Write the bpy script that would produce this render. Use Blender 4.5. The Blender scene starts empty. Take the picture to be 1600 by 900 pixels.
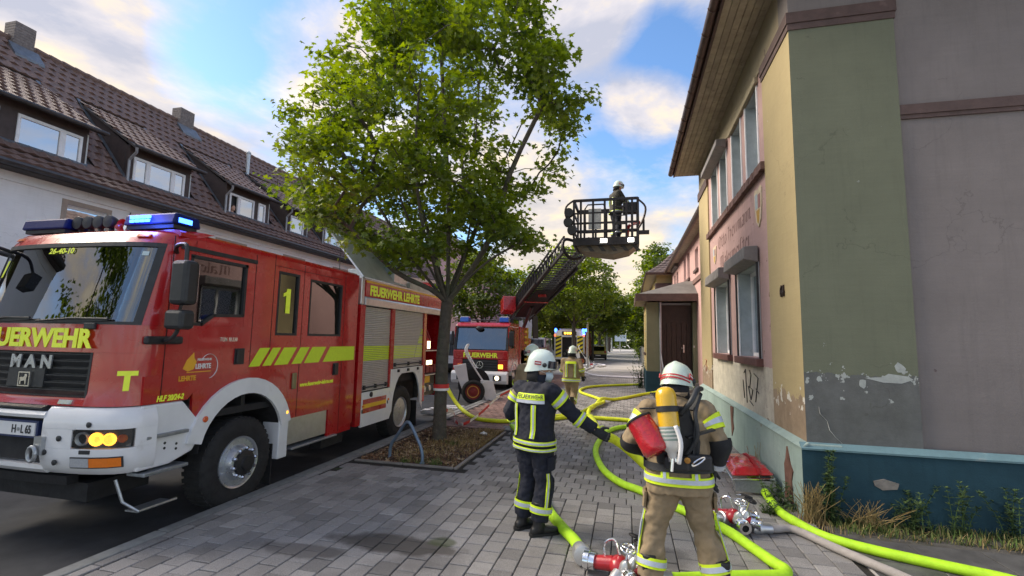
import bpy, bmesh, math, random
from math import sin, cos, pi, radians, sqrt, atan2
from mathutils import Vector, Matrix, noise as mnoise
V = Vector
random.seed(7)
SC = bpy.context.scene
COL = SC.collection

# ------------------------------------------------------------------ camera
CAM_H = 1.95
yaw, pitch, roll = radians(13.7), radians(6.1), radians(1.1)
fw = V((-sin(yaw)*cos(pitch), cos(yaw)*cos(pitch), sin(pitch)))
rt = V((cos(yaw), sin(yaw), 0))
up = rt.cross(fw)
r2 = rt*cos(roll)+up*sin(roll)
u2 = -rt*sin(roll)+up*cos(roll)
cd = bpy.data.cameras.new('camera')
cd.sensor_width = 36.0
cd.lens = 745.0*36/1600
cd.clip_start = 0.05
cd.clip_end = 3000
cam = bpy.data.objects.new('camera', cd)
m = Matrix((r2, u2, -fw)).transposed().to_4x4()
m.translation = V((0, 0, CAM_H))
cam.matrix_world = m
COL.objects.link(cam)
SC.camera = cam

# ------------------------------------------------------------------ sky, sun, exposure
SUN_AZ, SUN_EL = radians(-88), radians(36)        # azimuth from +Y (street direction), negative = left
world = bpy.data.worlds.new("World")
SC.world = world
world.use_nodes = True
nt = world.node_tree
nt.nodes.clear()
L = nt.links.new
out = nt.nodes.new('ShaderNodeOutputWorld')
sky = nt.nodes.new('ShaderNodeTexSky')
sky.sky_type = 'NISHITA'
sky.sun_disc = False
sky.sun_elevation = SUN_EL
sky.sun_rotation = SUN_AZ
sky.air_density = 1.0
sky.dust_density = 0.4
sky.ozone_density = 3.5
bg = nt.nodes.new('ShaderNodeBackground')
bg.inputs['Strength'].default_value = 0.115
shs = nt.nodes.new('ShaderNodeHueSaturation'); shs.inputs['Saturation'].default_value = 1.08
L(sky.outputs[0], shs.inputs['Color']); L(shs.outputs[0], bg.inputs['Color'])
# cloud layer: noise in a horizontal sheet above the town
tc = nt.nodes.new('ShaderNodeTexCoord')
sep = nt.nodes.new('ShaderNodeSeparateXYZ'); L(tc.outputs['Generated'], sep.inputs[0])
def wm(op, a, b=None, c=None, clamp=False):
    n = nt.nodes.new('ShaderNodeMath'); n.operation = op; n.use_clamp = clamp
    for i, x in enumerate((a, b, c)):
        if x is None: continue
        if isinstance(x, (int, float)): n.inputs[i].default_value = x
        else: L(x, n.inputs[i])
    return n.outputs[0]
zz = wm('MAXIMUM', wm('ADD', sep.outputs[2], 0.16), 0.05)
cx = wm('DIVIDE', sep.outputs[0], zz); cy = wm('DIVIDE', sep.outputs[1], zz)
cmb = nt.nodes.new('ShaderNodeCombineXYZ'); L(cx, cmb.inputs[0]); L(cy, cmb.inputs[1]); cmb.inputs[2].default_value = 0.0
def wnoise(scale, detail, rough, off, dist=0.0):
    mp = nt.nodes.new('ShaderNodeMapping'); mp.inputs['Location'].default_value = off
    L(cmb.outputs[0], mp.inputs['Vector'])
    n = nt.nodes.new('ShaderNodeTexNoise'); n.inputs['Scale'].default_value = scale
    n.inputs['Detail'].default_value = detail; n.inputs['Roughness'].default_value = rough
    n.inputs['Distortion'].default_value = dist
    L(mp.outputs[0], n.inputs['Vector'])
    return n.outputs[0]
def ramp(fac, stops):
    r = nt.nodes.new('ShaderNodeValToRGB'); L(fac, r.inputs[0])
    el = r.color_ramp.elements
    while len(el) < len(stops): el.new(0.5)
    for e, (p, c) in zip(el, stops):
        e.position = p; e.color = c if len(c) == 4 else (*c, 1)
    return r
BLOBS = [((-0.809, 0.028, 0.588), 26, .3),  # unseen cloud added over the sun's glow, then large cloud banks and blue gaps: direction, radius in degrees, amount
    ((-0.78, 0.541, 0.313), 24, 0.22),
    ((-0.618, 0.616, 0.488), 10, -0.2),
    ((-0.67, 0.61, 0.423), 6, -0.1),
    ((-0.51, 0.704, 0.494), 8, 0.25),
    ((-0.024, 0.934, 0.357), 7, -0.16),
    ((0.037, 0.893, 0.449), 5, 0.25),
    ((-0.087, 0.799, 0.595), 8, 0.25),
    ((0.07, 0.85, 0.522), 6, -0.25),
    ((-0.103, 0.979, 0.174), 12, 0.18),
    ((-0.334, 0.82, 0.464), 14, 0.12),
    ((-0.789, 0.443, 0.427), 8, 0.1)]
n1 = wnoise(0.95, 10, 0.60, (1.75, 0.55, 0), 0.25)
n2 = wnoise(0.95, 10, 0.60, (1.90, 0.42, 0), 0.25)      # same field shifted towards the sun: lit edges
def blob(d, deg):
    n = nt.nodes.new('ShaderNodeVectorMath'); n.operation = 'DOT_PRODUCT'
    L(tc.outputs['Generated'], n.inputs[0]); n.inputs[1].default_value = d
    c0 = cos(radians(deg))
    return wm('DIVIDE', wm('SUBTRACT', n.outputs['Value'], c0), 1-c0, clamp=True)
n1c = n1
for d, deg, amt in BLOBS: n1c = wm('MULTIPLY_ADD', blob(d, deg), amt, n1c)
cov = ramp(n1c, [(0.40, (0, 0, 0)), (0.62, (1, 1, 1))])
lit = wm('MULTIPLY_ADD', wm('SUBTRACT', n1, n2), 5.5, 0.38, clamp=True)
ccol = ramp(lit, [(0.0, (0.55, 0.57, 0.68)), (0.42, (0.76, 0.73, 0.78)), (0.75, (1.02, 0.88, 0.70)), (1.0, (1.2, 1.05, 0.82))])
# low clouds warm up towards the horizon
low = wm('SUBTRACT', 1.0, wm('MULTIPLY', sep.outputs[2], 2.3), clamp=True)
mixw = nt.nodes.new('ShaderNodeMixRGB'); mixw.blend_type = 'MIX'
L(wm('MULTIPLY', low, 0.75), mixw.inputs[0]); L(ccol.outputs[0], mixw.inputs[1]); mixw.inputs[2].default_value = (1.0, 0.84, 0.58, 1)
bg2 = nt.nodes.new('ShaderNodeBackground'); bg2.inputs['Strength'].default_value = 0.46
L(mixw.outputs[0], bg2.inputs['Color'])
mixs = nt.nodes.new('ShaderNodeMixShader')
L(cov.outputs[0], mixs.inputs[0]); L(bg.outputs[0], mixs.inputs[1]); L(bg2.outputs[0], mixs.inputs[2])
L(mixs.outputs[0], out.inputs[0])

sd = bpy.data.lights.new('sun', 'SUN')
sd.energy = 3.2
sd.angle = radians(40)
sd.color = (1.0, 0.88, 0.72)
sun = bpy.data.objects.new('sun', sd)
sdir = V((sin(SUN_AZ)*cos(SUN_EL), cos(SUN_AZ)*cos(SUN_EL), sin(SUN_EL)))
sun.rotation_euler = sdir.to_track_quat('Z', 'Y').to_euler()
COL.objects.link(sun)

SC.view_settings.view_transform = 'Standard'
SC.view_settings.look = 'None'
SC.view_settings.exposure = 1.28
SC.view_settings.gamma = 1.0
SC.cycles.max_bounces = 8
SC.cycles.transparent_max_bounces = 12

# ------------------------------------------------------------------ materials
MATS = {}
def _m(t, op, a, b=None, c=None, clamp=False):
    n = t.nodes.new('ShaderNodeMath'); n.operation = op; n.use_clamp = clamp
    for i, x in enumerate((a, b, c)):
        if x is None: continue
        if isinstance(x, (int, float)): n.inputs[i].default_value = x
        else: t.links.new(x, n.inputs[i])
    return n.outputs[0]
def _noise(t, vec, scale, detail=4, rough=.55):
    n = t.nodes.new('ShaderNodeTexNoise'); n.inputs['Scale'].default_value = scale
    n.inputs['Detail'].default_value = detail; n.inputs['Roughness'].default_value = rough
    t.links.new(vec, n.inputs['Vector']); return n.outputs[0]
def _mix(t, f, a, b):
    n = t.nodes.new('ShaderNodeMixRGB')
    for i, x in enumerate((f, a, b)):
        if isinstance(x, (int, float)): n.inputs[i].default_value = x
        elif isinstance(x, (tuple, list)): n.inputs[i].default_value = (*x[:3], 1)
        else: t.links.new(x, n.inputs[i])
    return n.outputs[0]
def _ramp(t, f, a, b):
    return _m(t, 'DIVIDE', _m(t, 'SUBTRACT', f, a), (b-a), clamp=True)
def newmat(name):
    mt = bpy.data.materials.new(name); mt.use_nodes = True
    t = mt.node_tree; b = t.nodes['Principled BSDF']
    c = t.nodes.new('ShaderNodeTexCoord').outputs['Object']
    return mt, t, b, c
def bumpit(t, b, h, strength, dist=.01):
    n = t.nodes.new('ShaderNodeBump'); n.inputs['Strength'].default_value = strength
    n.inputs['Distance'].default_value = dist
    t.links.new(h, n.inputs['Height']); t.links.new(n.outputs[0], b.inputs['Normal'])
def mat(name, col, rough=.6, metal=0, var=.12, sc=6, bump=.12, bsc=60, coat=0, col2=None, emit=0, spec=.5, stain=None, rnd=0, world_scale=None, alpha=None, dist=.01):
    if name in MATS: return MATS[name]
    mt, t, b, c = newmat(name)
    n = _ramp(t, _noise(t, c, sc, 6, .65), .32, .68)
    lo = tuple(x*(1-var) for x in col[:3]); hi = col2 or tuple(min(1, x*(1+var)) for x in col[:3])
    cc = _mix(t, n, lo, hi)
    if stain:                                       # (colour, scale, threshold, softness)
        s = _ramp(t, _noise(t, c, stain[1], 8, .6), stain[2], stain[2]+stain[3])
        cc = _mix(t, _m(t, 'MULTIPLY', s, .85), cc, stain[0])
    if rnd:
        oi = t.nodes.new('ShaderNodeObjectInfo')
        hsv = t.nodes.new('ShaderNodeHueSaturation')
        t.links.new(cc, hsv.inputs['Color'])
        t.links.new(_m(t, 'MULTIPLY_ADD', oi.outputs['Random'], 2*rnd, 1-rnd), hsv.inputs['Value'])
        cc = hsv.outputs[0]
    t.links.new(cc, b.inputs['Base Color'])
    rn = _m(t, 'MULTIPLY_ADD', _noise(t, c, sc*2.3, 3), .3, rough-.15, clamp=True)
    t.links.new(rn, b.inputs['Roughness'])
    b.inputs['Metallic'].default_value = metal
    b.inputs['Coat Weight'].default_value = coat
    b.inputs['Coat Roughness'].default_value = .06
    b.inputs['Specular IOR Level'].default_value = spec
    if bump: bumpit(t, b, _noise(t, c, bsc, 5, .6), bump, dist)
    if emit:
        t.links.new(cc, b.inputs['Emission Color']); b.inputs['Emission Strength'].default_value = emit
    MATS[name] = mt
    return mt
def glass(name, tint=(.35, .42, .44), body=.75, rough=.02, refl=.06, ior=1.85):
    if name in MATS: return MATS[name]
    mt, t, b, c = newmat(name); t.nodes.remove(b)
    o = t.nodes['Material Output']
    tr = t.nodes.new('ShaderNodeBsdfTransparent'); tr.inputs[0].default_value = (*[x*body for x in tint], 1)
    gl = t.nodes.new('ShaderNodeBsdfGlossy'); gl.inputs['Roughness'].default_value = rough
    gl.inputs['Color'].default_value = (.95, .97, 1, 1)
    fr = t.nodes.new('ShaderNodeFresnel'); fr.inputs[0].default_value = ior
    bp = t.nodes.new('ShaderNodeBump'); bp.inputs['Strength'].default_value = .02; bp.inputs['Distance'].default_value = .02
    t.links.new(_noise(t, c, 3, 2), bp.inputs['Height'])
    t.links.new(bp.outputs[0], gl.inputs['Normal']); t.links.new(bp.outputs[0], fr.inputs['Normal'])
    mx = t.nodes.new('ShaderNodeMixShader')
    t.links.new(_m(t, 'ADD', fr.outputs[0], refl, clamp=True), mx.inputs[0]); t.links.new(tr.outputs[0], mx.inputs[1]); t.links.new(gl.outputs[0], mx.inputs[2])
    t.links.new(mx.outputs[0], o.inputs[0])
    MATS[name] = mt; return mt
def emis(name, col, strength):
    if name in MATS: return MATS[name]
    mt, t, b, c = newmat(name)
    b.inputs['Base Color'].default_value = (*col, 1)
    n = _m(t, 'MULTIPLY_ADD', _noise(t, c, 40, 2), .6, .7)
    t.links.new(_mix(t, .35, col, (1, 1, 1)) if False else _mix(t, 0.0, col, col), b.inputs['Emission Color'])
    t.links.new(_m(t, 'MULTIPLY', n, strength), b.inputs['Emission Strength'])
    MATS[name] = mt; return mt
def plaster(name, col, lower=None, zc=0, amp=.12, flake=None, spots=None, bump=.35, var=.1, streak=.25, axis=2):
    """painted render; paint has come off below a ragged line at height zc, with pale flakes along it"""
    mt, t, b, c = newmat(name)
    sp = t.nodes.new('ShaderNodeSeparateXYZ'); t.links.new(c, sp.inputs[0]); z = sp.outputs[2]
    n = _ramp(t, _noise(t, c, 1.3, 8, .65), .3, .7)
    cc = _mix(t, n, tuple(x*(1-var) for x in col), tuple(x*(1+var) for x in col))
    # rain streaks: noise squeezed in height
    mp = t.nodes.new('ShaderNodeMapping'); mp.inputs['Scale'].default_value = (7, 7, .55); t.links.new(c, mp.inputs[0])
    st = _ramp(t, _noise(t, mp.outputs[0], 1.6, 6, .7), .52, .8)
    cc = _mix(t, _m(t, 'MULTIPLY', st, streak), cc, tuple(x*.45 for x in col))
    if lower:
        rag = _m(t, 'ADD', _m(t, 'MULTIPLY', _m(t, 'SUBTRACT', _noise(t, c, 3.2, 8, .68), .5), amp*2.2), z)
        mk = _m(t, 'LESS_THAN', rag, zc)
        n3 = _ramp(t, _noise(t, c, 4, 8, .7), .3, .7)
        lc = _mix(t, n3, tuple(x*.72 for x in lower), tuple(x*1.2 for x in lower))
        cc = _mix(t, mk, cc, lc)
        if flake:
            band = _m(t, 'SUBTRACT', 1.0, _m(t, 'MULTIPLY', _m(t, 'ABSOLUTE', _m(t, 'SUBTRACT', z, zc-.06)), 3.0), clamp=True)
            fl = _m(t, 'GREATER_THAN', _m(t, 'MULTIPLY', _noise(t, c, 6.5, 6, .6), _m(t, 'MULTIPLY_ADD', band, .22, .74)), .535)
            cc = _mix(t, fl, cc, flake)
    # hairline cracks in patches and a faint brushed unevenness
    vo = t.nodes.new('ShaderNodeTexVoronoi'); vo.feature = 'DISTANCE_TO_EDGE'; vo.inputs['Scale'].default_value = .9
    wv = t.nodes.new('ShaderNodeVectorMath'); wv.operation = 'ADD'; t.links.new(c, wv.inputs[0])
    nc = t.nodes.new('ShaderNodeTexNoise'); nc.inputs['Scale'].default_value = 2.2; nc.inputs['Detail'].default_value = 7; t.links.new(c, nc.inputs['Vector']); t.links.new(nc.outputs['Color'], wv.inputs[1])
    t.links.new(wv.outputs[0], vo.inputs['Vector'])
    ck = _m(t, 'MULTIPLY', _m(t, 'LESS_THAN', vo.outputs['Distance'], .005), _m(t, 'GREATER_THAN', _noise(t, c, .8, 3), .54))
    cc = _mix(t, _m(t, 'MULTIPLY', ck, .3), cc, tuple(x*.35 for x in col))
    m2 = t.nodes.new('ShaderNodeMapping'); m2.inputs['Scale'].default_value = (1.2, 1.2, 26); t.links.new(c, m2.inputs[0])
    br_ = _ramp(t, _noise(t, m2.outputs[0], 1.3, 6, .7), .35, .75)
    cc = _mix(t, _m(t, 'MULTIPLY', br_, .16), cc, tuple(x*.55 for x in col))
    big_ = _ramp(t, _noise(t, c, .55, 5, .6), .45, .7)
    cc = _mix(t, _m(t, 'MULTIPLY', big_, .22), cc, tuple(x*.6 for x in col))
    if spots:                                    # (colour, scale, threshold)
        s = _m(t, 'GREATER_THAN', _noise(t, c, spots[1], 8, .66), spots[2])
        cc = _mix(t, s, cc, spots[0])
    t.links.new(cc, b.inputs['Base Color'])
    b.inputs['Roughness'].default_value = .85
    b.inputs['Specular IOR Level'].default_value = .25
    bumpit(t, b, _m(t, 'ADD', _noise(t, c, 55, 6, .7), _m(t, 'MULTIPLY', _noise(t, c, 4, 4), 1.5)), bump, .012)
    MATS[name] = mt
    return mt

red = mat('red_paint', (.41, .008, .012), .28, 0, .10, 2.0, .015, 200, coat=.8, stain=((.22, .02, .02), 5, .64, .2))
white = mat('white_paint', (.74, .75, .77), .38, 0, .06, 3, .015, 150, coat=.4, stain=((.42, .40, .37), 4, .62, .22))
neon = mat('neon_yellow_film', (.62, .80, .03), .45, 0, .06, 20, .02, 200)
neonb = mat('neon_sign_print', (.70, .82, .05), .45, 0, .06, 20, .02, 200, emit=.05)
gold = mat('gold_film', (.85, .50, .03), .4, 0, .06, 20, .02, 200)
black = mat('black_plastic', (.022, .024, .027), .5, 0, .25, 8, .10, 120)
dark = mat('dark_interior', (.016, .016, .018), .8, 0, .3, 5, .1, 60)
rubber = mat('tyre_rubber', (.018, .018, .019), .82, 0, .35, 9, .2, 120, stain=((.06, .055, .05), 7, .6, .25))
chassis = mat('chassis_steel', (.02, .02, .022), .7, .3, .3, 7, .2, 50)
alu = mat('brushed_aluminium', (.62, .63, .64), .38, .85, .10, 9, .06, 140)
chrome = mat('chrome_metal', (.72, .73, .75), .18, 1, .06, 9, .02, 90)
steel = mat('galvanised_steel', (.42, .44, .46), .42, .8, .15, 14, .05, 120)
rimm = mat('wheel_rim_silver', (.55, .58, .63), .32, .75, .12, 11, .05, 120, stain=((.14, .12, .11), 9, .6, .25))
tread = mat('chequer_plate', (.34, .37, .41), .42, .8, .15, 14, .5, 75)
orange = mat('orange_lens', (.80, .20, .02), .2, 0, .06, 40, .05, 200, coat=.8)
lens = mat('clear_lens', (.55, .57, .6), .12, .3, .1, 60, .2, 90, coat=.9)
blueglass = mat('blue_beacon_dome', (.004, .012, .10), .5, 0, .1, 30, .1, 120, coat=0, spec=.2)
screen = glass('windscreen_glass', (.55, .66, .66), .75, refl=.10, ior=1.6)
darkglass = glass('tinted_glass', (.30, .33, .34), .5)
housepane = glass('window_pane_glass', (.22, .28, .34), .55, refl=.42)
neon_hose = mat('lime_hose_fabric', (.46, .80, .02), .62, 0, .14, 11, .35, 240, stain=((.30, .50, .04), 5, .60, .3))
yellow_hose = mat('yellow_hose_fabric', (.72, .80, .02), .62, 0, .14, 11, .35, 240, stain=((.46, .52, .05), 5, .60, .3))
grey_hose = mat('grey_hose_fabric', (.36, .33, .31), .8, 0, .14, 14, .4, 240)
white_hose = mat('white_hose_fabric', (.66, .66, .72), .8, 0, .1, 14, .3, 240)

# ------------------------------------------------------------------ mesh helpers
class MB:
    def __init__(s): s.v = []; s.f = []; s.mi = []; s.m = 0
    def add(s, vs, fs):
        o = len(s.v); s.v.extend([tuple(p) for p in vs])
        s.f.extend([tuple(i+o for i in f) for f in fs]); s.mi.extend([s.m]*len(fs)); return s
    def box(s, x0, x1, y0, y1, z0, z1):
        return s.add([(x0,y0,z0),(x1,y0,z0),(x1,y1,z0),(x0,y1,z0),(x0,y0,z1),(x1,y0,z1),(x1,y1,z1),(x0,y1,z1)],
              [(0,3,2,1),(4,5,6,7),(0,1,5,4),(1,2,6,5),(2,3,7,6),(3,0,4,7)])
    def obox(s, c, R, hx, hy, hz):
        c = V(c); P = []
        for dz in (-hz, hz):
            for dx, dy in ((-hx,-hy),(hx,-hy),(hx,hy),(-hx,hy)): P.append(c+R@V((dx,dy,dz)))
        return s.add(P, [(0,3,2,1),(4,5,6,7),(0,1,5,4),(1,2,6,5),(2,3,7,6),(3,0,4,7)])
    def bar(s, a, b, w=.04, h=None, upv=(0,0,1)):
        a, b = V(a), V(b); h = h or w; d = (b-a).normalized(); u = V(upv)
        if abs(d.dot(u)) > .98: u = V((1,0,0))
        x = d.cross(u).normalized(); y = x.cross(d); P = []
        for p in (a, b):
            for i, j in ((-1,-1),(1,-1),(1,1),(-1,1)): P.append(p+x*(i*w/2)+y*(j*h/2))
        return s.add(P, [(0,3,2,1),(4,5,6,7),(0,1,5,4),(1,2,6,5),(2,3,7,6),(3,0,4,7)])
    def prism(s, poly, axis, a, b):
        """poly in the two remaining axes (x:(y,z) y:(x,z) z:(x,y)), extruded along axis from a to b"""
        n = len(poly)
        def P(p, t): return (t, p[0], p[1]) if axis == 'x' else (p[0], t, p[1]) if axis == 'y' else (p[0], p[1], t)
        vs = [P(p, a) for p in poly]+[P(p, b) for p in poly]
        return s.add(vs, [tuple(range(n))[::-1], tuple(range(n, 2*n))]+[(i, (i+1) % n, n+(i+1) % n, n+i) for i in range(n)])
    def rings(s, R, closed=True, caps=True):
        n = len(R[0]); vs = [p for r in R for p in r]; fs = []
        for i in range(len(R)-1):
            for j in range(n if closed else n-1):
                k = (j+1) % n; fs.append((i*n+j, i*n+k, (i+1)*n+k, (i+1)*n+j))
        if caps and closed:
            fs.append(tuple(range(n))[::-1]); fs.append(tuple(range((len(R)-1)*n, len(R)*n)))
        return s.add(vs, fs)
    def tube(s, path, r, n=8, caps=True, flat=1.0):
        P = [V(p) for p in path]; R = []; rs = r if isinstance(r, (list, tuple)) else [r]*len(P)
        d0 = (P[1]-P[0]).normalized(); u = d0.cross(V((0,0,1)))
        if u.length < .05: u = V((1,0,0))
        u.normalize()
        for i, p in enumerate(P):
            d = (P[min(i+1, len(P)-1)]-P[max(i-1, 0)]).normalized()
            u = (u-d*u.dot(d)).normalized(); w = d.cross(u)
            R.append([p+(u*cos(2*pi*k/n)+w*sin(2*pi*k/n)*flat)*rs[i] for k in range(n)])
        return s.rings(R, True, caps)
    def lathe(s, prof, c=(0,0,0), axis='z', n=24, caps=True):
        """prof: (radius, along)"""
        c = V(c); R = []
        for r, t in prof:
            ring = []
            for k in range(n):
                a = 2*pi*k/n; p, q = r*cos(a), r*sin(a)
                ring.append(c+(V((p, q, t)) if axis == 'z' else V((t, p, q)) if axis == 'x' else V((q, t, p))))
            R.append(ring)
        return s.rings(R, True, caps)
    def ball(s, c, rx, ry=None, rz=None, n=12, m=8, rot=None):
        ry = ry or rx; rz = rz or rx; R = []; c = V(c)
        for i in range(m+1):
            a = pi*i/m; a = min(max(a, .02), pi-.02); ring = []
            for k in range(n):
                b = 2*pi*k/n; p = V((rx*sin(a)*cos(b), ry*sin(a)*sin(b), -rz*cos(a)))
                ring.append(c+(rot@p if rot else p))
            R.append(ring)
        return s.rings(R)
    def wall(s, axis, at, thick, u0, u1, z0, z1, holes=()):
        """wall sheet of given thickness with rectangular holes (u0,u1,z0,z1); axis = normal axis"""
        us = sorted({u0, u1, *[h[0] for h in holes], *[h[1] for h in holes]}); zs = sorted({z0, z1, *[h[2] for h in holes], *[h[3] for h in holes]})
        us = [u for u in us if u0 <= u <= u1]; zs = [z for z in zs if z0 <= z <= z1]
        inside = lambda u, z: any(h[0] < u < h[1] and h[2] < z < h[3] for h in holes) or not (u0 < u < u1 and z0 < z < z1)
        def P(u, z, t): return (t, u, z) if axis == 'x' else (u, t, z)
        a, b = at, at+thick
        for i in range(len(us)-1):
            for j in range(len(zs)-1):
                cu, cz = (us[i]+us[i+1])/2, (zs[j]+zs[j+1])/2
                if inside(cu, cz): continue
                q = [(us[i],zs[j]),(us[i+1],zs[j]),(us[i+1],zs[j+1]),(us[i],zs[j+1])]
                s.add([P(*p, a) for p in q], [(0,1,2,3)]); s.add([P(*p, b) for p in q], [(3,2,1,0)])
                e = 1e-4
                for (p, r, tu, tz) in ((q[0],q[1],cu,zs[j]-e),(q[1],q[2],us[i+1]+e,cz),(q[2],q[3],cu,zs[j+1]+e),(q[3],q[0],us[i]-e,cz)):
                    if inside(tu, tz): s.add([P(*p, a), P(*r, a), P(*r, b), P(*p, b)], [(3,2,1,0)])
        return s

def obj(name, mb, m=None, parent=None, smooth=False, bev=0, kind=None, segs=2, fixn=True):
    """link an MB as ONE mesh object; mesh coordinates are given in the parent's frame origin = world"""
    me = bpy.data.meshes.new(name)
    off = V((0,0,0))
    if parent is not None:
        q = parent
        while q is not None: off += q.location; q = q.parent
    vs = [(p[0]-off.x, p[1]-off.y, p[2]-off.z) for p in mb.v]
    me.from_pydata(vs, [], mb.f)
    ms = m if isinstance(m, (list, tuple)) else [m]
    for x in ms:
        if x: me.materials.append(x)
    if len(ms) > 1: me.polygons.foreach_set('material_index', mb.mi)
    if fixn:
        bm = bmesh.new(); bm.from_mesh(me); bmesh.ops.recalc_face_normals(bm, faces=bm.faces); bm.to_mesh(me); bm.free()
    if smooth:
        me.polygons.foreach_set('use_smooth', [True]*len(me.polygons))
    o = bpy.data.objects.new(name, me)
    COL.objects.link(o)
    if parent is not None: o.parent = parent
    if bev:
        b = o.modifiers.new('bevel', 'BEVEL'); b.width = bev; b.segments = segs; b.limit_method = 'ANGLE'; b.angle_limit = radians(32)
        b.harden_normals = False
    if smooth and smooth != 'all':
        try:
            me.set_sharp_from_angle(angle=radians(38 if smooth is True else smooth))
        except Exception: pass
    if kind: o['kind'] = kind
    return o
def parts(name, mb, m=None, parent=None, **kw):
    """each connected piece of the MB becomes an object of its own"""
    par = list(range(len(mb.v)))
    def find(i):
        while par[i] != i: par[i] = par[par[i]]; i = par[i]
        return i
    for f in mb.f:
        a = find(f[0])
        for i in f[1:]: par[find(i)] = a
    groups = {}
    for k, f in enumerate(mb.f): groups.setdefault(find(f[0]), []).append(k)
    res = []
    for ks in groups.values():
        ids = sorted({i for k in ks for i in mb.f[k]}); mp = {i: j for j, i in enumerate(ids)}
        q = MB(); q.v = [mb.v[i] for i in ids]; q.f = [tuple(mp[i] for i in mb.f[k]) for k in ks]; q.mi = [mb.mi[k] for k in ks]
        res.append(obj(name, q, m, parent, **kw))
    return res
def tag(o, label=None, cat=None, group=None, kind=None):
    if label: o['label'] = label
    if cat: o['category'] = cat
    if group: o['group'] = group
    if kind: o['kind'] = kind
    return o
def thing(name, label, cat, loc=(0,0,0), group=None):
    o = bpy.data.objects.new(name, None); o.empty_display_size = .2
    o.location = loc; COL.objects.link(o)
    return tag(o, label, cat, group)
def base_at(o, p):
    """move a one-mesh thing's origin to its base"""
    p = V(p); o.data.transform(Matrix.Translation(-p)); o.location = p; return o
def copy_tree(o, parent=None):
    c = o.copy(); COL.objects.link(c)
    if parent is not None: c.parent = parent
    for ch in list(o.children): copy_tree(ch, c)
    return c
def text(s, size, origin, right, upv, m, parent, name='lettering', sx=1.0, bold=0.0, depth=.004, align='LEFT', shear=0, spacing=1.0):
    cu = bpy.data.curves.new(name, 'FONT'); cu.body = s; cu.size = size; cu.offset = bold; cu.extrude = depth/2
    cu.align_x = align; cu.shear = shear; cu.space_character = spacing; cu.resolution_u = 3
    to = bpy.data.objects.new(name, cu); COL.objects.link(to)
    bpy.context.view_layer.update()
    me = bpy.data.meshes.new_from_object(to.evaluated_get(bpy.context.evaluated_depsgraph_get()))
    bpy.data.objects.remove(to)
    r = V(right).normalized(); u = V(upv).normalized(); n = r.cross(u).normalized()
    off = V((0,0,0)); q = parent
    while q is not None: off += q.location; q = q.parent
    M = Matrix((r*sx, u, n)).transposed().to_4x4(); M.translation = V(origin)-off
    me.transform(M); me.materials.clear(); me.materials.append(m); me.name = name
    o = bpy.data.objects.new(name, me); COL.objects.link(o); o.parent = parent
    return o
def smoothpath(pts, n=6):
    """Catmull-Rom through points"""
    P = [V(p) for p in pts]; out = []
    for i in range(len(P)-1):
        a, b, c, d = P[max(i-1, 0)], P[i], P[i+1], P[min(i+2, len(P)-1)]
        for k in range(n):
            t = k/n
            out.append(.5*((2*b)+(c-a)*t+(2*a-5*b+4*c-d)*t*t+(3*b-a-3*c+d)*t**3))
    out.append(P[-1]); return out
X_, Y_, Z_ = V((1,0,0)), V((0,1,0)), V((0,0,1))
# ================================================================== GROUND
KX = -4.40                                   # kerb face towards the pavement
asphalt = mat('asphalt', (.058, .059, .062), .82, 0, .3, 1.3, .6, 150, stain=((.030, .030, .031), .8, .52, .22), spec=.3, dist=.006)
earth = mat('earth_ground', (.07, .075, .04), .95, 0, .3, .4, .4, 10)
obj('ground', MB().box(-500, 500, -60, 900, -1.2, -.16), earth, kind='structure')
obj('street', MB().box(-11.5, -4.75, -30, 260, -.9, -.12), asphalt, kind='structure')
farpave = mat('far_pavement', (.42, .405, .40), .85, 0, .18, .7, .3, 30, stain=((.15, .14, .14), .5, .55, .2))
# side pavements: the bed below the paving stones
sand = mat('joint_sand', (.022, .020, .018), .95, 0, .35, 4, .5, 90, stain=((.045, .07, .02), 3, .62, .12))
pave = obj('pavement', MB().box(KX, 2.06, -12, 27, -.6, -.018).box(-4.4, 3.2, 27.004, 240, -.6, .0), [sand], kind='structure')
pave.data.materials.append(farpave)
for p in pave.data.polygons:
    if p.center.y > 27.001: p.material_index = 1
obj('opposite_pavement', MB().box(-14.5, -11.65, -30, 240, -.6, .0), farpave, kind='structure')
obj('opposite_kerb', MB().box(-11.649, -11.501, -30, 240, -.6, .012), mat('kerb_concrete', (.22, .22, .21), .85, 0, .2, 3, .35, 80), kind='structure', bev=.015)
obj('yard_ground', MB().box(2.061, 40, -30, 5.2, -.6, .0), farpave, kind='structure')
# kerb stones, one by one
kerb = obj('kerb', MB().box(-4.56, KX-.003, -12, 240, -.6, -.12), MATS['kerb_concrete'], kind='structure')
kst = mat('kerb_stone_concrete', (.20, .205, .20), .85, 0, .22, 5, .35, 80, rnd=.15, stain=((.08, .08, .08), 4, .58, .2))
kme = obj('kerb_stone', MB().box(-4.557, KX-.006, 0, .99, -.119, .004), kst, kerb, bev=.018); kme.location.y = -1
for i in range(1, 40):
    c = kme.copy(); c.location.y = -1+i*1.0; COL.objects.link(c)
gut = mat('gutter_stone_concrete', (.15, .155, .155), .8, 0, .2, 5, .3, 80, rnd=.2, stain=((.06, .06, .06), 4, .56, .2))
gutter = obj('gutter', MB().box(-4.749, -4.562, -12, 240, -.6, -.124), sand, kind='structure')
g0 = obj('gutter_stone', MB().box(-4.747, -4.564, 0, .485, -.13, -.112), gut, gutter, bev=.006); g0.location.y = -1
for i in range(1, 60):
    c = g0.copy(); c.location.y = -1+i*.5; COL.objects.link(c)
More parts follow.
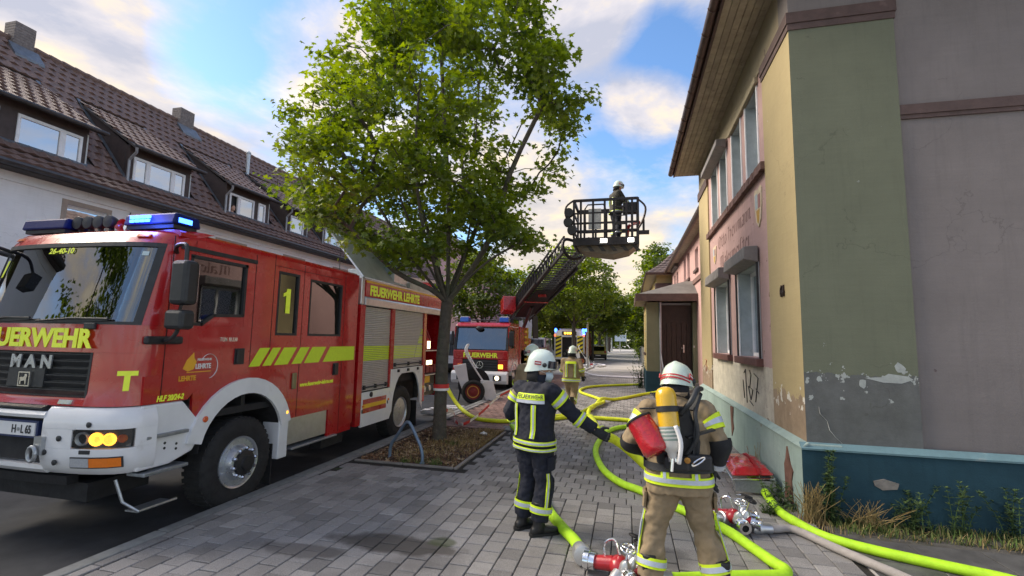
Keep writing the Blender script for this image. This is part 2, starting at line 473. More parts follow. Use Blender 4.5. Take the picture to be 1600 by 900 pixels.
# paving stones: 300 nearest as pieces, the others joined
stone_cols = [(.268, .258, .252), (.225, .21, .205), (.35, .342, .338)]
def stone_material(name, cols, bump=.55):
    mt, t, b, c = newmat(name)
    g = t.nodes.new('ShaderNodeNewGeometry').outputs['Position']
    oi = t.nodes.new('ShaderNodeAttribute'); oi.attribute_name = 'tone'; 
    cc = _mix(t, _ramp(t, _noise(t, g, 160, 3, .7), .35, .7), tuple(x*.62 for x in cols[0]), tuple(x*1.42 for x in cols[0]))
    big = _noise(t, g, .9, 7, .65)
    cc = _mix(t, _m(t, 'MULTIPLY', _ramp(t, big, .50, .66), .55), cc, tuple(x*.42 for x in cols[1]))      # damp and dirt
    cc = _mix(t, _m(t, 'MULTIPLY', _ramp(t, _noise(t, g, 1.7, 6, .7), .60, .70), .5), cc, cols[2])        # worn pale spots
    cc = _mix(t, _m(t, 'MULTIPLY', _ramp(t, _noise(t, g, 2.3, 7, .7), .66, .74), .5), cc, (.07, .085, .04))
    sp = t.nodes.new('ShaderNodeSeparateXYZ'); t.links.new(g, sp.inputs[0])
    for (px, py, ax, ay, col, amt) in ((-2.15, 4.36, .75, .22, (.055, .048, .042), .8), (-1.75, 4.52, .16, .12, (.05, .065, .02), .7), (-2.9, 4.0, .5, .16, (.07, .062, .058), .6), (.1, 4.75, .5, .35, (.06, .057, .055), .55), (1.2, 5.75, .5, .3, (.06, .057, .055), .5)):   # spilled water and moss
        dx = _m(t, 'DIVIDE', _m(t, 'SUBTRACT', sp.outputs[0], px), ax); dy = _m(t, 'DIVIDE', _m(t, 'SUBTRACT', sp.outputs[1], py), ay)
        dd = _m(t, 'ADD', _m(t, 'ADD', _m(t, 'MULTIPLY', dx, dx), _m(t, 'MULTIPLY', dy, dy)), _m(t, 'MULTIPLY', _noise(t, g, 5, 5), 1.4))
        cc = _mix(t, _m(t, 'MULTIPLY', _m(t, 'SUBTRACT', 1.0, _ramp(t, dd, 1.2, 1.65)), amt), cc, col)
    hs = t.nodes.new('ShaderNodeHueSaturation'); t.links.new(cc, hs.inputs['Color']); t.links.new(oi.outputs['Fac'], hs.inputs['Value'])
    t.links.new(hs.outputs[0], b.inputs['Base Color'])
    b.inputs['Roughness'].default_value = .78; b.inputs['Specular IOR Level'].default_value = .35
    bumpit(t, b, _noise(t, g, 190, 4, .7), bump, .005)
    MATS[name] = mt; return mt
paver = stone_material('paving_stone_concrete', stone_cols)
redpaver = stone_material('red_paving_stone', [(.25, .155, .13), (.20, .13, .115), (.28, .20, .175)])
rs = random.Random(3)
PIT = (-4.22, -2.56, 7.05, 10.15)            # planting bed round the street tree
cells = []                                    # x0,x1,y0,y1,kind
cw, cl = .195, .222
k0 = int((KX+.16+1.53)/cw)-1
for k in range(-16, 24):
    x0 = -1.53+k*cw
    if x0 < KX+.14 or x0+cw > 2.0: continue
    for j in range(-10, 17):
        y1 = 6.13-j*cl-(.5*cl if k % 2 else 0)
        y0 = y1-cl
        if j == -10: pass
        if y0 > 6.13 or y1 < -.6: continue
        y1c = min(y1, 6.13)
        if y1c-y0 < .04: continue
        cells.append((x0, x0+cw, y0, y1c, 0))
y = 6.13; row = 0
while y < 27:
    off = 0 if row % 2 else .1
    x = 1.97+.1*(row % 2)
    while x > KX+.12:
        x0, x1 = x-.2, min(x, 1.99); yc = (y+y+.229)/2
        if x0 > KX+.12 and x1-x0 > .04:
            inpit = x1 > PIT[0]-.08 and x0 < PIT[1]+.08 and y+.229 > PIT[2]-.06 and y < PIT[3]+.06
            if not inpit: cells.append((x0, x1, y, y+.229, 1 if (x1 < -2.55 and y > PIT[3]) else 0))
        x -= .2
    y += .229; row += 1
for i in range(-12, 72):                      # border strip beside the kerb
    cells.append((KX+.004, KX+.116, i*.3, i*.3+.3, 0))
cells.append
def inview(c): 
    x, yy = (c[0]+c[1])/2, (c[2]+c[3])/2
    if yy < 1.5: return False
    return abs(x+yy*.24) < yy*1.28
cells.sort(key=lambda c: (not inview(c), (c[0])**2+(c[2])**2))
def stone_geo(mb, sx, sy, cx, cy, z, tilt):
    g = .0068; e = .006; h = .03
    hx, hy = sx/2-(.0045 if sx < sy else g), sy/2-g; P = []
    for dz, ins in ((-h, 0), (-.006, 0), (0, e)):
        for a, b in ((-1,-1),(1,-1),(1,1),(-1,1)):
            px, py = a*(hx-ins), b*(hy-ins); P.append((cx+px, cy+py, z+dz+px*tilt[0]+py*tilt[1]))
    mb.add(P, [(0,1,5,4),(1,2,6,5),(2,3,7,6),(3,0,4,7),(4,5,9,8),(5,6,10,9),(6,7,11,10),(7,4,8,11),(8,9,10,11)])
shared = {}
def tonemesh(me, val):
    a = me.attributes.new('tone', 'FLOAT', 'POINT'); a.data.foreach_set('value', [val]*len(me.vertices))
rest = {0: MB(), 1: MB()}; tones = {0: [], 1: []}
for i, (x0, x1, y0, y1, kd) in enumerate(cells):
    t = rs.choice((.76, .86, .94, 1, 1, 1.05, 1.12, 1.26)); cxx, cyy = (x0+x1)/2, (y0+y1)/2
    tl = (rs.uniform(-.012, .012), rs.uniform(-.012, .012)); z = rs.uniform(-.003, .003)
    if i < 300:
        key = (round(x1-x0, 2), round(y1-y0, 2), t)
        if key not in shared:
            mb = MB(); stone_geo(mb, x1-x0, y1-y0, 0, 0, 0, (0, 0))
            o = obj('paving_stone', mb, paver, pave, fixn=False); tonemesh(o.data, t); shared[key] = o
        else:
            o = shared[key].copy(); COL.objects.link(o)
        o.location = (cxx, cyy, z); o.rotation_euler = (tl[0], tl[1], 0)
    else:
        stone_geo(rest[kd], x1-x0, y1-y0, cxx, cyy, z, tl); tones[kd] += [t]*12
for kd, nm in ((0, 'paving_stone'), (1, 'red_paving_stone')):
    o = obj(nm, rest[kd], paver if kd == 0 else redpaver, pave, kind='stuff', fixn=False)
    a = o.data.attributes.new('tone', 'FLOAT', 'POINT'); a.data.foreach_set('value', tones[kd])
# planting bed with wood chips and dry grass
soil = mat('bed_soil', (.085, .055, .038), .95, 0, .4, 6, .9, 45, stain=((.20, .13, .06), 3, .5, .2))
mb = MB(); nx, ny = 26, 46
for j in range(ny+1):
    for i in range(nx+1):
        x = PIT[0]+(PIT[1]-PIT[0])*i/nx; yy = PIT[2]+(PIT[3]-PIT[2])*j/ny
        e = min(i, nx-i, j, ny-j)/5; z = -.015+min(1, e)*(.035+.05*mnoise.noise(V((x*2.2, yy*2.2, 0))))
        mb.v.append((x, yy, z))
mb.f = [(j*(nx+1)+i, j*(nx+1)+i+1, (j+1)*(nx+1)+i+1, (j+1)*(nx+1)+i) for j in range(ny) for i in range(nx)]; mb.mi = [0]*len(mb.f)
bed = obj('planting_bed', mb, soil, smooth='all', kind='structure', fixn=False)
def bed_z(x, yy):
    e = min((x-PIT[0])/(PIT[1]-PIT[0])*nx, (PIT[1]-x)/(PIT[1]-PIT[0])*nx, (yy-PIT[2])/(PIT[3]-PIT[2])*ny, (PIT[3]-yy)/(PIT[3]-PIT[2])*ny)/5
    return -.015+min(1, max(0, e))*(.035+.05*mnoise.noise(V((x*2.2, yy*2.2, 0))))
def chipmat(name, cols):
    mt, t, b, c = newmat(name)
    r = t.nodes.new('ShaderNodeValToRGB'); r.color_ramp.interpolation = 'CONSTANT'
    a = t.nodes.new('ShaderNodeAttribute'); a.attribute_name = 'tone'; t.links.new(a.outputs['Fac'], r.inputs[0])
    el = r.color_ramp.elements
    while len(el) < len(cols): el.new(.5)
    for i, (e, cc) in enumerate(zip(el, cols)): e.position = i/len(cols); e.color = (*cc, 1)
    t.links.new(r.outputs[0], b.inputs['Base Color']); b.inputs['Roughness'].default_value = .9
    MATS[name] = mt; return mt
chips = MB(); tn = []
for i in range(5200):
    x, yy = rs.uniform(PIT[0]+.03, PIT[1]-.03), rs.uniform(PIT[2]+.02, PIT[3]-.02)
    a = rs.uniform(0, 6.3); l, w = rs.uniform(.012, .05), rs.uniform(.006, .018); z = bed_z(x, yy)+rs.uniform(.003, .02)
    d = V((cos(a), sin(a), rs.uniform(-.4, .4)))*l; e = V((-sin(a), cos(a), rs.uniform(-.5, .5)))*w; c = V((x, yy, z))
    chips.add([c-d-e, c+d-e*.7, c+d*.9+e, c-d+e*.8], [(0,1,2,3)]); tn += [rs.random()]*4
o = obj('wood_chips', chips, chipmat('wood_chip_bark', [(.10,.05,.03),(.17,.09,.05),(.30,.20,.11),(.07,.04,.03),(.38,.29,.19),(.22,.12,.06)]), kind='stuff', fixn=False)
a = o.data.attributes.new('tone', 'FLOAT', 'POINT'); a.data.foreach_set('value', tn)
def blades(n, xr, yr, hr, zf, wid=.006, lean=.5, clump=None, r=rs):
    mb = MB(); tn = []
    for i in range(n):
        if clump:
            cx, cy, sg = r.choice(clump); x, yy = r.gauss(cx, sg), r.gauss(cy, sg)
            x = min(max(x, xr[0]), xr[1]); yy = min(max(yy, yr[0]), yr[1])
        else: x, yy = r.uniform(*xr), r.uniform(*yr)
        h = r.uniform(*hr); a = r.uniform(0, 6.3); ln = r.uniform(.1, lean)*h; w = wid*r.uniform(.6, 1.4)
        b = V((x, yy, zf(x, yy))); d = V((cos(a), sin(a), 0)); s = V((-sin(a), cos(a), 0))*w
        m1 = b+d*ln*.35+Z_*h*.6; tp = b+d*ln+Z_*h*r.uniform(.8, 1)
        mb.add([b-s, b+s, m1+s*.7, m1-s*.7, tp], [(0,1,2,3),(3,2,4)]); tn += [r.random()]*5
    return mb, tn
def blade_obj(name, mbtn, m, kind='stuff', parent=None):
    o = obj(name, mbtn[0], m, parent, kind=kind, fixn=False)
    a = o.data.attributes.new('tone', 'FLOAT', 'POINT'); a.data.foreach_set('value', mbtn[1]); return o
drygrass = chipmat('dry_grass_blade', [(.36,.25,.10),(.28,.19,.08),(.20,.16,.06),(.42,.31,.15)])
greengrass = chipmat('green_grass_blade', [(.09,.15,.03),(.13,.18,.04),(.07,.11,.03),(.20,.20,.07)])
blade_obj('dry_grass', blades(3200, (PIT[0]+.05, PIT[1]-.03), (PIT[2]+.1, PIT[3]-.05), (.03, .10), bed_z, .004, 1.2,
      clump=[(-2.85, 8.6, .28), (-2.9, 9.2, .3), (-3.1, 8.2, .3), (-2.75, 9.7, .2), (-3.3, 7.5, .3), (-3.0, 8.9, .3)]), drygrass)
blade_obj('green_grass', blades(420, (PIT[0]+.05, PIT[1]-.03), (PIT[2]+.02, PIT[3]-.05), (.03, .09), bed_z, .004, .9,
      clump=[(-3.15, 8.45, .07), (-3.13, 7.13, .07), (-3.4, 7.12, .06), (-2.9, 7.15, .08)]), greengrass)
est = mat('edging_stone_concrete', (.22, .20, .18), .88, 0, .22, 6, .35, 90, rnd=.12)
edging = obj('bed_edging', MB().box(PIT[1]+.004, PIT[1]+.06, PIT[2]-.06, PIT[3]+.06, -.3, -.02), sand, kind='structure')
e0 = obj('edging_stone', MB().box(PIT[1]+.002, PIT[1]+.062, PIT[2]-.05, PIT[2]+.94, -.02, .012), est, edging, bev=.008)
for i in range(1, 3):
    c = e0.copy(); c.location.y += i*1.0; COL.objects.link(c)
e1 = obj('edging_stone', MB().box(PIT[0], PIT[0]+.82, PIT[2]-.056, PIT[2]-.002, -.02, .012), est, edging, bev=.008)
c = e1.copy(); c.location.x += .83; COL.objects.link(c)
# ================================================================== CORNER HOUSE (right)
HX, HY0, HY1 = 2.0, 6.31, 14.2
pinkp = plaster('pink_facade_render', (.46, .31, .295), (.56, .53, .44), 1.60, .02, None, ((.20, .13, .11), 2.6, .66), streak=.35)
yellowp = plaster('yellow_quoin_render', (.40, .325, .18), (.28, .21, .15), 1.30, .32, (.62, .60, .55), None, streak=.12, var=.06)
greenp = plaster('olive_quoin_render', (.158, .168, .118), (.138, .14, .138), 1.62, .12, (.40, .42, .40), None, streak=.25, var=.08)
mauvep = plaster('mauve_gable_render', (.205, .182, .176), None, 0, 0, None, ((.13, .10, .10), 3.2, .70), streak=.3, var=.1)
beigep = plaster('beige_frieze_render', (.34, .29, .20), None, 0, 0, None, ((.20, .16, .12), 2.5, .64), streak=.4)
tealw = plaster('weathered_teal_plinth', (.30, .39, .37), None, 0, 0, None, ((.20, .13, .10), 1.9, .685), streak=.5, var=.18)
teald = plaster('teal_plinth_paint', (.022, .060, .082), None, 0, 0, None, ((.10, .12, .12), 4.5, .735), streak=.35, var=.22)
brown = mat('brown_trim_paint', (.085, .052, .046), .7, 0, .2, 5, .4, 50, stain=((.17, .11, .10), 5, .6, .2))
brownw = mat('worn_brown_ledge', (.15, .085, .072), .85, 0, .3, 9, .7, 40, stain=((.05, .04, .035), 6, .55, .2))
frame_w = mat('white_window_frame', (.80, .81, .83), .5, 0, .08, 8, .05, 60)
frame_old = mat('old_grey_window_paint', (.50, .52, .52), .6, 0, .12, 8, .15, 60)
reveal = mat('pale_blue_reveal_paint', (.38, .43, .45), .75, 0, .15, 4, .3, 50, stain=((.16, .16, .15), 3.5, .62, .1))
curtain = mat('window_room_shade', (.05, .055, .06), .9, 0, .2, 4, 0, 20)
shutm = mat('shutter_box_sheet', (.20, .185, .18), .55, .2, .12, 7, .1, 60, stain=((.10, .09, .085), 4, .58, .2))
house = thing('corner_house', 'old plastered corner house with pink facade, yellow and olive corner strips and teal plinth', 'house', (HX, HY0, 0))
lower = [(8.22, 9.65, 1.72, 3.25), (10.45, 11.95, 1.72, 3.25)]
upper = [(7.95, 8.72, 4.72, 6.05), (9.08, 9.86, 4.72, 6.05), (10.38, 11.10, 4.72, 6.05), (11.42, 12.2, 4.72, 6.05)]
obj('facade_wall', MB().wall('x', HX+.03, .34, 7.56, 12.68, .72, 6.17, lower+upper), pinkp, house)
obj('frieze_wall', MB().box(HX+.012, HX+.37, 7.56, HY1, 6.171, 6.9).box(HX+.012, HX+.37, HY0+.38, 7.559, 6.13, 6.9), beigep, house)
parts('yellow_quoin', MB().box(HX, HX+.375, HY0+.38, 7.559, .72, 5.90).box(HX, HX+.375, 12.681, HY1, .72, 6.17), yellowp, house)
# the outer corner strip: yellow to the street, olive to the gable
q = MB(); q.add([(HX,HY0,.72),(HX,HY0+.38,.72),(HX,HY0+.38,5.9),(HX,HY0,5.9)], [(0,1,2,3)])
q.m = 1; q.add([(HX,HY0,.72),(3.15,HY0,.72),(3.15,HY0,5.9),(HX,HY0,5.9)], [(0,1,2,3)]); q.add([(3.15,HY0,.72),(3.15,HY0+.06,.72),(3.15,HY0+.06,5.9),(3.15,HY0,5.9)], [(0,1,2,3)])
obj('olive_quoin', q, [yellowp, greenp], house, fixn=False)
obj('gable_wall', MB().box(3.151, 14, HY0+.045, HY0+.40, .72, 6.9).box(HX+.004, 3.15, HY0+.004, HY0+.379, 6.131, 6.9), mauvep, house)
b = MB().box(HX-.028, HX+.012, HY0-.03, 7.58, 5.985, 6.128).box(HX-.014, HX+.012, HY0-.015, 7.57, 5.90, 5.983)
b.box(HX+.013, 3.175, HY0-.03, HY0+.03, 5.985, 6.128).box(HX+.013, 3.163, HY0-.015, HY0+.03, 5.90, 5.983)
obj('capital_band', b, brown, house)
obj('capital_band', MB().box(HX-.03, HX+.012, 12.66, HY1+.02, 5.95, 6.168), brown, house)
obj('gable_band', MB().box(3.152, 14, HY0+.005, HY0+.05, 4.68, 4.80).box(3.152, 14, HY0+.02, HY0+.05, 4.63, 4.679), brown, house)
led = MB()
for i in range(40):
    y0 = 7.562+i*.128; led.box(HX-.055+rs.uniform(-.006, .008), HX+.04, y0, y0+.128, 4.545+rs.uniform(-.006, .006), 4.665+rs.uniform(-.004, .004))
obj('ledge', led, brownw, house, kind='stuff')
# plinth with a sloping top
def plinth(poly_pts, name, m, ax, a, b_):
    return obj(name, MB().prism(poly_pts, ax, a, b_), m, house, bev=.012)
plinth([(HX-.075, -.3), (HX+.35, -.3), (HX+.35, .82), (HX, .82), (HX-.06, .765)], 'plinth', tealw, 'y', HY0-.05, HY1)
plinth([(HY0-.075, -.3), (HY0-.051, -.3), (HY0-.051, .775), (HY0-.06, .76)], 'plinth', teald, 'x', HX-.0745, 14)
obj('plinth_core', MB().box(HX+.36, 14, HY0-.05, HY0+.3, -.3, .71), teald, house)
topc = mat('plinth_cap_paint', (.14, .24, .27), .8, 0, .15, 5, .4, 40, stain=((.3, .3, .28), 5, .62, .1))
obj('plinth_cap', MB().prism([(HY0-.079, .758), (HY0-.001, .818), (HY0-.001, .835), (HY0-.083, .778)], 'x', HX-.08, 14), topc, house)
obj('plinth_cap', MB().prism([(HX-.079, .758), (HX-.001, .818), (HX-.001, .835), (HX-.083, .778)], 'y', HY0-.07, HY1), tealw, house)
# windows
def old_window(y0, y1, z0, z1, deep=.20, mull=None, name='window'):
    x = HX+.03+deep
    w = obj(name, MB().wall('x', x, .06, y0+.002, y1-.002, z0+.002, z1-.002, [(y0+.06, (mull or y1-.06)-(.03 if mull else 0), z0+.07, z1-.07)]+([(mull+.03, y1-.06, z0+.07, z1-.07)] if mull else [])), frame_w, house, bev=.006)
    obj('pane', MB().box(x+.025, x+.032, y0+.03, y1-.03, z0+.03, z1-.03), housepane, w)
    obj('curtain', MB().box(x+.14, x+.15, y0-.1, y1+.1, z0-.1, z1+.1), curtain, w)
    r = MB()
    t = .012
    r.box(HX+.032, x, y0, y0+t, z0, z1).box(HX+.032, x, y1-t, y1, z0, z1).box(HX+.032, x, y0+t, y1-t, z1-t, z1)
    parts('reveal', r, reveal, w)
    parts('edge_strip', MB().box(HX+.012, HX+.036, y0-.03, y0+.012, z0, z1).box(HX+.012, HX+.036, y1-.012, y1+.03, z0, z1), frame_w, w)
    return w
for (y0, y1, z0, z1) in lower:
    w = old_window(y0, y1, z0, z1, .2, y0+.5*(y1-y0))
    obj('sill', MB().box(HX-.07, HX+.20, y0-.09, y1+.09, z0-.125, z0-.001), mat('brown_sill_tile', (.13, .055, .045), .6, 0, .2, 8, .3, 60), w, bev=.012)
    obj('shutter_box', MB().prism([(HX-.215, z1+.03), (HX+.01, z1-.02), (HX+.01, z1+.25), (HX-.20, z1+.235)], 'y', y0-.10, y1+.10), shutm, w, bev=.015)
    parts('shutter_rail', MB().box(HX-.02, HX+.008, y0-.06, y0-.031, z0, z1).box(HX-.02, HX+.008, y1+.031, y1+.06, z0, z1), black, w)
for i, (y0, y1, z0, z1) in enumerate(upper):
    w = old_window(y0, y1, z0, z1, .17, None)
bx = obj('shutter_box', MB().prism([(HX-.21, 6.02), (HX+.01, 5.98), (HX+.01, 6.17), (HX-.20, 6.165)], 'y', 10.25, 12.32), shutm, house, bev=.015)
lint = obj('lintel', MB().box(HX-.03, HX+.03, 7.85, 9.98, 6.055, 6.165), beigep, house, bev=.01)
# eaves: soffit boards, gutter, hipped roof
GX, EZ = 1.30, 6.82
boardm = mat('soffit_board_paint', (.36, .31, .23), .8, 0, .2, 5, .4, 30, rnd=.12, stain=((.16, .13, .10), 7, .58, .15))
nb = 6
for i in range(nb):
    x0 = GX+.06+i*(HX+.01-GX-.06)/nb; x1 = x0+(HX+.01-GX-.06)/nb
    obj('soffit_board', MB().box(x0+.004, x1-.004, HY0-.7+(.0 if i < 6 else 0), HY1+.03, EZ-.06+rs.uniform(-.002, .002), EZ-.03), boardm, house)
for i in range(4):
    y0 = HY0-.7+i*.17; obj('soffit_board', MB().box(HX+.012, 14, y0+.004, y0+.166, EZ-.06, EZ-.03), boardm, house)
obj('fascia', MB().box(GX+.02, GX+.058, HY0-.74, HY1+.05, EZ-.085, EZ+.10).box(GX+.059, 14, HY0-.74, HY0-.705, EZ-.085, EZ+.10).box(GX+.059, HX+.4, HY1+.032, HY1+.06, EZ-.06, EZ+.10), brown, house)
gm = mat('brown_zinc_gutter', (.10, .062, .052), .45, .5, .2, 4, .15, 40)
g = MB(); ring = []
P = [(HY0-.8), HY1+.08]
R_ = [[V((GX-.045+.075*cos(a), y, EZ+.03+.075*sin(a))) for a in [pi+pi*k/8 for k in range(9)]]+[V((GX-.045+.068*cos(a), y, EZ+.03+.068*sin(a))) for a in [2*pi-pi*k/8 for k in range(9)]] for y in (HY0-.8, 8.3, 8.32, 10.3, 10.32, 12.3, 12.32, HY1+.08)]
g.rings(R_); obj('gutter', g, gm, house, smooth=True)
br = MB()
for i in range(14):
    y = HY0-.5+i*.6; br.tube([(GX-.045+.08*cos(a), y+.011, EZ+.03+.08*sin(a)) for a in [pi+pi*k/8 for k in range(9)]], .007, 5)
parts('gutter_bracket', br, gm, house)
tilem = mat('dark_roof_tile', (.075, .058, .055), .75, 0, .25, 3, .3, 40)
rz = 9.9
obj('roof', MB().add([(GX-.02, HY0-.76, EZ+.09), (GX-.02, HY1+.06, EZ+.09), (14, HY1+.06, EZ+.09), (14, HY0-.76, EZ+.09), (5.4, 10.2, rz), (14, 10.2, rz)],
    [(0,1,4),(0,4,5,3),(1,2,5,4),(0,3,2,1),(3,5,2)]), tilem, house)
obj('side_wall', MB().box(HX+.38, 14, HY1-.3, HY1-.002, -.3, 6.9), beigep, house)
# house number 64 in dark metal, blackletter inscription, two painted shields, scribbles
numm = mat('dark_number_metal', (.05, .035, .03), .5, .6, .2, 20, .1, 90)
text('64', .20, (HX-.012, 7.02, 2.58), (0,-1,0), Z_, numm, house, 'house_number', .8, .006, .02)
letm = mat('faded_brown_lettering', (.20, .115, .105), .9, 0, .25, 12, .2, 60)
FR = {  # pen strokes in a 1-high x-height frame
 'O': (1.05, [[(.2,1.3),(.05,1.0),(.1,.3),(.45,0),(.85,.2),(.9,1.0),(.6,1.4),(.25,1.3)],[(.45,.35),(.45,1.1)]]),
 'H': (1.1, [[(.05,1.4),(.3,1.3),(.25,.1),(.05,0)],[(.25,.8),(.6,1.0),(.85,.8),(.8,.1),(.6,-.25)],[(.3,1.3),(.55,1.45)]]),
 'M': (1.25, [[(.05,1.2),(.3,1.35),(.3,.1),(.1,0)],[(.3,1.25),(.65,1.4),(.65,.1)],[(.65,1.25),(1.0,1.4),(1.0,.15),(1.15,0)]]),
 't': (.55, [[(.28,1.35),(.25,.12),(.48,0)],[(.05,.95),(.5,.95)]]),
 'o': (.68, [[(.3,1.0),(.12,.8),(.12,.2),(.32,0),(.55,.2),(.55,.8),(.3,1.0)]]),
 'e': (.58, [[(.5,.1),(.3,0),(.12,.2),(.12,.8),(.32,1.0),(.5,.75),(.15,.45)]]),
 'r': (.5, [[(.05,.9),(.18,1.0),(.18,.1),(.05,0)],[(.18,.8),(.42,1.0)]]),
 'm': (1.0, [[(.05,.9),(.18,1.0),(.18,.1)],[(.18,.85),(.42,1.0),(.5,.9),(.5,.1)],[(.5,.85),(.74,1.0),(.82,.9),(.82,.1),(.95,0)]]),
 'a': (.66, [[(.15,.95),(.4,1.0),(.52,.85),(.52,.1),(.65,0)],[(.52,.55),(.2,.5),(.12,.2),(.3,0),(.5,.15)]]),
 'n': (.68, [[(.05,.9),(.18,1.0),(.18,.1)],[(.18,.85),(.42,1.0),(.52,.9),(.52,.1),(.65,0)]]),
 'l': (.32, [[(.05,1.35),(.16,1.5),(.16,.1),(.3,0)]]),
 'i': (.32, [[(.05,.9),(.16,1.0),(.16,.1),(.3,0)],[(.12,1.3),(.2,1.4)]]),
 's': (.5, [[(.48,1.4),(.25,1.45),(.2,1.2),(.2,-.1)]]), ' ': (.45, [])}
def fraktur(s, y_start, z0, size, width):
    mb = MB(); adv = sum(FR[c][0] for c in s); k = width/adv/size; x = 0
    for c in s:
        w, st = FR[c]
        for pl in st:
            for a, b_ in zip(pl[:-1], pl[1:]):
                q = []
                nv = (.085, .075)
                pts = [(a[0]-nv[0],a[1]-nv[1]),(a[0]+nv[0],a[1]+nv[1]),(b_[0]+nv[0],b_[1]+nv[1]),(b_[0]-nv[0],b_[1]-nv[1])]
                mb.add([(HX+.0265+rs.uniform(0, .002), y_start-(x+p[0])*size*k, z0+p[1]*size) for p in pts], [(0,1,2,3)])
        x += w
    return mb
obj('inscription', fraktur('Otto Herrmann', 11.55, 4.06, .19, 2.95), letm, house, fixn=False, kind='stuff')
obj('inscription', fraktur('Malermeister', 11.42, 3.60, .19, 2.75), letm, house, fixn=False, kind='stuff')
def shield(yc, zc, h, w):
    out = [(-.5,.42),(-.35,.5),(0,.44),(.35,.5),(.5,.42),(.46,0),(.3,-.35),(0,-.52),(-.3,-.35),(-.46,0)]
    mb = MB(); mb.prism([(yc-a*w, zc+b_*h) for a, b_ in out], 'x', HX+.012, HX+.031)
    s = obj('shield_emblem', mb, mat('shield_cream_paint', (.55, .46, .33), .85, 0, .2, 9, .3, 60), house)
    obj('shield_field', MB().prism([(yc-a*w, zc+b_*h) for a, b_ in [(-.36,.36),(-.04,.36),(-.04,-.02),(-.36,-.02)]], 'x', HX+.008, HX+.0125), mat('shield_blue_paint', (.36, .42, .46), .85), s)
    obj('shield_field', MB().prism([(yc-a*w, zc+b_*h) for a, b_ in [(.05,.3),(.36,.3),(.34,-.05),(.05,-.05)]], 'x', HX+.008, HX+.0125), mat('shield_rose_paint', (.30, .15, .14), .85), s)
    obj('shield_field', MB().prism([(yc-a*w, zc+b_*h) for a, b_ in [(-.22,-.08),(.24,-.08),(.12,-.36),(-.02,-.44),(-.14,-.36)]], 'x', HX+.008, HX+.0125), mat('shield_ochre_paint', (.45, .27, .06), .85), s)
shield(8.06, 4.10, .62, .42); shield(11.98, 4.02, .42, .40)
scr = mat('black_marker_paint', (.03, .028, .028), .8, 0, .2, 20, .05, 60)
sk = MB()
for pl in ([(9.42,1.42),(9.30,1.50),(9.24,.92)], [(9.0,1.5),(8.92,1.42),(9.02,1.2),(9.12,1.22),(8.96,1.0),(8.82,1.18),(8.98,1.2)], [(8.72,1.46),(8.46,1.40),(8.66,1.0)], [(8.62,1.22),(8.44,1.16)], [(9.06,.98),(8.82,.92)], [(9.5,1.3),(9.42,.98)]):
    sk.tube([(HX+.026, a, b_) for a, b_ in pl], .011, 5, flat=.25)
obj('graffiti', sk, scr, house)
sk = MB().tube([(HX-.004, 13.62, 1.52), (HX-.004, 13.40, 1.50), (HX-.004, 13.55, 1.36), (HX-.004, 13.36, 1.34), (HX-.004, 13.5, 1.2)], .014, 5, flat=.25)
obj('graffiti', sk, mat('red_marker_paint', (.40, .09, .04), .8), house)
# exposed brown patch on the weathered plinth and a broken spot on the gable plinth
patch = mat('bare_brown_render', (.15, .075, .055), .95, 0, .3, 8, .6, 40)
xp = HX-.077
obj('bare_patch', MB().prism([(6.95,.02),(6.62,.0),(6.66,.30),(6.60,.42),(6.70,.50),(6.80,.68),(6.86,.52),(6.92,.44),(6.90,.2)], 'x', xp-.001, xp+.02), patch, house)
obj('bare_patch', MB().prism([(10.2,.74),(9.95,.76),(10.0,.5),(9.93,.36),(10.12,.18),(10.16,.45)], 'x', xp-.001, xp+.02), patch, house)
obj('bare_patch', MB().prism([(2.62,.47),(2.72,.50),(2.86,.46),(2.84,.40),(2.70,.38),(2.63,.42)], 'y', HY0-.0785, HY0-.05), mat('bare_grey_render', (.20, .18, .16), .95, 0, .3, 8, .6, 40), house)
cr = MB().tube([(2.14, HY0-.001, 1.24), (2.15, HY0-.001, 1.16), (2.22, HY0-.001, 1.08), (2.24, HY0-.001, .98), (2.30, HY0-.001, .90), (2.36, HY0-.001, .84)], [.003,.007,.006,.009,.006,.004], 5, flat=.3)
obj('crack', cr, mat('pale_crack_filler', (.52, .52, .50), .9), house)
fl = MB()
for (x, z, s) in ((2.98, 1.70, .06), (2.60, 1.52, .05), (2.42, 1.60, .03), (2.16, 1.56, .035)):
    n = 9; fl.prism([(x+s*(.5+rs.random()*.6)*cos(2*pi*k/n), z+s*(.6+rs.random()*.8)*sin(2*pi*k/n)) for k in range(n)], 'y', HY0-.003, HY0+.01)
fl.prism([(2.62,1.585),(2.80,1.60),(2.86,1.64),(3.05,1.615),(3.10,1.58),(2.98,1.535),(2.80,1.54)], 'y', HY0-.0025, HY0+.01)
obj('peeled_flake', fl, mat('pale_undercoat', (.36, .38, .36), .9, 0, .15, 12, .3, 60), house, kind='stuff')
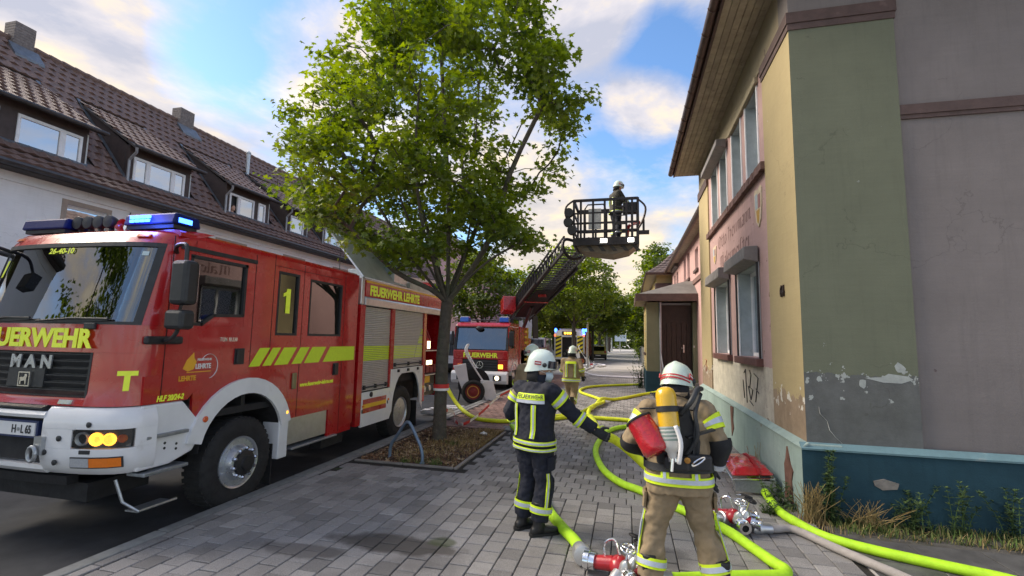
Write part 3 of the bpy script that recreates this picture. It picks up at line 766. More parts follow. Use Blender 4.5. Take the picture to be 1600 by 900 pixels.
# ================================================================== PORCH HOUSE further along the right side
nh = thing('porch_house', 'pink house with dark wooden porch door, olive porch pillar and tiled curved roof', 'house', (2.6, 19.6, 0))
pink2 = plaster('pale_pink_render', (.47, .30, .28), None, 0, 0, None, None, streak=.2)
olive2 = plaster('olive_porch_render', (.19, .20, .13), None, 0, 0, None, None, streak=.25)
cream2 = plaster('cream_porch_render', (.46, .37, .17), None, 0, 0, None, None, streak=.2)
X2 = 2.6
wn = [(15.4, 16.2, 4.5, 5.5), (18.9, 19.8, 4.75, 5.6), (21.4, 22.3, 4.7, 5.9), (22.8, 23.7, 4.7, 5.9), (26.2, 27.2, 4.7, 5.7), (27.6, 28.5, 4.7, 5.7)]
obj('facade_wall', MB().wall('x', X2, .3, 14.21, 30, -.3, 6.3, wn), pink2, nh)
for (y0, y1, z0, z1) in wn:
    w = obj('window', MB().wall('x', X2+.12, .05, y0, y1, z0, z1, [(y0+.08, (y0+y1)/2-.03, z0+.08, z1-.08), ((y0+y1)/2+.03, y1-.08, z0+.08, z1-.08)]), frame_w, nh)
    obj('pane', MB().box(X2+.14, X2+.145, y0+.05, y1-.05, z0+.05, z1-.05), housepane, w)
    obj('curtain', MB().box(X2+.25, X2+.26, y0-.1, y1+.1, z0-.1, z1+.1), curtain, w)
    obj('sill', MB().box(X2-.08, X2+.12, y0-.06, y1+.06, z0-.1, z0-.001), brown, w)
obj('shutter_box', MB().prism([(X2-.18, 5.92), (X2, 5.88), (X2, 6.12), (X2-.17, 6.1)], 'y', 26.1, 28.6), shutm, nh)
obj('ledge', MB().box(X2-.06, X2, 14.21, 20.2, 4.25, 4.42), brownw, nh)
e = MB().tube([(2.2, 15.2, 6.08), (2.2, 30, 6.08)], .09, 8); obj('gutter', e, gm, nh)
obj('soffit', MB().box(2.22, X2, 14.21, 30, 6.08, 6.12), boardm, nh)
# tiled main roof behind the gutter and the curved wing roof that turns to us
def tile_rows(mb, A, B, C, D, nr, nc, h=.05):
    """A,B lower edge; D,C upper edge: overlapping wavy tile rows as real steps"""
    A, B, C, D = map(V, (A, B, C, D)); n = (B-A).cross(D-A).normalized()
    for r in range(nr):
        a0, b0 = A.lerp(D, r/nr), B.lerp(C, r/nr); a1, b1 = A.lerp(D, (r+1.12)/nr), B.lerp(C, (r+1.12)/nr)
        seg = nc*4; lo, hi = [], []
        for i in range(seg+1):
            w = .5-.5*cos(2*pi*i/4); p = a0.lerp(b0, i/seg)+n*(h*.45*w+h*.55); q = a1.lerp(b1, i/seg)+n*(h*.45*w)
            lo.append(p); hi.append(q)
        o = len(mb.v); mb.v += [tuple(p) for p in lo+hi]+[tuple(p-n*h) for p in lo]
        k = seg+1
        for i in range(seg):
            mb.f.append((o+i, o+i+1, o+k+i+1, o+k+i)); mb.f.append((o+i+1, o+i, o+2*k+i, o+2*k+i+1)); mb.mi += [0, 0]
    return mb
tm2 = mat('brown_pantile', (.13, .095, .085), .6, 0, .25, 3, .25, 40, stain=((.06, .05, .05), 2.2, .52, .2), rnd=.1)
mb = MB(); tile_rows(mb, (2.18, 30, 6.14), (2.18, 15.0, 6.14), (5.6, 15.0, 9.6), (5.6, 30, 9.6), 14, 40); obj('roof_tiles', mb, tm2, nh, kind='stuff')
obj('roof', MB().add([(2.18, 14.9, 6.12), (2.18, 30, 6.12), (5.6, 30, 9.55), (5.6, 14.9, 9.55), (9, 14.9, 6.12), (9, 30, 6.12)], [(0,1,2,3),(3,2,5,4),(0,3,4),(1,5,2)]), tilem, nh)
wx0, wy0 = 1.12, 29.6
obj('wing_wall', MB().box(1.72, 8, 30.2, 40, -.3, 6.1), cream2, nh)
obj('wing_corner', MB().box(1.70, 2.5, 30.17, 30.199, -.3, 5.2).box(1.70, 1.719, 30.2, 30.6, -.3, 5.2), olive2, nh)
obj('wing_band', MB().box(1.66, 2.6, 30.12, 30.169, 5.2, 5.5).box(1.66, 1.699, 30.17, 31, 5.2, 5.5), brown, nh)
obj('wing_soffit', MB().box(wx0, 8, wy0, 41, 6.0, 6.05), boardm, nh)
obj('wing_gutter', MB().tube([(wx0, 41, 6.05), (wx0, wy0, 6.05), (8, wy0, 6.05)], .09, 8), gm, nh)
mb = MB()
prof = [(0, 6.08), (.9, 6.75), (1.7, 7.6), (2.6, 8.8), (3.5, 10.2)]
for (d0, z0), (d1, z1) in zip(prof[:-1], prof[1:]):
    tile_rows(mb, (wx0+d0, wy0+d0, z0), (8+2-d0, wy0+d0, z0), (8+2-d1, wy0+d1, z1), (wx0+d1, wy0+d1, z1), 4, 26, .06)
    tile_rows(mb, (wx0+d0, 41, z0), (wx0+d0, wy0+d0, z0), (wx0+d1, wy0+d1, z1), (wx0+d1, 41, z1), 4, 30, .06)
obj('wing_roof_tiles', mb, tm2, nh, kind='stuff')
# porch
p = obj('porch_wall', MB().box(.72, 1.20, 19.6, 19.95, -.3, 3.5).box(2.45, 2.598, 19.6, 19.95, -.3, 3.5), olive2, nh)
obj('porch_side', MB().wall('x', .722, .2, 19.951, 22.6, -.3, 3.5, [(20.5, 21.0, 1.5, 3.1), (21.4, 21.9, 1.5, 3.1)]), cream2, nh)
for y in (20.5, 21.4):
    w = obj('porch_window', MB().wall('x', .80, .05, y, y+.5, 1.5, 3.1, [(y+.05, y+.45, 1.55, 3.05)]), brown, nh)
    obj('pane', MB().box(.82, .826, y+.03, y+.47, 1.53, 3.07), darkglass, w)
    obj('sill', MB().box(.66, .80, y-.05, y+.55, 1.4, 1.499), brown, w)
obj('porch_plinth', MB().box(.68, 1.23, 19.56, 19.599, -.3, .8).box(.68, .719, 19.6, 22.6, -.3, .8), teald, nh)
obj('porch_interior', MB().box(.95, 2.59, 22.5, 22.59, -.3, 3.5), dark, nh)
doorw = mat('dark_door_wood', (.035, .016, .012), .5, 0, .35, 5, .3, 30, rnd=.15)
door = obj('porch_door', MB().box(1.3, 2.44, 20.05, 20.10, .50, 3.42), doorw, nh)
for i in range(6):
    x = 1.3+i*.19; obj('door_plank', MB().box(x+.006, x+.184, 20.015, 20.049, .55, 2.7), doorw, door, bev=.006)
obj('door_handle', MB().box(2.12, 2.16, 20.0, 20.014, 1.55, 1.85).tube([(2.14, 19.96, 1.72), (2.04, 19.96, 1.72)], .012, 6).tube([(2.14, 20.01, 1.72), (2.14, 19.96, 1.72)], .012, 6), chrome, door)
obj('door_frame', MB().box(1.21, 1.299, 19.7, 20.1, .45, 3.5).box(1.3, 2.44, 19.98, 20.09, 3.421, 3.5), mat('grey_blue_frame_paint', (.22, .24, .28), .6), nh)
obj('doorbell', MB().box(2.452, 2.50, 19.585, 19.599, 1.75, 1.83), alu, nh)
for i in range(3):
    obj('step', MB().box(1.24, 2.7, 19.0+i*.3 if False else 18.85+i*.28, 20.1, -.1+i*.17, .07+i*.17), mat('step_concrete', (.20, .20, .19), .85, 0, .2, 4, .35, 60), nh, bev=.01)
obj('downpipe', MB().tube([(1.245, 19.55, .3), (1.245, 19.55, 3.5)], .045, 8), mat('grey_downpipe', (.33, .34, .38), .5, .4), nh)
obj('handrail', MB().tube([(1.28, 18.9, .1), (1.28, 18.9, .95), (1.25, 19.55, 1.5)], .02, 6), mat('grey_downpipe', (.33, .34, .38), .5, .4), nh)
roofsheet = mat('porch_roof_felt', (.15, .14, .13), .75, 0, .2, 3, .2, 30)
obj('porch_roof', MB().add([(.32, 19.15, 3.62), (3.0, 19.15, 3.62), (3.0, 23, 3.62), (.32, 23, 3.62), (.32, 19.15, 3.78), (3.0, 19.15, 3.78), (3.0, 23, 3.78), (.32, 23, 3.78), (2.3, 20.6, 4.45), (2.59, 20.6, 4.45), (2.59, 23, 4.45), (2.3, 23, 4.45)],
  [(0,3,2,1),(0,1,5,4),(1,2,6,5),(3,0,4,7),(4,5,9,8),(7,4,8,11),(8,9,10,11),(5,6,10,9)]), roofsheet, nh)
obj('porch_fascia', MB().box(.29, 3.0, 19.12, 19.149, 3.52, 3.80).box(.29, .319, 19.15, 23, 3.52, 3.80), brown, nh)
obj('porch_soffit', MB().box(.32, 3.0, 19.15, 23, 3.57, 3.619), boardm, nh)
# ================================================================== ROW HOUSE on the left
lh = thing('row_house', 'long white row house with brown tiled roof, dormers and white windows behind the fire engine', 'house', (-14.5, 8, 0))
WX, GXL, GZ = -14.5, -14.0, 5.86
wallw = plaster('white_house_render', (.90, .91, .93), None, 0, 0, None, None, streak=.16, var=.05)
frl = mat('window_surround_paint', (.40, .33, .28), .85, 0, .1, 6, .2, 60)
LY0, LY1 = -1.0, 36.5
lw = [(y0, y1, z0, z1) for z0, z1 in ((.9, 2.3), (3.75, 5.30)) for (y0, y1) in ((2.2, 3.5), (6.2, 7.62), (9.25, 10.25), (14.1, 15.3), (17.6, 18.8), (21.2, 22.4), (25, 26.2), (29, 30.2), (33, 34.2))]
obj('facade_wall', MB().wall('x', WX-.3, .3, LY0, LY1, -.3, 5.80, lw), wallw, lh)
obj('end_wall', MB().prism([(WX-.301, -.3), (-22.6, -.3), (-22.6, 5.6), (-18.5, 10.7), (WX-.301, 6.0)], 'y', LY1-.3, LY1), wallw, lh)
rev = mat('pane_reflecting_evening_sky', (.10, .14, .18), .12, 0, .1, 3, 0, 20)
def pvc_window(y0, y1, z0, z1, x, parent, splits=(), tilt=None, thick=.07):
    cuts = [y0]+list(splits)+[y1]; holes = [(a+.07, b-.07, z0+.08, z1-.08) for a, b in zip(cuts[:-1], cuts[1:])]
    w = obj('window', MB().wall('x', x, thick, y0, y1, z0, z1, holes), frame_w, parent, bev=.01)
    for k, h in enumerate(holes):
        if tilt is not None and k == tilt: continue
        obj('pane', MB().box(x+.03, x+.037, h[0]-.02, h[1]+.02, h[2]-.02, h[3]+.02), housepane, w)
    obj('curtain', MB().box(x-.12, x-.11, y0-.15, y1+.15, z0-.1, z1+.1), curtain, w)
    return w
for i, (y0, y1, z0, z1) in enumerate(lw):
    if y0 < 5: continue
    w = pvc_window(y0, y1, z0, z1, WX-.16, lh, ())
    obj('surround', MB().wall('x', WX-.005, .03, y0-.12, y1+.12, z0-.12, z1+.12, [(y0, y1, z0, z1)]), frl, w)
rafter = mat('dark_fascia_paint', (.055, .045, .042), .7, 0, .2, 4, .2, 40)
obj('eaves_band', MB().box(WX+.001, WX+.06, LY0, LY1, 5.52, 5.74), wallw, lh)
obj('soffit', MB().box(WX+.001, GXL-.02, LY0, LY1+.2, 5.742, 5.80), rafter, lh)
obj('gutter', MB().tube([(GXL+.04, LY0, GZ-.03), (GXL+.04, LY1+.2, GZ-.03)], .085, 8), mat('dark_zinc_gutter', (.075, .075, .08), .45, .6, .2, 5, .1, 40), lh)
# roof surface: steep main slope with a flatter foot
RX, RZ = -18.5, 10.85
def rz_at(x):
    return GZ+.06+(GXL-x)*.62 if x > -14.75 else GZ+.06+.75*.62+(-14.75-x)*(RZ-GZ-.06-.465)/(-14.75-RX)
obj('roof', MB().add([(GXL, LY0, GZ+.01), (-14.75, LY0, rz_at(-14.75)-.05), (RX, LY0, RZ-.05), (-23.1, LY0, GZ), (GXL, LY1+.2, GZ+.01), (-14.75, LY1+.2, rz_at(-14.75)-.05), (RX, LY1+.2, RZ-.05), (-23.1, LY1+.2, GZ)],
   [(0,1,5,4),(1,2,6,5),(2,3,7,6),(0,3,2,1),(4,5,6,7)]), rafter, lh)
rtile = mat('brown_interlocking_tile', (.165, .102, .084), .6, 0, .2, 6, .3, 50, rnd=.16, stain=((.055, .045, .042), 5, .55, .2))
rtile2 = mat('brown_interlocking_tile_field', (.165, .102, .084), .6, 0, .25, 5, .3, 50, stain=((.055, .045, .042), 4, .52, .2))
dorm = [(4.8, 10.05, ((5.6, 6.7, ()), (7.15, 7.85, ()), (8.22, 9.70, (9.22,)))), (10.95, 13.35, ((11.15, 12.92, (11.62, 12.48)),)), (14.62, 17.15, ((14.85, 16.1, (15.32,)), (16.32, 16.72, ()))),
        (17.95, 19.7, ((18.3, 19.2, ()),)), (20.6, 23.0, ((20.85, 22.5, (21.3, 22.0)),)), (24.6, 27.2, ((24.9, 26.6, (25.6,)),)), (28.6, 31.0, ((28.9, 30.5, (29.6,)),))]
DXF = -14.92
def dz(x): return 7.62+(-14.62-x)*.66
def xmeet():
    x = -14.62
    while dz(x) > rz_at(x) and x > RX: x -= .02
    return x
XM = xmeet()
TW, TL = .30, .36
def tile_shape():
    mb = MB(); n = 4; P = []
    for j, (s, zz_) in enumerate(((0, .035), (TL+.03, 0))):
        for i in range(n+1):
            u = i/n; P.append((s, u*TW, zz_+.028*sin(u*pi*2)*(.5 if u > .5 else 1)+.012))
    P += [(0, P[0][1], -.005), (0, P[n][1], -.005)]
    f = [(i, i+1, n+2+i, n+1+i) for i in range(n)]+[tuple([2*n+2]+[n-i for i in range(n, -1, -1)][::1]+[2*n+3])]
    return P, f
TP, TF = tile_shape()
spots = []                                      # origin, slope dir, kind
def slope_tiles(x0, z0, x1, z1, ya, yb, skip, stagger=True):
    Ld = V((x1-x0, 0, z1-z0)); n = max(1, int(Ld.length/TL)); d = Ld.normalized()
    for r in range(n):
        p = V((x0, 0, z0))+d*(r*Ld.length/n)
        y = ya+(0 if r % 2 or not stagger else TW/2)
        while y+TW <= yb+.16:
            c = p+d*TL/2
            if not skip(c.x, y+TW/2): spots.append((V((p.x, y, p.z)), d))
            y += TW
def under_dormer(x, y):
    return any(a-.05 < y < b+.05 for a, b, _ in dorm) and DXF-.12 > x > XM-.05
slope_tiles(GXL+.05, GZ+.05, -14.75, rz_at(-14.75)-.02, LY0, LY1, lambda x, y: False)
slope_tiles(-14.75, rz_at(-14.75), RX, RZ, LY0, LY1, lambda x, y: under_dormer(x, y) or (abs(x-RX) < .1))
for a, b, _ in dorm:
    slope_tiles(-14.62, 7.62, XM, dz(XM), a-.02, b-.1, lambda x, y: y < LY0)
spots.sort(key=lambda s: (s[0].y < 5.2, s[0].length))
fld = MB(); t0 = None
for i, (p, d) in enumerate(spots):
    a = atan2(d.z, -d.x); n = V((-d.z, 0, d.x)); n = n if n.z > 0 else -n
    if i < 300:
        if t0 is None:
            t0 = obj('roof_tile', MB().add(TP, TF), rtile, None, fixn=False); t0.parent = lh; o = t0
        else: o = t0.copy(); COL.objects.link(o)
        M = Matrix((d, Y_, n)).transposed().to_4x4(); M.translation = p-lh.location; o.matrix_local = M
    else:
        fld.add([p+d*q[0]+Y_*q[1]+n*q[2] for q in TP], TF)
obj('roof_tile', fld, rtile2, lh, kind='stuff', fixn=False)
rd = MB(); y = LY0
while y < LY1: rd.tube([(RX, y, RZ+.03), (RX, y+.40, RZ+.015)], [.12, .105], 8); y += .38
obj('ridge_tiles', rd, rtile2, lh, kind='stuff')
clad = mat('dark_brown_cladding', (.06, .043, .040), .7, 0, .2, 5, .25, 60)
zinc = mat('blue_grey_zinc', (.16, .18, .21), .5, .5, .2, 6, .1, 50)
for di, (a, b, wins) in enumerate(dorm):
    D = obj('dormer', MB().wall('x', DXF-.1, .1, a+.06, b-.2, 6.2, 7.72, [(w0, w1, 6.52, 7.38) for w0, w1, _ in wins]), clad, lh)
    ck = MB()
    for y in (a+.06, b-.26): ck.prism([(DXF-.101, 6.2), (DXF-.101, 7.7), (XM, dz(XM)-.02), (XM, rz_at(XM)-.3)], 'y', y, y+.06)
    parts('dormer_cheek', ck, clad, D)
    ro = MB().prism([(-14.60, 7.53), (-14.60, 7.60), (XM-.05, dz(XM-.05)-.01), (XM-.05, dz(XM-.05)-.08)], 'y', a-.02, b+.0)
    obj('dormer_roof', ro, rafter, D)
    obj('dormer_gutter', MB().tube([(-14.55, a-.05, 7.60), (-14.55, b+.05, 7.60)], .06, 8), MATS['dark_zinc_gutter'], D)
    if a > 5:
        obj('dormer_downpipe', MB().tube([(-14.55, a-.02, 7.56), (-14.60, a+.02, 7.42), (-14.85, a+.02, 7.2), (-14.85, a+.02, 6.45)], .04, 6), mat('pale_downpipe', (.35, .36, .38), .5, .4), D)
    fz = MB()
    for y in (a+.0, b-.2): fz.bar((DXF+.0, y, rz_at(DXF)+.05), (XM, y, rz_at(XM)+.06), .10, .02)
    parts('flashing', fz, zinc, D)
    obj('edge_strip', MB().box(DXF-.02, DXF+.012, b-.235, b-.20, 6.35, 7.5), frame_old, D)
    obj('apron', MB().prism([(DXF+.02, rz_at(DXF+.02)+.08), (DXF+.01, 6.5), (DXF+.03, 6.5), (DXF+.06, rz_at(DXF+.06)+.08)], 'y', a+.1, b-.2), zinc, D)
    for wi, (w0, w1, sp_) in enumerate(wins):
        pvc_window(w0, w1, 6.52, 7.38, DXF-.04, D, sp_, tilt=0 if (di == 2 and wi == 0) else None)
# chimneys and vent
brick = mat('weathered_chimney_brick', (.19, .165, .16), .9, 0, .3, 14, .7, 26, stain=((.10, .09, .09), 5, .55, .2))
for (y0, y1) in ((9.72, 10.25), (15.35, 16.0), (23.5, 24.1)):
    ch = MB(); z = RZ-.7
    while z < RZ+.50:
        ch.box(RX-.22+rs.uniform(-.004, .004), RX+.24, y0, y1+rs.uniform(-.004, .004), z, z+.075); ch.box(RX-.21, RX+.23, y0+.01, y1-.01, z+.075, z+.085); z += .085
    c = obj('chimney', ch, brick, lh)
    obj('chimney_flashing', MB().prism([(RX+.241, RZ-.28), (RX+.60, RZ-.66), (RX+.60, RZ-.58), (RX+.241, RZ-.14)], 'y', y0-.12, y1+.12), zinc, c)
vy = 18.15
obj('vent_pipe', MB().tube([(-17.35, vy, rz_at(-17.35)-.1), (-17.35, vy, rz_at(-17.35)+.95)], .085, 10).lathe([(.11, 0), (.11, .06), (.02, .12)], (-17.35, vy, rz_at(-17.35)+.93)), steel, lh)
cb = MB().tube(smoothpath([(WX+.02, 10.9, 5.5), (WX+.03, 10.8, 5.1), (WX+.02, 10.95, 4.6)], 5), .012, 5); obj('loose_cable', cb, black, lh)
# ------------------------------------------------------------------ pink house beyond the row
ph = thing('pink_house', 'tall pink house with gabled roof beyond the white row house', 'house', (-16, 40, 0))
phm = plaster('rose_house_render', (.50, .33, .36), None, 0, 0, None, None, streak=.15)
hw = [(-19.2+i*2.1, -18.2+i*2.1, z, z+1.4) for i in range(3) for z in (1.0, 3.8, 6.3)]
obj('gable_wall', MB().wall('y', 40, .3, -20.5, -12.4, -.3, 7.8, hw), phm, ph)
obj('gable_top', MB().prism([(-20.5, 7.801), (-12.4, 7.801), (-16.45, 11.4)], 'y', 40, 40.3), phm, ph)
obj('side_wall', MB().box(-12.7, -12.4, 40.301, 52, -.3, 7.8), phm, ph)
obj('roof', MB().prism([(-21.0, 7.55), (-16.45, 11.55), (-11.9, 7.55), (-11.9, 7.72), (-16.45, 11.8), (-21, 7.72)], 'y', 39.6, 52.3), tm2, ph)
for (a, b, z0, z1) in hw:
    w = obj('window', MB().wall('y', 40.1, .06, a, b, z0, z1, [(a+.08, (a+b)/2-.03, z0+.08, z1-.08), ((a+b)/2+.03, b-.08, z0+.08, z1-.08)]), frame_w, ph)
    obj('pane', MB().box(a+.05, b-.05, 40.13, 40.137, z0+.05, z1-.05), housepane, w)
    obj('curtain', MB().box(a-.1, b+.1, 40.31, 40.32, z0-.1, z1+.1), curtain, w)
# ================================================================== FIRE ENGINE (near, left)
Z0 = -.12
EX = -4.55; EC = -5.70; EW = 1.15            # kerb side plane, centre line, half width
eng = thing('fire_engine', 'big red and white fire engine parked at the kerb with a lit blue beacon', 'fire engine', (EC, 7.6, Z0))
FP = [(0, 3.44), (.30, 3.445), (.55, 3.46), (.75, 3.485), (.92, 3.525), (1.03, 3.575), (1.10, 3.64), (1.14, 3.74), (1.15, 3.86)]
def fy(z):                                   # how far the front leans back at height z
    pts = [(-.2, .02), (.55, .05), (.75, .0), (1.25, .0), (1.3, .02), (2.02, .05), (2.86, .24), (2.98, .32), (3.05, .52)]
    for (a, p), (b, q) in zip(pts[:-1], pts[1:]):
        if z <= b: return p+(q-p)*(z-a)/(b-a)
    return pts[-1][1]
def fpt(s, z, off=0.0):
    """point of the cab front: s = sideways from the centre (metres), z = height"""
    a = abs(s); sg = 1 if s >= 0 else -1
    for i, ((x0, y0), (x1, y1)) in enumerate(zip(FP[:-1], FP[1:])):
        if a <= x1 or i == len(FP)-2:
            t = (a-x0)/(x1-x0); y = y0+(y1-y0)*t; dx, dy = x1-x0, y1-y0; break
    ln = sqrt(dx*dx+dy*dy); nx, ny = dy/ln*sg, -dx/ln
    return V((EC+s+nx*off, y+fy(z)+ny*off, z))
SS = [0, .15, .3, .45, .6, .75, .84, .92, .98, 1.03, 1.07, 1.10, 1.125, 1.14, 1.15]
def srange(a, b):
    full = sorted({-x for x in SS} | set(SS)); r = [a]+[x for x in full if a+.004 < x < b-.004]+[b]; return r
def fpatch(a, b, z0, z1, o0, o1, nz=4, mb=None, zs=None):
    """curved slab on the cab front between offsets o0 (inner) and o1 (outer)"""
    mb = mb or MB(); S = srange(a, b); Z = zs or [z0+(z1-z0)*i/nz for i in range(nz+1)]
    n = len(S); k = len(Z)
    P = [fpt(s, z, o1) for z in Z for s in S]+[fpt(s, z, o0) for z in Z for s in S]
    f = []
    for j in range(k-1):
        for i in range(n-1):
            q = j*n+i; f.append((q, q+1, q+n+1, q+n)); q += n*k; f.append((q+n, q+n+1, q+1, q))
    B = n*k
    for i in range(n-1): f.append((i, B+i, B+i+1, i+1)); q = (k-1)*n+i; f.append((q, q+1, B+q+1, B+q))
    for j in range(k-1): q = j*n; f.append((q, q+n, B+q+n, B+q)); q += n-1; f.append((q, B+q, B+q+n, q+n))
    return mb.add(P, f)
def part(name, mb, m, parent=None, **k): return obj(name, mb, m, parent or eng, **k)
# --- front
def front_panel(a, b, z0, z1, m, name='front_panel', o=(-.05, 0), **k): return part(name, fpatch(a, b, z0, z1, *o), m, smooth=True, **k)
grill_h = (1.32, 1.735)
front_panel(-1.15, 1.15, 1.745, 2.015, red)
parts('front_panel', fpatch(.741, 1.15, 1.245, 1.744, -.05, 0, mb=fpatch(-1.15, -.741, 1.245, 1.744, -.05, 0)), red, eng, smooth=True)
front_panel(-.74, .74, 1.245, 1.318, red)
gr = front_panel(-.74, .74, 1.319, 1.744, black, 'grille', (-.09, -.045))
for i in range(6):
    z = 1.335+i*.068
    mb = MB(); S = srange(-.72, .72); mb.rings([[fpt(s, z, -.04), fpt(s, z+.045, -.012), fpt(s, z+.055, -.012), fpt(s, z+.058, -.045)] for s in S])
    part('grille_slat', mb, black, gr)
parts('grille_bar', fpatch(-.745, -.72, 1.319, 1.744, -.05, .004, mb=fpatch(.72, .745, 1.319, 1.744, -.05, .004)), black, gr)
part('grille_plate', fpatch(-.26, .22, 1.40, 1.60, -.05, -.004), black, gr)
# lettering and badge
def ftext(s, size, s0, z, m, name, sx=1, bold=0, depth=.006, off=.003, align='CENTER', parent=None):
    p = fpt(s0, z, off); q = fpt(s0+.02, z, off); w = fpt(s0, z+.02, off)
    return text(s, size, p, (q-p), (w-p), m, parent or eng, name, sx, bold, depth, align)
ftext('FEUERWEHR', .245, 0.0, 1.795, neonb, 'front_lettering', 1.06, .010)
for i, ch in enumerate('MAN'): ftext(ch, .165, -.20+i*.20+.03, 1.59, steel, 'maker_letter', 1.12, .008, .012, .0, parent=gr)
part('badge_frame', MB().wall('y', fpt(0, 1.48, .012).y-.006, .012, EC-.075, EC+.075, 1.405, 1.545, [(EC-.064, EC+.064, 1.416, 1.534)]), chrome, gr)
lion = [(-.052,-.05),(-.046,-.012),(-.05,.012),(-.034,.02),(-.004,.018),(.012,.03),(.014,.046),(.034,.05),(.046,.036),(.042,.018),(.036,.0),(.036,-.05),(.022,-.05),(.018,-.018),(.004,-.014),(-.014,-.02),(-.028,-.018),(-.03,-.05)]
part('lion_badge', MB().prism([(EC+a, 1.475+b) for a, b in lion], 'y', fpt(0, 1.48, .012).y-.008, fpt(0, 1.48, .0).y), chrome, gr)
ftext('T', .24, 1.055, 1.40, neonb, 'letter_t', 1.0, .012)
part('type_badge', fpatch(.47, .62, 1.262, 1.30, -.005, .012), chrome)
# --- windscreen and its frame
ws = part('windscreen', fpatch(-1.045, 1.045, 2.03, 2.83, -.018, -.010, 6), screen, smooth=True)
wf = part('windscreen_seal', fpatch(-1.09, 1.09, 2.016, 2.045, -.03, .006, 1), black)
part('windscreen_seal', fpatch(-1.09, 1.09, 2.815, 2.86, -.03, .006, 1), black)
parts('windscreen_seal', fpatch(-1.09, -1.04, 2.046, 2.814, -.03, .004, 6, mb=fpatch(1.04, 1.09, 2.046, 2.814, -.03, .004, 6)), black, eng)
parts('a_pillar', fpatch(-1.15, -1.091, 2.016, 2.86, -.06, 0, 6, mb=fpatch(1.091, 1.15, 2.016, 2.86, -.06, 0, 6)), red, eng, smooth=True)
part('roof_brow', fpatch(-1.15, 1.15, 2.861, 3.05, -.06, 0, zs=[2.861, 2.92, 2.98, 3.015, 3.05]), red, smooth=True)
for s in (-.93, .80): part('marker_lamp', fpatch(s, s+.13, 2.925, 2.955, .0, .02), orange)
for s0, s1 in ((-.75, -.05), (.05, .85)):
    a, b = fpt(s0, 2.04, .03), fpt(s1, 2.07, .035)
    w = part('wiper', MB().tube([a, a.lerp(b, .5)+V((0, -.012, .015)), b], .011, 6).bar(a.lerp(b, .1)-V((0,0,.012)), b-V((0,0,.004)), .012, .03), black)
part('wiper_base', fpatch(.62, .74, 1.965, 2.03, .0, .03, 1), black, bev=.01)
text('26-40-10', .085, fpt(-.2, 2.745, .004), fpt(.2, 2.745, .004)-fpt(-.2, 2.745, .004), fpt(0, 2.8, 0)-fpt(0, 2.7, 0), neonb, eng, 'windscreen_code', 1.1, .002, .002)
text('1', .26, fpt(-.96, 2.50, .004), fpt(-.5, 2.6, 0)-fpt(-.9, 2.5, 0), fpt(-.88, 2.8, 0)-fpt(-.92, 2.5, 0), neonb, eng, 'windscreen_number', .9, .006, .002)
part('sticker', fpatch(.93, .985, 2.72, 2.765, -.008, -.004, 1), mat('pale_sticker', (.5, .62, .64), .5))
# --- bumper
def bz(z): return z
bs = srange(-1.15, 1.15)
def slab(a, b, zs, o1s, m, name, o0=-.12, par=None, **k):
    mb = MB(); S = srange(a, b); n = len(S); kk = len(zs)
    P = [fpt(s, z, o) for z, o in zip(zs, o1s) for s in S]+[fpt(s, z, o0) for z in zs for s in S]; f = []
    for j in range(kk-1):
        for i in range(n-1):
            q = j*n+i; f.append((q, q+1, q+n+1, q+n)); q += n*kk; f.append((q+n, q+n+1, q+1, q))
    B = n*kk
    for i in range(n-1): f.append((i, B+i, B+i+1, i+1)); q = (kk-1)*n+i; f.append((q, q+1, B+q+1, B+q))
    for j in range(kk-1): q = j*n; f.append((q, q+n, B+q+n, B+q)); q += n-1; f.append((q, B+q, B+q+n, q+n))
    mb.add(P, f); return part(name, mb, m, par, smooth=True, **k)
bump = slab(.40, 1.15, [.62, .66, .72, .80, .87], [-.02, .02, .045, .055, .055], white, 'bumper')
slab(.40, 1.15, [1.045, 1.08, 1.13, 1.20, 1.235], [.055, .055, .05, .02, -.01], white, 'bumper')
slab(.40, .72, [.871, .95, 1.044], [.055, .055, .055], white, 'bumper')
slab(1.12, 1.15, [.871, .95, 1.044], [.055, .055, .055], white, 'bumper')
slab(-1.15, -.40, [.62, .66, .80, 1.13, 1.20, 1.235], [-.02, .02, .055, .05, .02, -.01], white, 'bumper')
slab(-.399, .399, [1.13, 1.16, 1.19], [.045, .055, .03], white, 'bumper')
slab(-.399, .399, [.72, .9, 1.129], [-.02, -.03, -.03], dark, 'bumper_recess')
slab(-.399, .399, [.62, .66, .70], [.0, .03, .02], white, 'bumper')
part('hood_gap', fpatch(-.6, .58, 1.19, 1.243, -.1, -.02, 1), black)
part('front_flap', MB().prism([(3.44, 1.19), (3.40, 1.215), (3.40, 1.225), (3.5, 1.26), (3.52, 1.19)], 'x', EC-.35, EC+.36), black)
# headlamp with its lit turn signal, fog lamp below
hl = slab(.721, 1.119, [.872, .95, 1.043], [.015, .03, .02], black, 'headlight')
def lampcup(s, z, r, off, m, nm, par):
    c = fpt(s, z, off); n = (fpt(s, z, off+.05)-c).normalized(); u = Z_; w = n.cross(u).normalized(); u = w.cross(n)
    mb = MB(); R = []
    for rr, t in ((r, .0), (r*.9, .012), (r*.45, .004), (.003, -.004)):
        R.append([c+n*t+(u*cos(2*pi*k/14)+w*sin(2*pi*k/14))*rr for k in range(14)])
    mb.rings(R); return part(nm, mb, m, par, smooth=True)
warm = emis('lit_turn_signal', (1.0, .42, .04), 1.15)
lampcup(.80, .958, .066, .036, lens, 'reflector', hl)
lampcup(.925, .958, .064, .040, warm, 'turn_signal', hl); lampcup(1.02, .955, .060, .036, warm, 'turn_signal', hl); lampcup(1.085, .955, .040, .030, orange, 'reflector', hl)
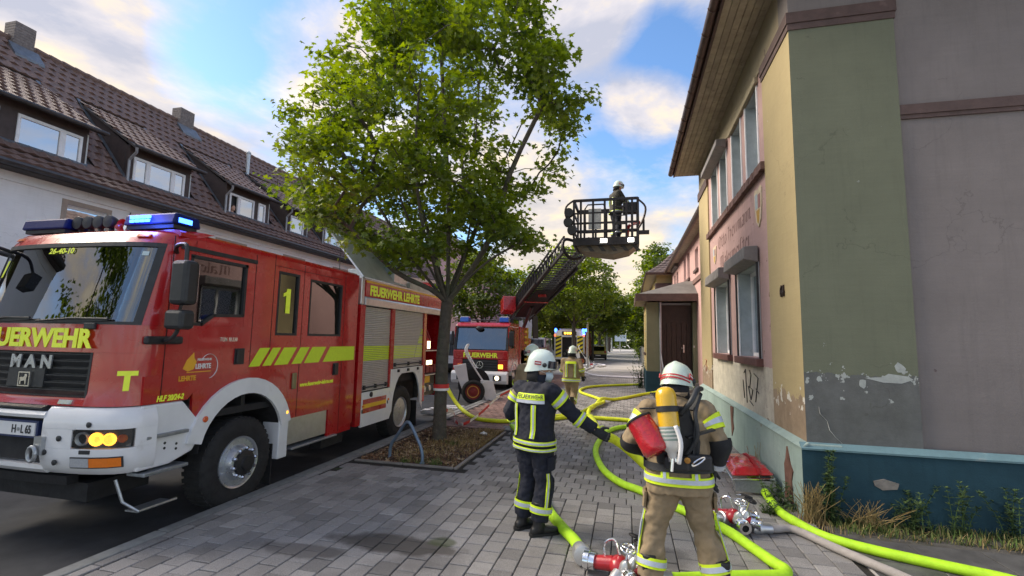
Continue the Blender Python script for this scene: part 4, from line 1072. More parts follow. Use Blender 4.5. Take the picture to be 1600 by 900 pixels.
part('lamp_glass', fpatch(.73, 1.11, .882, 1.035, .045, .052, 2), glass('clear_lamp_glass', (.95, .95, .95), .95), hl)
fg = part('fog_lamp', fpatch(.735, 1.10, .70, .80, .046, .064, 1), black)
part('fog_lens', fpatch(.745, .90, .71, .79, .06, .07, 1), lens, fg); part('fog_lens', fpatch(.905, 1.09, .71, .79, .06, .07, 1), orange, fg)
part('washer_cover', fpatch(.80, .90, .825, .862, .05, .062, 1), black, bev=.01)
for s, z in ((.60, .96), (.58, .745), (.87, 1.09), (.46, .83)):
    part('sensor', MB().lathe([(.024, 0), (.026, -.012), (.012, -.018)], fpt(s, z, .055), 'y', 14), black)
hk = MB(); c = fpt(.40, .87, .06)
part('towing_hook', MB().box(c.x-.03, c.x+.06, c.y-.03, c.y+.1, c.z-.06, c.z+.10).tube([(c.x-.01+.045*cos(a), c.y-.05+.03*sin(a)*0, c.z-.05+.065*sin(a)) for a in [k*pi/7 for k in range(15)]], .016, 8), steel)
pl = part('number_plate', fpatch(-.26, .27, .955, 1.075, .0, .022, 1), white)
part('plate_border', fpatch(-.285, .295, .935, 1.095, -.02, .012, 1), mat('plate_blue_edge', (.02, .035, .12), .5), pl)
text('H', .105, fpt(-.02, .978, .024), X_, Z_, black, pl, 'plate_character', .8, .002, .003); text('L 65', .105, fpt(.095, .978, .024), X_, Z_, black, pl, 'plate_character', .72, .002, .003)
part('plate_seal', MB().lathe([(.017, 0), (.017, -.004)], fpt(.068, 1.012, .024), 'y', 12), steel, pl)
part('underride_bar', fpatch(-1.0, .62, .52, .60, -.1, .01, 1), chassis)
part('skid_plate', MB().box(EC-.9, EC+.75, 3.6, 4.2, .35, .52), chassis)
# --- cab sides, roof, rear
CY1 = 7.36
arc_c, arc_r, wz_ = 5.02, .66, Z0+.53
def side(x, sgn):
    t = .04*sgn
    hs = [(4.02, 4.89, 2.03, 2.79), (5.44, 5.86, 1.94, 2.80), (6.10, 6.92, 1.94, 2.77)]
    mb = MB().wall('x', x-t, t, 4.16, CY1, 1.52, 2.96, [(4.16,)+hs[0][1:]]+hs[1:])
    part('cab_side', mb, red)
    zl = (1.52, 1.7, 2.02, 2.3, 2.6, 2.86, 2.96)
    part('cab_side', MB().prism([(3.862+fy(z), z) for z in zl]+[(4.159, 2.96), (4.159, 2.80), (4.12, 2.79), (3.99, 2.05), (4.02, 2.03), (4.159, 2.03), (4.159, 1.52)], 'x', x-t, x-.0005*sgn), red)
    a0, a1 = arc_c-arc_r-.03, arc_c+arc_r+.03
    part('cab_side', MB().prism([(3.72, 1.245), (a0-.12, 1.245), (a0+.12, 1.519), (3.72, 1.519)], 'x', x-t, x-.001*sgn), red)
    part('cab_side', MB().prism([(a1-.14, 1.519), (a1+.02, 1.30), (5.80, .80), (6.72, .80), (6.72, .39), (CY1, .39), (CY1, 1.519)], 'x', x-t, x-.001*sgn), red)
    part('arch_panel', MB().prism([(arc_c-cos(radians(q))*.80, wz_+.18+sin(radians(q))*.80) for q in range(24, 157, 12)]+[(arc_c+.76, 1.519), (arc_c-.76, 1.519)], 'x', x-t, x-.003*sgn), red)
    part('door_rail', MB().prism([(4.02, 2.03), (4.16, 2.03), (4.40, 2.17), (4.89, 2.18), (4.89, 2.03)], 'x', x-t, x+.001*sgn) if False else MB().prism([(4.30, 2.031), (4.45, 2.15), (4.89, 2.165), (4.889, 2.031)], 'x', x-t, x-.002*sgn), red)
    for (y0, y1, z0, z1), nm in zip(hs, ('door_window', 'crew_window', 'crew_window')):
        w = part(nm, MB().box(x-.028*sgn, x-.022*sgn, y0-.01, y1+.01, z0-.01, z1+.01), darkglass)
        if nm == 'door_window':
            sl = MB()
            for p, q in (((4.0, 2.045), (4.125, 2.775)), ((4.10, 2.775), (4.90, 2.775)), ((4.875, 2.79), (4.875, 2.16)), ((4.88, 2.165), (4.45, 2.15)), ((4.46, 2.155), (4.29, 2.035)), ((4.31, 2.045), (3.99, 2.045))): sl.bar((x-.012*sgn, *p), (x-.012*sgn, *q), .034, .034)
            part('window_seal', sl, black, w); continue
        part('window_seal', MB().wall('x', x-.03*sgn, .034*sgn, y0-.002, y1+.002, z0-.002, z1+.002, [(y0+.03, y1-.03, z0+.03, z1-.03)]), black, w, bev=.008)
side(EX, 1); side(EX-2*EW, -1)
part('cab_roof', MB().prism([(EX-2*EW, 2.961), (EX, 2.961), (EX-.006, 3.0), (EX-.03, 3.024), (EX-.10, 3.032), (EX-2*EW+.10, 3.032), (EX-2*EW, 3.0)], 'y', 3.962, CY1), red)
part('cab_rear_wall', MB().box(EX-2*EW, EX, CY1+.001, CY1+.04, .5, 3.0), red)
part('cab_floor', MB().box(EX-2*EW+.05, EX-.05, 3.62, CY1, 1.0, 1.08), dark)
part('cab_partition', MB().box(EX-2*EW+.05, EX-.05, 5.0, 5.06, 1.081, 2.3), dark)
part('dashboard', MB().prism([(3.60, 1.75), (3.56, 2.03), (3.75, 2.06), (3.98, 1.98), (4.05, 1.6)], 'x', EC-.9, EC+.9), black, bev=.03)
def seat(x, y):
    mb = MB().box(x-.24, x+.24, y, y+.5, 1.5, 1.66).box(x-.23, x+.23, y+.42, y+.54, 1.661, 2.32).box(x-.12, x+.12, y+.44, y+.53, 2.34, 2.55)
    part('seat', mb, mat('seat_cloth', (.05, .05, .055), .9, 0, .2, 10, .2, 80), bev=.04)
for x in (EX-.5, EX-1.75): seat(x, 4.25)
for x in (EX-.45, EX-1.1, EX-1.8): seat(x, 6.5)
part('steering_wheel', MB().tube([(EX-1.75+.22*cos(a), 4.02+.10*sin(a), 2.02+.19*sin(a)) for a in [k*2*pi/20 for k in range(21)]], .017, 6).bar((EX-1.97, 4.02, 2.02), (EX-1.53, 4.02, 2.02), .03).bar((EX-1.75, 4.0, 2.02), (EX-1.75, 3.8, 1.85), .06), black)
part('grab_rail', MB().tube([(EX-.2, 6.7, 1.95), (EX-.2, 6.62, 2.2), (EX-.2, 6.75, 2.36)], .022, 7), gold)
part('sun_visor', MB().bar((EX-.25, 3.86, 2.78), (EX-.95, 3.86, 2.78), .03, .16).bar((EX-1.3, 3.86, 2.78), (EX-2.05, 3.86, 2.78), .03, .16), black)
# panel gaps, door edges, rain strip
gap = mat('panel_gap_shadow', (.03, .004, .005), .8, 0, .2, 9, 0, 20)
g = MB()
for (y, z0, z1) in ((3.90, 1.25, 2.95), (5.03, 1.53, 2.95), (5.36, 1.53, 3.0), (5.96, .80, 2.95), (7.0, .42, 2.95)):
    g.box(EX-.002, EX+.0015, y-.005, y+.005, z0, z1)
g.box(EX-.002, EX+.0015, 5.36, 6.9, 2.86, 2.867)
parts('panel_gap', g, gap, eng)
part('rain_strip', MB().bar((EX+.008, 3.98, 2.85), (EX+.008, 5.03, 2.85), .02, .045), black)
def handle(y, z):
    h = part('door_handle', MB().box(EX-.001, EX+.010, y-.075, y+.075, z-.095, z+.095), black, bev=.012)
    part('grip', MB().box(EX+.011, EX+.036, y-.06, y-.03, z-.08, z+.08), black, h, bev=.008)
handle(4.86, 1.68); handle(6.84, 1.42)
part('side_lamp', MB().box(EX-.001, EX+.03, 5.82, 5.90, 1.20, 1.42), mat('bronze_lamp_cover', (.25, .22, .12), .4, .5), bev=.01)
# mirrors
mir = part('mirror', MB().box(EX+.20, EX+.40, 3.70, 3.86, 2.22, 2.66), black, bev=.04)
part('mirror_face', MB().box(EX+.22, EX+.38, 3.862, 3.868, 2.25, 2.63), chrome, mir)
m2 = part('mirror', MB().box(EX+.17, EX+.39, 3.70, 3.86, 1.98, 2.17), black, bev=.035)
part('mirror_face', MB().box(EX+.20, EX+.36, 3.862, 3.868, 2.0, 2.15), chrome, m2)
part('mirror_arm', MB().tube(smoothpath([(EX-.02, 3.95, 2.78), (EX+.12, 3.82, 2.82), (EX+.26, 3.79, 2.83), (EX+.30, 3.78, 2.76), (EX+.30, 3.78, 2.6)], 4), .02, 8), black)
part('mirror_arm', MB().tube(smoothpath([(EX+.28, 3.78, 2.05), (EX+.26, 3.78, 1.95), (EX+.15, 3.8, 1.87), (EX+.01, 3.86, 1.87)], 4), .02, 8), black)
part('mirror_foot', MB().box(EX-.002, EX+.05, 3.66, 4.06, 1.83, 1.91), black, bev=.02)
XF = EX-2*EW
part('mirror', MB().box(XF-.42, XF-.22, 3.66, 3.80, 2.2, 2.66), black, bev=.04)
part('mirror_arm', MB().tube(smoothpath([(XF+.02, 3.9, 2.78), (XF-.15, 3.74, 2.84), (XF-.3, 3.72, 2.82), (XF-.32, 3.72, 2.6)], 4), .03, 8), black)
part('front_mirror', MB().tube(smoothpath([(XF+.1, 3.9, 2.80), (XF+.12, 3.55, 2.86), (XF+.25, 3.42, 2.72)], 4), .02, 8).box(XF+.14, XF+.40, 3.34, 3.46, 2.50, 2.68), black)
# lettering on the flank, logo
ST = lambda s, size, y, z, m, nm, sx=1, b=0, sh=0: text(s, size, (EX+.002, y, z), Y_, Z_, m, eng, nm, sx, b, .004, 'LEFT', sh)
ST('HLF 20/24-2', .078, 3.86, 1.262, neonb, 'side_lettering', .75, .003, .25)
ST('TGM 18.330', .062, 4.56, 1.86, chrome, 'side_lettering', .80, .002)
ST('www.feuerwehr-lehrte.net', .085, 6.0, 1.215, neonb, 'side_lettering', .86, .002, .2)
part('window_number', MB().prism([(5.57+a*.34, 2.24+b*.34) for a, b in [(.16,0),(.40,0),(.40,1),(.20,1),(.16,.86),(0,.80),(0,.66),(.16,.72)]], 'x', EX-.018, EX-.012), neonb)
whf = mat('white_film', (.75, .75, .75), .45, 0, .05, 20, .02, 90); amber = mat('amber_film', (.80, .42, .03), .45, 0, .05, 20, .02, 90)
lg = part('emblem', MB().tube([(EX+.003, 4.44+.115*cos(a), 1.585+.135*sin(a)) for a in [radians(-80+k*12) for k in range(20)]], .008, 5, flat=.35), whf)
part('emblem_flame', MB().prism([(4.12, 1.57), (4.16, 1.66), (4.24, 1.74), (4.25, 1.68), (4.28, 1.64), (4.25, 1.56), (4.18, 1.54)], 'x', EX-.001, EX+.002), amber, lg)
part('emblem_line', MB().box(EX-.001, EX+.002, 4.17, 4.47, 1.525, 1.535), amber, lg)
text('FEUERWEHR', .034, (EX+.002, 4.29, 1.65), Y_, Z_, whf, lg, 'emblem_text', .95, .001, .003)
text('LEHRTE', .072, (EX+.002, 4.27, 1.565), Y_, Z_, whf, lg, 'emblem_text', .80, .003, .003)
text('LEHRTE', .070, (EX+.002, 4.08, 1.445), Y_, Z_, amber, lg, 'emblem_text', .86, .003, .003)
# lime stripes on the flank
st = MB(); zb, zt, sh = 1.545, 1.775, .17
for (a, b) in ((5.02, 5.20), (5.25, 5.40), (5.46, 5.72), (5.80, 6.00), (6.06, 6.40), (6.50, 7.355)):
    last = b > 7; st.prism([(a, zb), (b, zb), (b+(0 if last else sh), zt), (a+sh, zt)], 'x', EX-.001, EX+.0025)
parts('reflective_stripe', st, neon, eng)
# fenders, steps, wheels
def fender(yc, r0, r1, a0, a1, x0, x1, z):
    mb = MB(); R = []
    for k in range(17):
        a = radians(a0+(a1-a0)*k/16); R.append([V((x, yc-cos(a)*r, z+sin(a)*r)) for x, r in ((x1, r0), (x0, r0), (x0, r1), (x1, r1))])
    return mb.rings(R)
wz = Z0+.53
for x0, x1 in ((EX+.035, EX-.55), (EX-2*EW-.035, EX-2*EW+.55)):
    part('wheel_arch', fender(arc_c, arc_r-.02, arc_r+.165, 14, 166, x0, x1, wz+.18), white, smooth=True)
part('fender_skirt', MB().prism([(4.06, .62), (4.32, .70), (4.38, .80), (4.36, 1.02), (4.16, 1.24), (3.72, 1.24), (3.72, .62)], 'x', EX-.35, EX+.005), white, bev=.02)
part('fender_skirt', MB().prism([(5.62, .30), (5.80, .30), (5.80, .86), (5.72, 1.0), (5.62, .95)], 'x', EX-.25, EX+.02), white, bev=.015)
part('mud_flap', MB().box(EX-.5, EX-.06, 5.60, 5.618, -.02, .5), rubber)
for z, y1, d in ((.945, 4.22, .10), (.60, 4.24, .12)):
    s = part('step', MB().box(EX-.16, EX+.02+d*.3, 3.76, y1, z-.035, z), tread, bev=.008)
hb = MB()
for i in range(3):
    for j in range(2): hb.lathe([(.014, 0), (.014, .004)], (EX+.004, 3.86+i*.13, .76+j*.05+(i % 2)*.03), 'x', 8)
parts('bolt', hb, black, eng)
part('side_reflector', MB().lathe([(.032, 0), (.034, .012), (.02, .02)], (EX+.032, 4.42, 1.01), 'x', 14), mat('red_orange_reflector', (.65, .10, .02), .25, 0, .1, 40, .05, 90, coat=.6))
part('side_reflector', MB().lathe([(.026, 0), (.028, .012), (.015, .02)], (EX+.02, 5.74, .90), 'x', 14), emis('lit_side_marker', (1, .45, .05), .9))
part('access_step', MB().tube([(EX-.18, 3.68, .55), (EX-.12, 3.72, .34), (EX-.02, 3.80, .24), (EX-.02, 4.2, .24)], .015, 6).box(EX-.18, EX-.02, 3.80, 4.16, .225, .24), steel)
part('crew_step_box', MB().box(EX-.3, EX-.02, 5.83, 6.70, .44, .799), alu)
part('crew_step', MB().box(EX-.28, EX+.05, 5.86, 6.92, .37, .40), tread, bev=.01)
part('crew_step_support', MB().box(EX-.3, EX-.1, 6.72, 7.3, .2, .388), dark)
def wheel(x, y, sgn, parent, r=.53, w=.30, front=True):
    R = MB(); c = (x, y, Z0+r)
    prof = [(r*.56, -w), (r*.80, -w-.005), (r*.94, -w+.02), (r, -w+.06), (r, -.06), (r*.985, -.03), (r*.93, -.005), (r*.80, .012), (r*.64, .004), (r*.56, -.02)]
    W = obj('wheel', R.lathe([(a, b*sgn) for a, b in prof], c, 'x', 40, caps=False), rubber, parent, smooth=True)
    grv = MB()
    for k in range(44):
        a = 2*pi*k/44; p = V((x-sgn*.03, y+cos(a)*r*.99, c[2]+sin(a)*r*.99)); q = V((x-sgn*(w-.03), y+cos(a+.05)*r*.99, c[2]+sin(a+.05)*r*.99))
        grv.bar(p, q, .045, .02, (0, cos(a), sin(a)))
    obj('tread_blocks', grv, rubber, W, kind='stuff')
    if front: rp = [(r*.575, -.03), (r*.565, -.005), (r*.53, -.012), (r*.50, -.05), (r*.46, -.07), (r*.40, -.05), (r*.36, .01), (r*.33, .045), (r*.285, .055)]
    else: rp = [(r*.575, -.03), (r*.565, -.005), (r*.53, -.012), (r*.50, -.06), (r*.44, -.16), (r*.36, -.20), (r*.30, -.20)]
    rim = obj('rim', MB().lathe([(a, b*sgn) for a, b in rp], c, 'x', 40), rimm, W, smooth=True)
    hub0 = .055 if front else -.2
    obj('hub', MB().lathe([(r*.28, hub0*sgn), (r*.27, (hub0+.03)*sgn), (r*.16, (hub0+.045)*sgn), (r*.15, (hub0+.07)*sgn), (.01, (hub0+.072)*sgn)], c, 'x', 24), mat('hub_black_steel', (.035, .035, .038), .5, .4, .3, 12, .1, 60), W, smooth=True)
    n = 10
    for k in range(n):
        a = 2*pi*k/n+.2; rr = r*.315
        obj('wheel_nut', MB().lathe([(.024, (hub0-.01)*sgn), (.024, (hub0+.025)*sgn), (.014, (hub0+.042)*sgn)], (x, y+cos(a)*rr, c[2]+sin(a)*rr), 'x', 6), chrome, W)
        if front and k % 1 == 0:
            a += .31; rr = r*.435
            obj('rim_hole', MB().lathe([(.022, -.068*sgn), (.022, -.052*sgn)], (x, y+cos(a)*rr*1.0, c[2]+sin(a)*rr), 'x', 10), dark, W)
    return W
wheel(EX-.02, arc_c, 1, eng); wheel(EX-2*EW+.02, arc_c, -1, eng)
wheel(EX-.03, 9.26, 1, eng, front=False); wheel(EX-2*EW+.03, 9.26, -1, eng, front=False)
part('axle', MB().tube([(EX-.3, arc_c, wz), (EX-2.0, arc_c, wz)], .09, 8), chassis); part('axle', MB().tube([(EX-.3, 9.26, wz), (EX-2.0, 9.26, wz)], .12, 8), chassis)
part('wheel_housing', MB().box(EX-.62, EX-.55, 4.3, 5.78, .55, 1.4), dark)
part('wheel_housing', fender(arc_c, arc_r-.03, arc_r-.021, 5, 175, EX-.0, EX-.6, wz+.18), dark)
for x in (EC-.42, EC+.36): part('frame_rail', MB().box(x, x+.07, 3.9, 11.4, .62, .88), chassis)
part('fuel_tank', MB().box(EX-.75, EX-.2, 6.0, 7.3, .42, .86), chassis, bev=.05)
part('gearbox', MB().box(EC-.3, EC+.3, 4.0, 6.2, .4, .95), chassis, bev=.05)
# --- equipment body
BY0, BY1 = 7.50, 11.55
part('body_front_frame', MB().box(EX-2*EW-.05, EX-.01, 7.52, 7.62, .40, 2.98), red)
part('body_core', MB().box(EX-2*EW-.06, EX-.12, 7.621, 10.38, 1.02, 2.60), dark)
part('body_roof', MB().box(EX-2*EW-.06, EX-.02, 7.55, BY1, 2.95, 2.99), alu)
part('body_corner', MB().box(EX-.10, EX+.006, 7.50, 7.60, 2.50, 3.0), alu, bev=.02)
part('side_post', MB().box(EX-.06, EX+.0, 7.50, 7.66, .40, 2.499), red)
sg = part('side_sign', MB().box(EX-.03, EX+.012, 7.62, BY1, 2.655, 2.95), red)
part('sign_stripe', MB().box(EX+.0105, EX+.0145, 7.62, BY1, 2.912, 2.946), gold, sg)
text('FEUERWEHR LEHRTE', .245, (EX+.0125, 7.76, 2.695), Y_, Z_, neonb, sg, 'sign_lettering', .92, .010, .006)
part('awning_rail', MB().prism([(EX-.05, 2.50), (EX+.03, 2.50), (EX+.03, 2.62), (EX+.012, 2.654), (EX-.05, 2.654)], 'y', 7.61, BY1), alu, bev=.008)
def shutter(y0, y1, z0, z1):
    S = part('roller_shutter', MB().box(EX-.09, EX-.05, y0, y1, z0, z1), alu)
    mb = MB(); sil = mat('shutter_slat_metal', (.50, .50, .49), .45, .5, .06, 9, .05, 90); mb2 = MB()
    z = z0
    while z < z1-.01:
        mb.prism([(EX-.05, z), (EX-.034, z+.004), (EX-.030, z+.016), (EX-.034, z+.028), (EX-.05, z+.032)], 'y', y0+.01, y1-.01); z += .0335
    obj('shutter_slat', mb, sil, S, kind='stuff')
    b = obj('bar_handle', MB().tube([(EX-.01, y0+.05, z0+.07), (EX-.01, y1-.05, z0+.07)], .014, 6), black, S)
    for y in (y0+.1, y1-.1, (y0+y1)/2): obj('handle_bracket', MB().box(EX-.05, EX+.004, y-.02, y+.02, z0+.03, z0+.10), black, S)
    return S
S1 = shutter(7.67, 8.66, .97, 2.48); S2 = shutter(8.80, 10.22, 1.32, 2.48)
parts('door_post', MB().box(EX-.09, EX-.004, 8.661, 8.799, .97, 2.499).box(EX-.09, EX-.004, 10.221, 10.36, .5, 2.499), red, eng)
def neon_slats(y0, y1, z0, z1, skew0=0, skew1=0, par=S1):
    mb = MB(); z = .97+.0335*math.ceil((z0-.97)/.0335)
    while z < z1:
        t = (z-z0)/(z1-z0); a, b = y0+skew0*t, y1+skew1*t
        if b-a > .01: mb.prism([(EX-.047, z+.001), (EX-.0325, z+.004), (EX-.0285, z+.016), (EX-.0325, z+.028), (EX-.047, z+.031)], 'y', a, b)
        z += .0335
    obj('reflective_stripe', mb, neon, par, kind='stuff')
neon_slats(7.68, 8.65, 1.49, 1.76); neon_slats(8.81, 9.78, 1.49, 1.76, 0, .12, S2); neon_slats(9.82, 10.21, 1.49, 1.76, .12, 0, S2)
neon_slats(9.97, 10.21, 1.80, 1.95, .08, 0, S2); neon_slats(10.07, 10.21, 1.98, 2.12, .07, 0, S2)
sk = part('body_skirt', MB().wall('x', EX-.03, .032, 7.67, 8.70, .36, .955, ()), white, bev=.006)
part('skirt_band', MB().box(EX+.001, EX+.004, 7.72, 8.56, .59, .83), red, sk); part('skirt_stripe', MB().box(EX+.0035, EX+.007, 7.72, 8.56, .675, .745), gold, sk)
part('filler_cap', MB().lathe([(.045, 0), (.047, .015), (.02, .022)], (EX+.002, 7.98, .90), 'x', 16), black, sk)
parts('side_marker', MB().box(EX+.002, EX+.018, 7.70, 7.75, .70, .73).box(EX+.002, EX+.018, 8.62, 8.66, .72, .76), orange, eng)
parts('skirt_latch', MB().box(EX+.002, EX+.012, 7.69, 7.715, .60, .66).box(EX+.002, EX+.012, 8.60, 8.625, .66, .72), black, eng)
ar = MB(); R = []
n = 14
outer = [(8.701, .36), (8.701, 1.31), (10.22, 1.31), (10.22, .36)]
for k in range(n):
    a0, a1 = pi-pi*k/n, pi-pi*(k+1)/n
    def inn(a): return (9.46+.66*cos(a), min(1.20, .50+.70*sin(a)*1.15))
    def ext(a):
        y = 9.46+1.2*cos(a); return (min(max(y, 8.701), 10.219), 1.31 if abs(cos(a)) < .62 else min(1.31, .36+.95*sin(a)/.785))
    p, q, r_, s_ = inn(a0), inn(a1), ext(a1), ext(a0)
    ar.prism([p, q, r_, s_], 'x', EX-.03, EX+.002)
part('rear_arch_panel', ar, white)
part('wheel_housing', MB().box(EX-.7, EX-.62, 8.72, 10.2, .3, 1.3), dark); part('mud_flap', MB().box(EX-.5, EX-.05, 10.05, 10.07, .0, .55), rubber)
parts('strap_hook', MB().box(EX+.002, EX+.03, 8.98, 9.04, 1.235, 1.29).box(EX+.002, EX+.03, 9.42, 9.48, 1.235, 1.29).box(EX+.002, EX+.03, 9.90, 9.96, 1.235, 1.29), black, eng)
part('rear_bottom', MB().box(EX-2*EW, EX-.3, 7.65, 11.4, .55, 1.0), chassis)
# open pump compartment at the rear
part('compartment_wall', MB().box(EX-1.0, EX-.96, 10.38, BY1-.02, .55, 2.6), red)
part('compartment_wall', MB().box(EX-2*EW-.06, EX-.97, 10.381, BY1, .55, 2.9), red)
part('rear_wall', MB().box(EX-2*EW-.05, EX-.13, BY1-.03, BY1-.001, .5, 2.95), red)
part('rear_post', MB().box(EX-.12, EX, 11.44, BY1, .5, 2.499), red)
for z in (1.05, 1.62): part('compartment_shelf', MB().box(EX-.95, EX-.06, 10.37, 11.43, z, z+.025), alu)
for i in range(5): part('compartment_hose', MB().tube([(EX-.28, 10.46+i*.13, 2.05+.02*i), (EX-.20, 10.50+i*.13, 1.9), (EX-.22, 10.48+i*.15, 1.66)], .03, 7), mat('dark_red_hose', (.28, .02, .03), .6))
for i in range(4): part('compartment_box', MB().box(EX-.4, EX-.12, 10.46+i*.24, 10.64+i*.24, 1.10, 1.24+.05*(i % 2)), mat('dull_red_box', (.20, .03, .03), .6, 0, .2, 9, .1, 60), bev=.012)
lampw = emis('lit_compartment_lamp', (1, .78, .45), 1.4)
parts('compartment_lamp', MB().box(EX-.14, EX-.10, 10.74, 10.84, 1.68, 1.86).box(EX-.14, EX-.10, 10.72, 10.80, 1.30, 1.40).box(EX-.14, EX-.10, 10.90, 10.98, 1.30, 1.40), lampw, eng)
pp = part('pump_panel', MB().box(EX-.9, EX-.20, 10.44, 11.40, .56, 1.045), mat('pump_panel_grey', (.12, .12, .11), .5, .4, .3, 8, .2, 40))
for y in (10.6, 10.9, 11.2): obj('pump_outlet', MB().lathe([(.075, 0), (.075, .10), (.06, .11)], (EX-.20, y, .74), 'x', 14), alu, pp)
obj('pump_cover', MB().box(EX-.199, EX-.17, 10.76, 11.05, .86, 1.02), gold, pp, bev=.01)
part('folding_tread', MB().box(EX-.1, EX+.30, 10.42, 11.3, .20, .225).box(EX+.301, EX+.33, 10.42, 11.3, .19, .24), alu, bev=.006)
# roof gear: light bars, round lamps, horns, raised lid, ladder
blueon = emis('lit_blue_beacon', (.03, .12, 1.0), 5.0)
def lightbar(x0, x1, lit):
    y0, y1 = 3.90, 4.24
    b = part('light_bar', MB().box(x0+.03, x1-.03, y0+.03, y1-.03, 3.045, 3.085), black)
    part('beacon_dome', MB().prism([(y0, 3.086), (y1, 3.086), (y1-.03, 3.20), (y0+.03, 3.21)], 'x', x0, x1), blueglass, b, bev=.02)
    if lit:
        em = MB()
        for i in range(4):
            for j in range(2): em.box(x0+.10+i*.07, x0+.15+i*.07, y0-.006, y0+.02, 3.112+j*.042, 3.142+j*.042)
        em.box(x1-.006, x1+.003, y0+.06, y1-.12, 3.11, 3.16); parts('flash_module', em, blueon, b)
        ld = bpy.data.lights.new('beacon_light', 'POINT'); ld.energy = 6; ld.color = (.05, .12, 1); ld.shadow_soft_size = .1
        lo = bpy.data.objects.new('beacon_light', ld); lo.parent = b; COL.objects.link(lo); lo.location = V(((x0+x1)/2, y0-.10, 3.16))-eng.location
lightbar(EC-1.08, EC-.42, False); lightbar(EC+.42, EC+1.10, True)
for i in range(4):
    x = EC-.34+i*.15
    hl2 = part('round_lamp', MB().lathe([(.03, .12), (.065, .05), (.075, .0), (.07, -.012)], (x, 3.98, 3.16), 'y', 18), black, smooth=True)
    part('lamp_face', MB().lathe([(.066, -.013), (.03, -.02), (.004, -.022)], (x, 3.98, 3.16), 'y', 18), mat('dark_lamp_glass', (.045, .05, .055), .4, .2, .1, 60, .2, 90, spec=.3), hl2, smooth=True)
    part('lamp_bracket', MB().box(x-.015, x+.015, 4.0, 4.04, 3.04, 3.10), black, hl2)
hn = part('horn', MB().tube([(EC+.10, 4.3, 3.10), (EC+.22, 4.0, 3.10)], [.03, .032], 10).lathe([(.03, .12), (.045, .04), (.075, 0)], (EC+.30, 3.98, 3.11), 'y', 16, caps=False), red, smooth=True)
part('horn', MB().tube([(EC+.14, 4.35, 3.09), (EC+.35, 4.02, 3.09)], [.03, .05], 10), chrome)
part('roof_antenna', MB().tube([(EX-.3, 7.25, 3.04), (EX-.3, 7.25, 3.55)], .006, 5), black)
lid = MB(); q0, q1, q2, q3 = V((EX-.12, 7.62, 3.01)), V((EX-.95, 7.62, 3.01)), V((EX-1.75, 7.95, 3.95)), V((EX-.40, 7.95, 3.95))
# the lid stands open across the vehicle, hinged at its front edge
a, b = V((EX-.10, 7.70, 3.02)), V((EX-.10, 9.35, 3.03)); hv = V((-.62, -.12, .78)).normalized()
R3 = Matrix((Y_, hv, Y_.cross(hv).normalized())).transposed()
lidc = a.lerp(b, .5)+hv*.50
L_ = part('roof_box_lid', MB().obox(lidc, R3, .86, .50, .012), mat('dull_aluminium_sheet', (.60, .61, .60), .5, .25, .15, 3, .05, 40), bev=.004)
part('lid_edge', MB().bar(a+hv*.0+V((.012,-.02,0)), a+hv*1.0+V((.012,-.02,0)), .04, .03), alu, L_)
part('roof_box', MB().box(EX-1.2, EX-.12, 8.9, 9.5, 2.991, 3.36), alu, bev=.01)
bxm = Matrix.Rotation(radians(-38), 3, 'Y')
part('roof_case', MB().obox((EX-.25, 9.15, 3.33), bxm, .26, .28, .12), mat('blue_grey_case', (.25, .31, .36), .5, .3, .12, 5, .05, 60), bev=.01)
ldr = MB()
for x in (EX-.75, EX-.35): ldr.bar((x, 9.6, 3.25), (x, 11.9, 3.42), .05, .07)
for i in range(8): y = 9.75+i*.28; ldr.tube([(EX-.75, y, 3.26+.074*(y-9.6)), (EX-.35, y, 3.26+.074*(y-9.6))], .016, 6)
part('roof_ladder', ldr, alu)
parts('ladder_rest', MB().box(EX-.8, EX-.3, 9.8, 9.86, 2.991, 3.24).box(EX-.8, EX-.3, 11.2, 11.26, 2.991, 3.34), red, eng)
part('side_awning_box', MB().box(EX-.35, EX-.05, 9.5, 11.5, 2.992, 3.12), mat('white_awning_cloth', (.6, .6, .58), .7), bev=.02)
# ================================================================== LADDER TRUCK
def simple_wheel(x, y, sgn, parent, r=.48, w=.28, z0=Z0, rimcol=None, n=24):
    c = (x, y, z0+r)
    W = obj('wheel', MB().lathe([(r*.55, -w*sgn), (r*.93, -w*sgn), (r, (-w+.05)*sgn), (r, -.05*sgn), (r*.93, 0), (r*.62, .008*sgn), (r*.56, -.03*sgn)], c, 'x', n), rubber, parent, smooth=True)
    obj('rim', MB().lathe([(r*.58, -.04*sgn), (r*.56, -.005*sgn), (r*.42, -.03*sgn), (r*.25, .03*sgn), (.01, .035*sgn)], c, 'x', n), rimcol or rimm, W, smooth=True)
    return W
LX, LYF = -5.93, 19.0
lt = thing('ladder_truck', 'red fire truck with its long turntable ladder raised over the pavement', 'ladder truck', (LX, 23, Z0))
def lp(name, mb, m, parent=None, **k): return obj(name, mb, m, parent or lt, **k)
hw_ = 1.18
lp('cab_front', MB().prism([(LYF, 1.09), (LYF, 1.46), (LYF+.10, 1.46), (LYF+.10, 1.09)], 'x', LX-hw_, LX+hw_), red, bev=.03)
parts('cab_front', MB().box(LX-hw_, LX-.76, LYF, LYF+.1, .63, 1.089).box(LX+.76, LX+hw_, LYF, LYF+.1, .63, 1.089), red, lt, bev=.02)
g = lp('grille', MB().box(LX-.757, LX+.757, LYF+.03, LYF+.1, .63, 1.088), black)
for i in range(4): lp('grille_slat', MB().prism([(LYF-.01, .66+i*.105), (LYF+.03, .655+i*.105), (LYF+.03, .73+i*.105), (LYF, .72+i*.105)], 'x', LX-.74, LX+.74), black, g)
st = MB().lathe([(.15, -.008), (.15, .008), (.125, .008), (.125, -.008)], (LX, LYF-.03, .87), 'y', 28, caps=False)
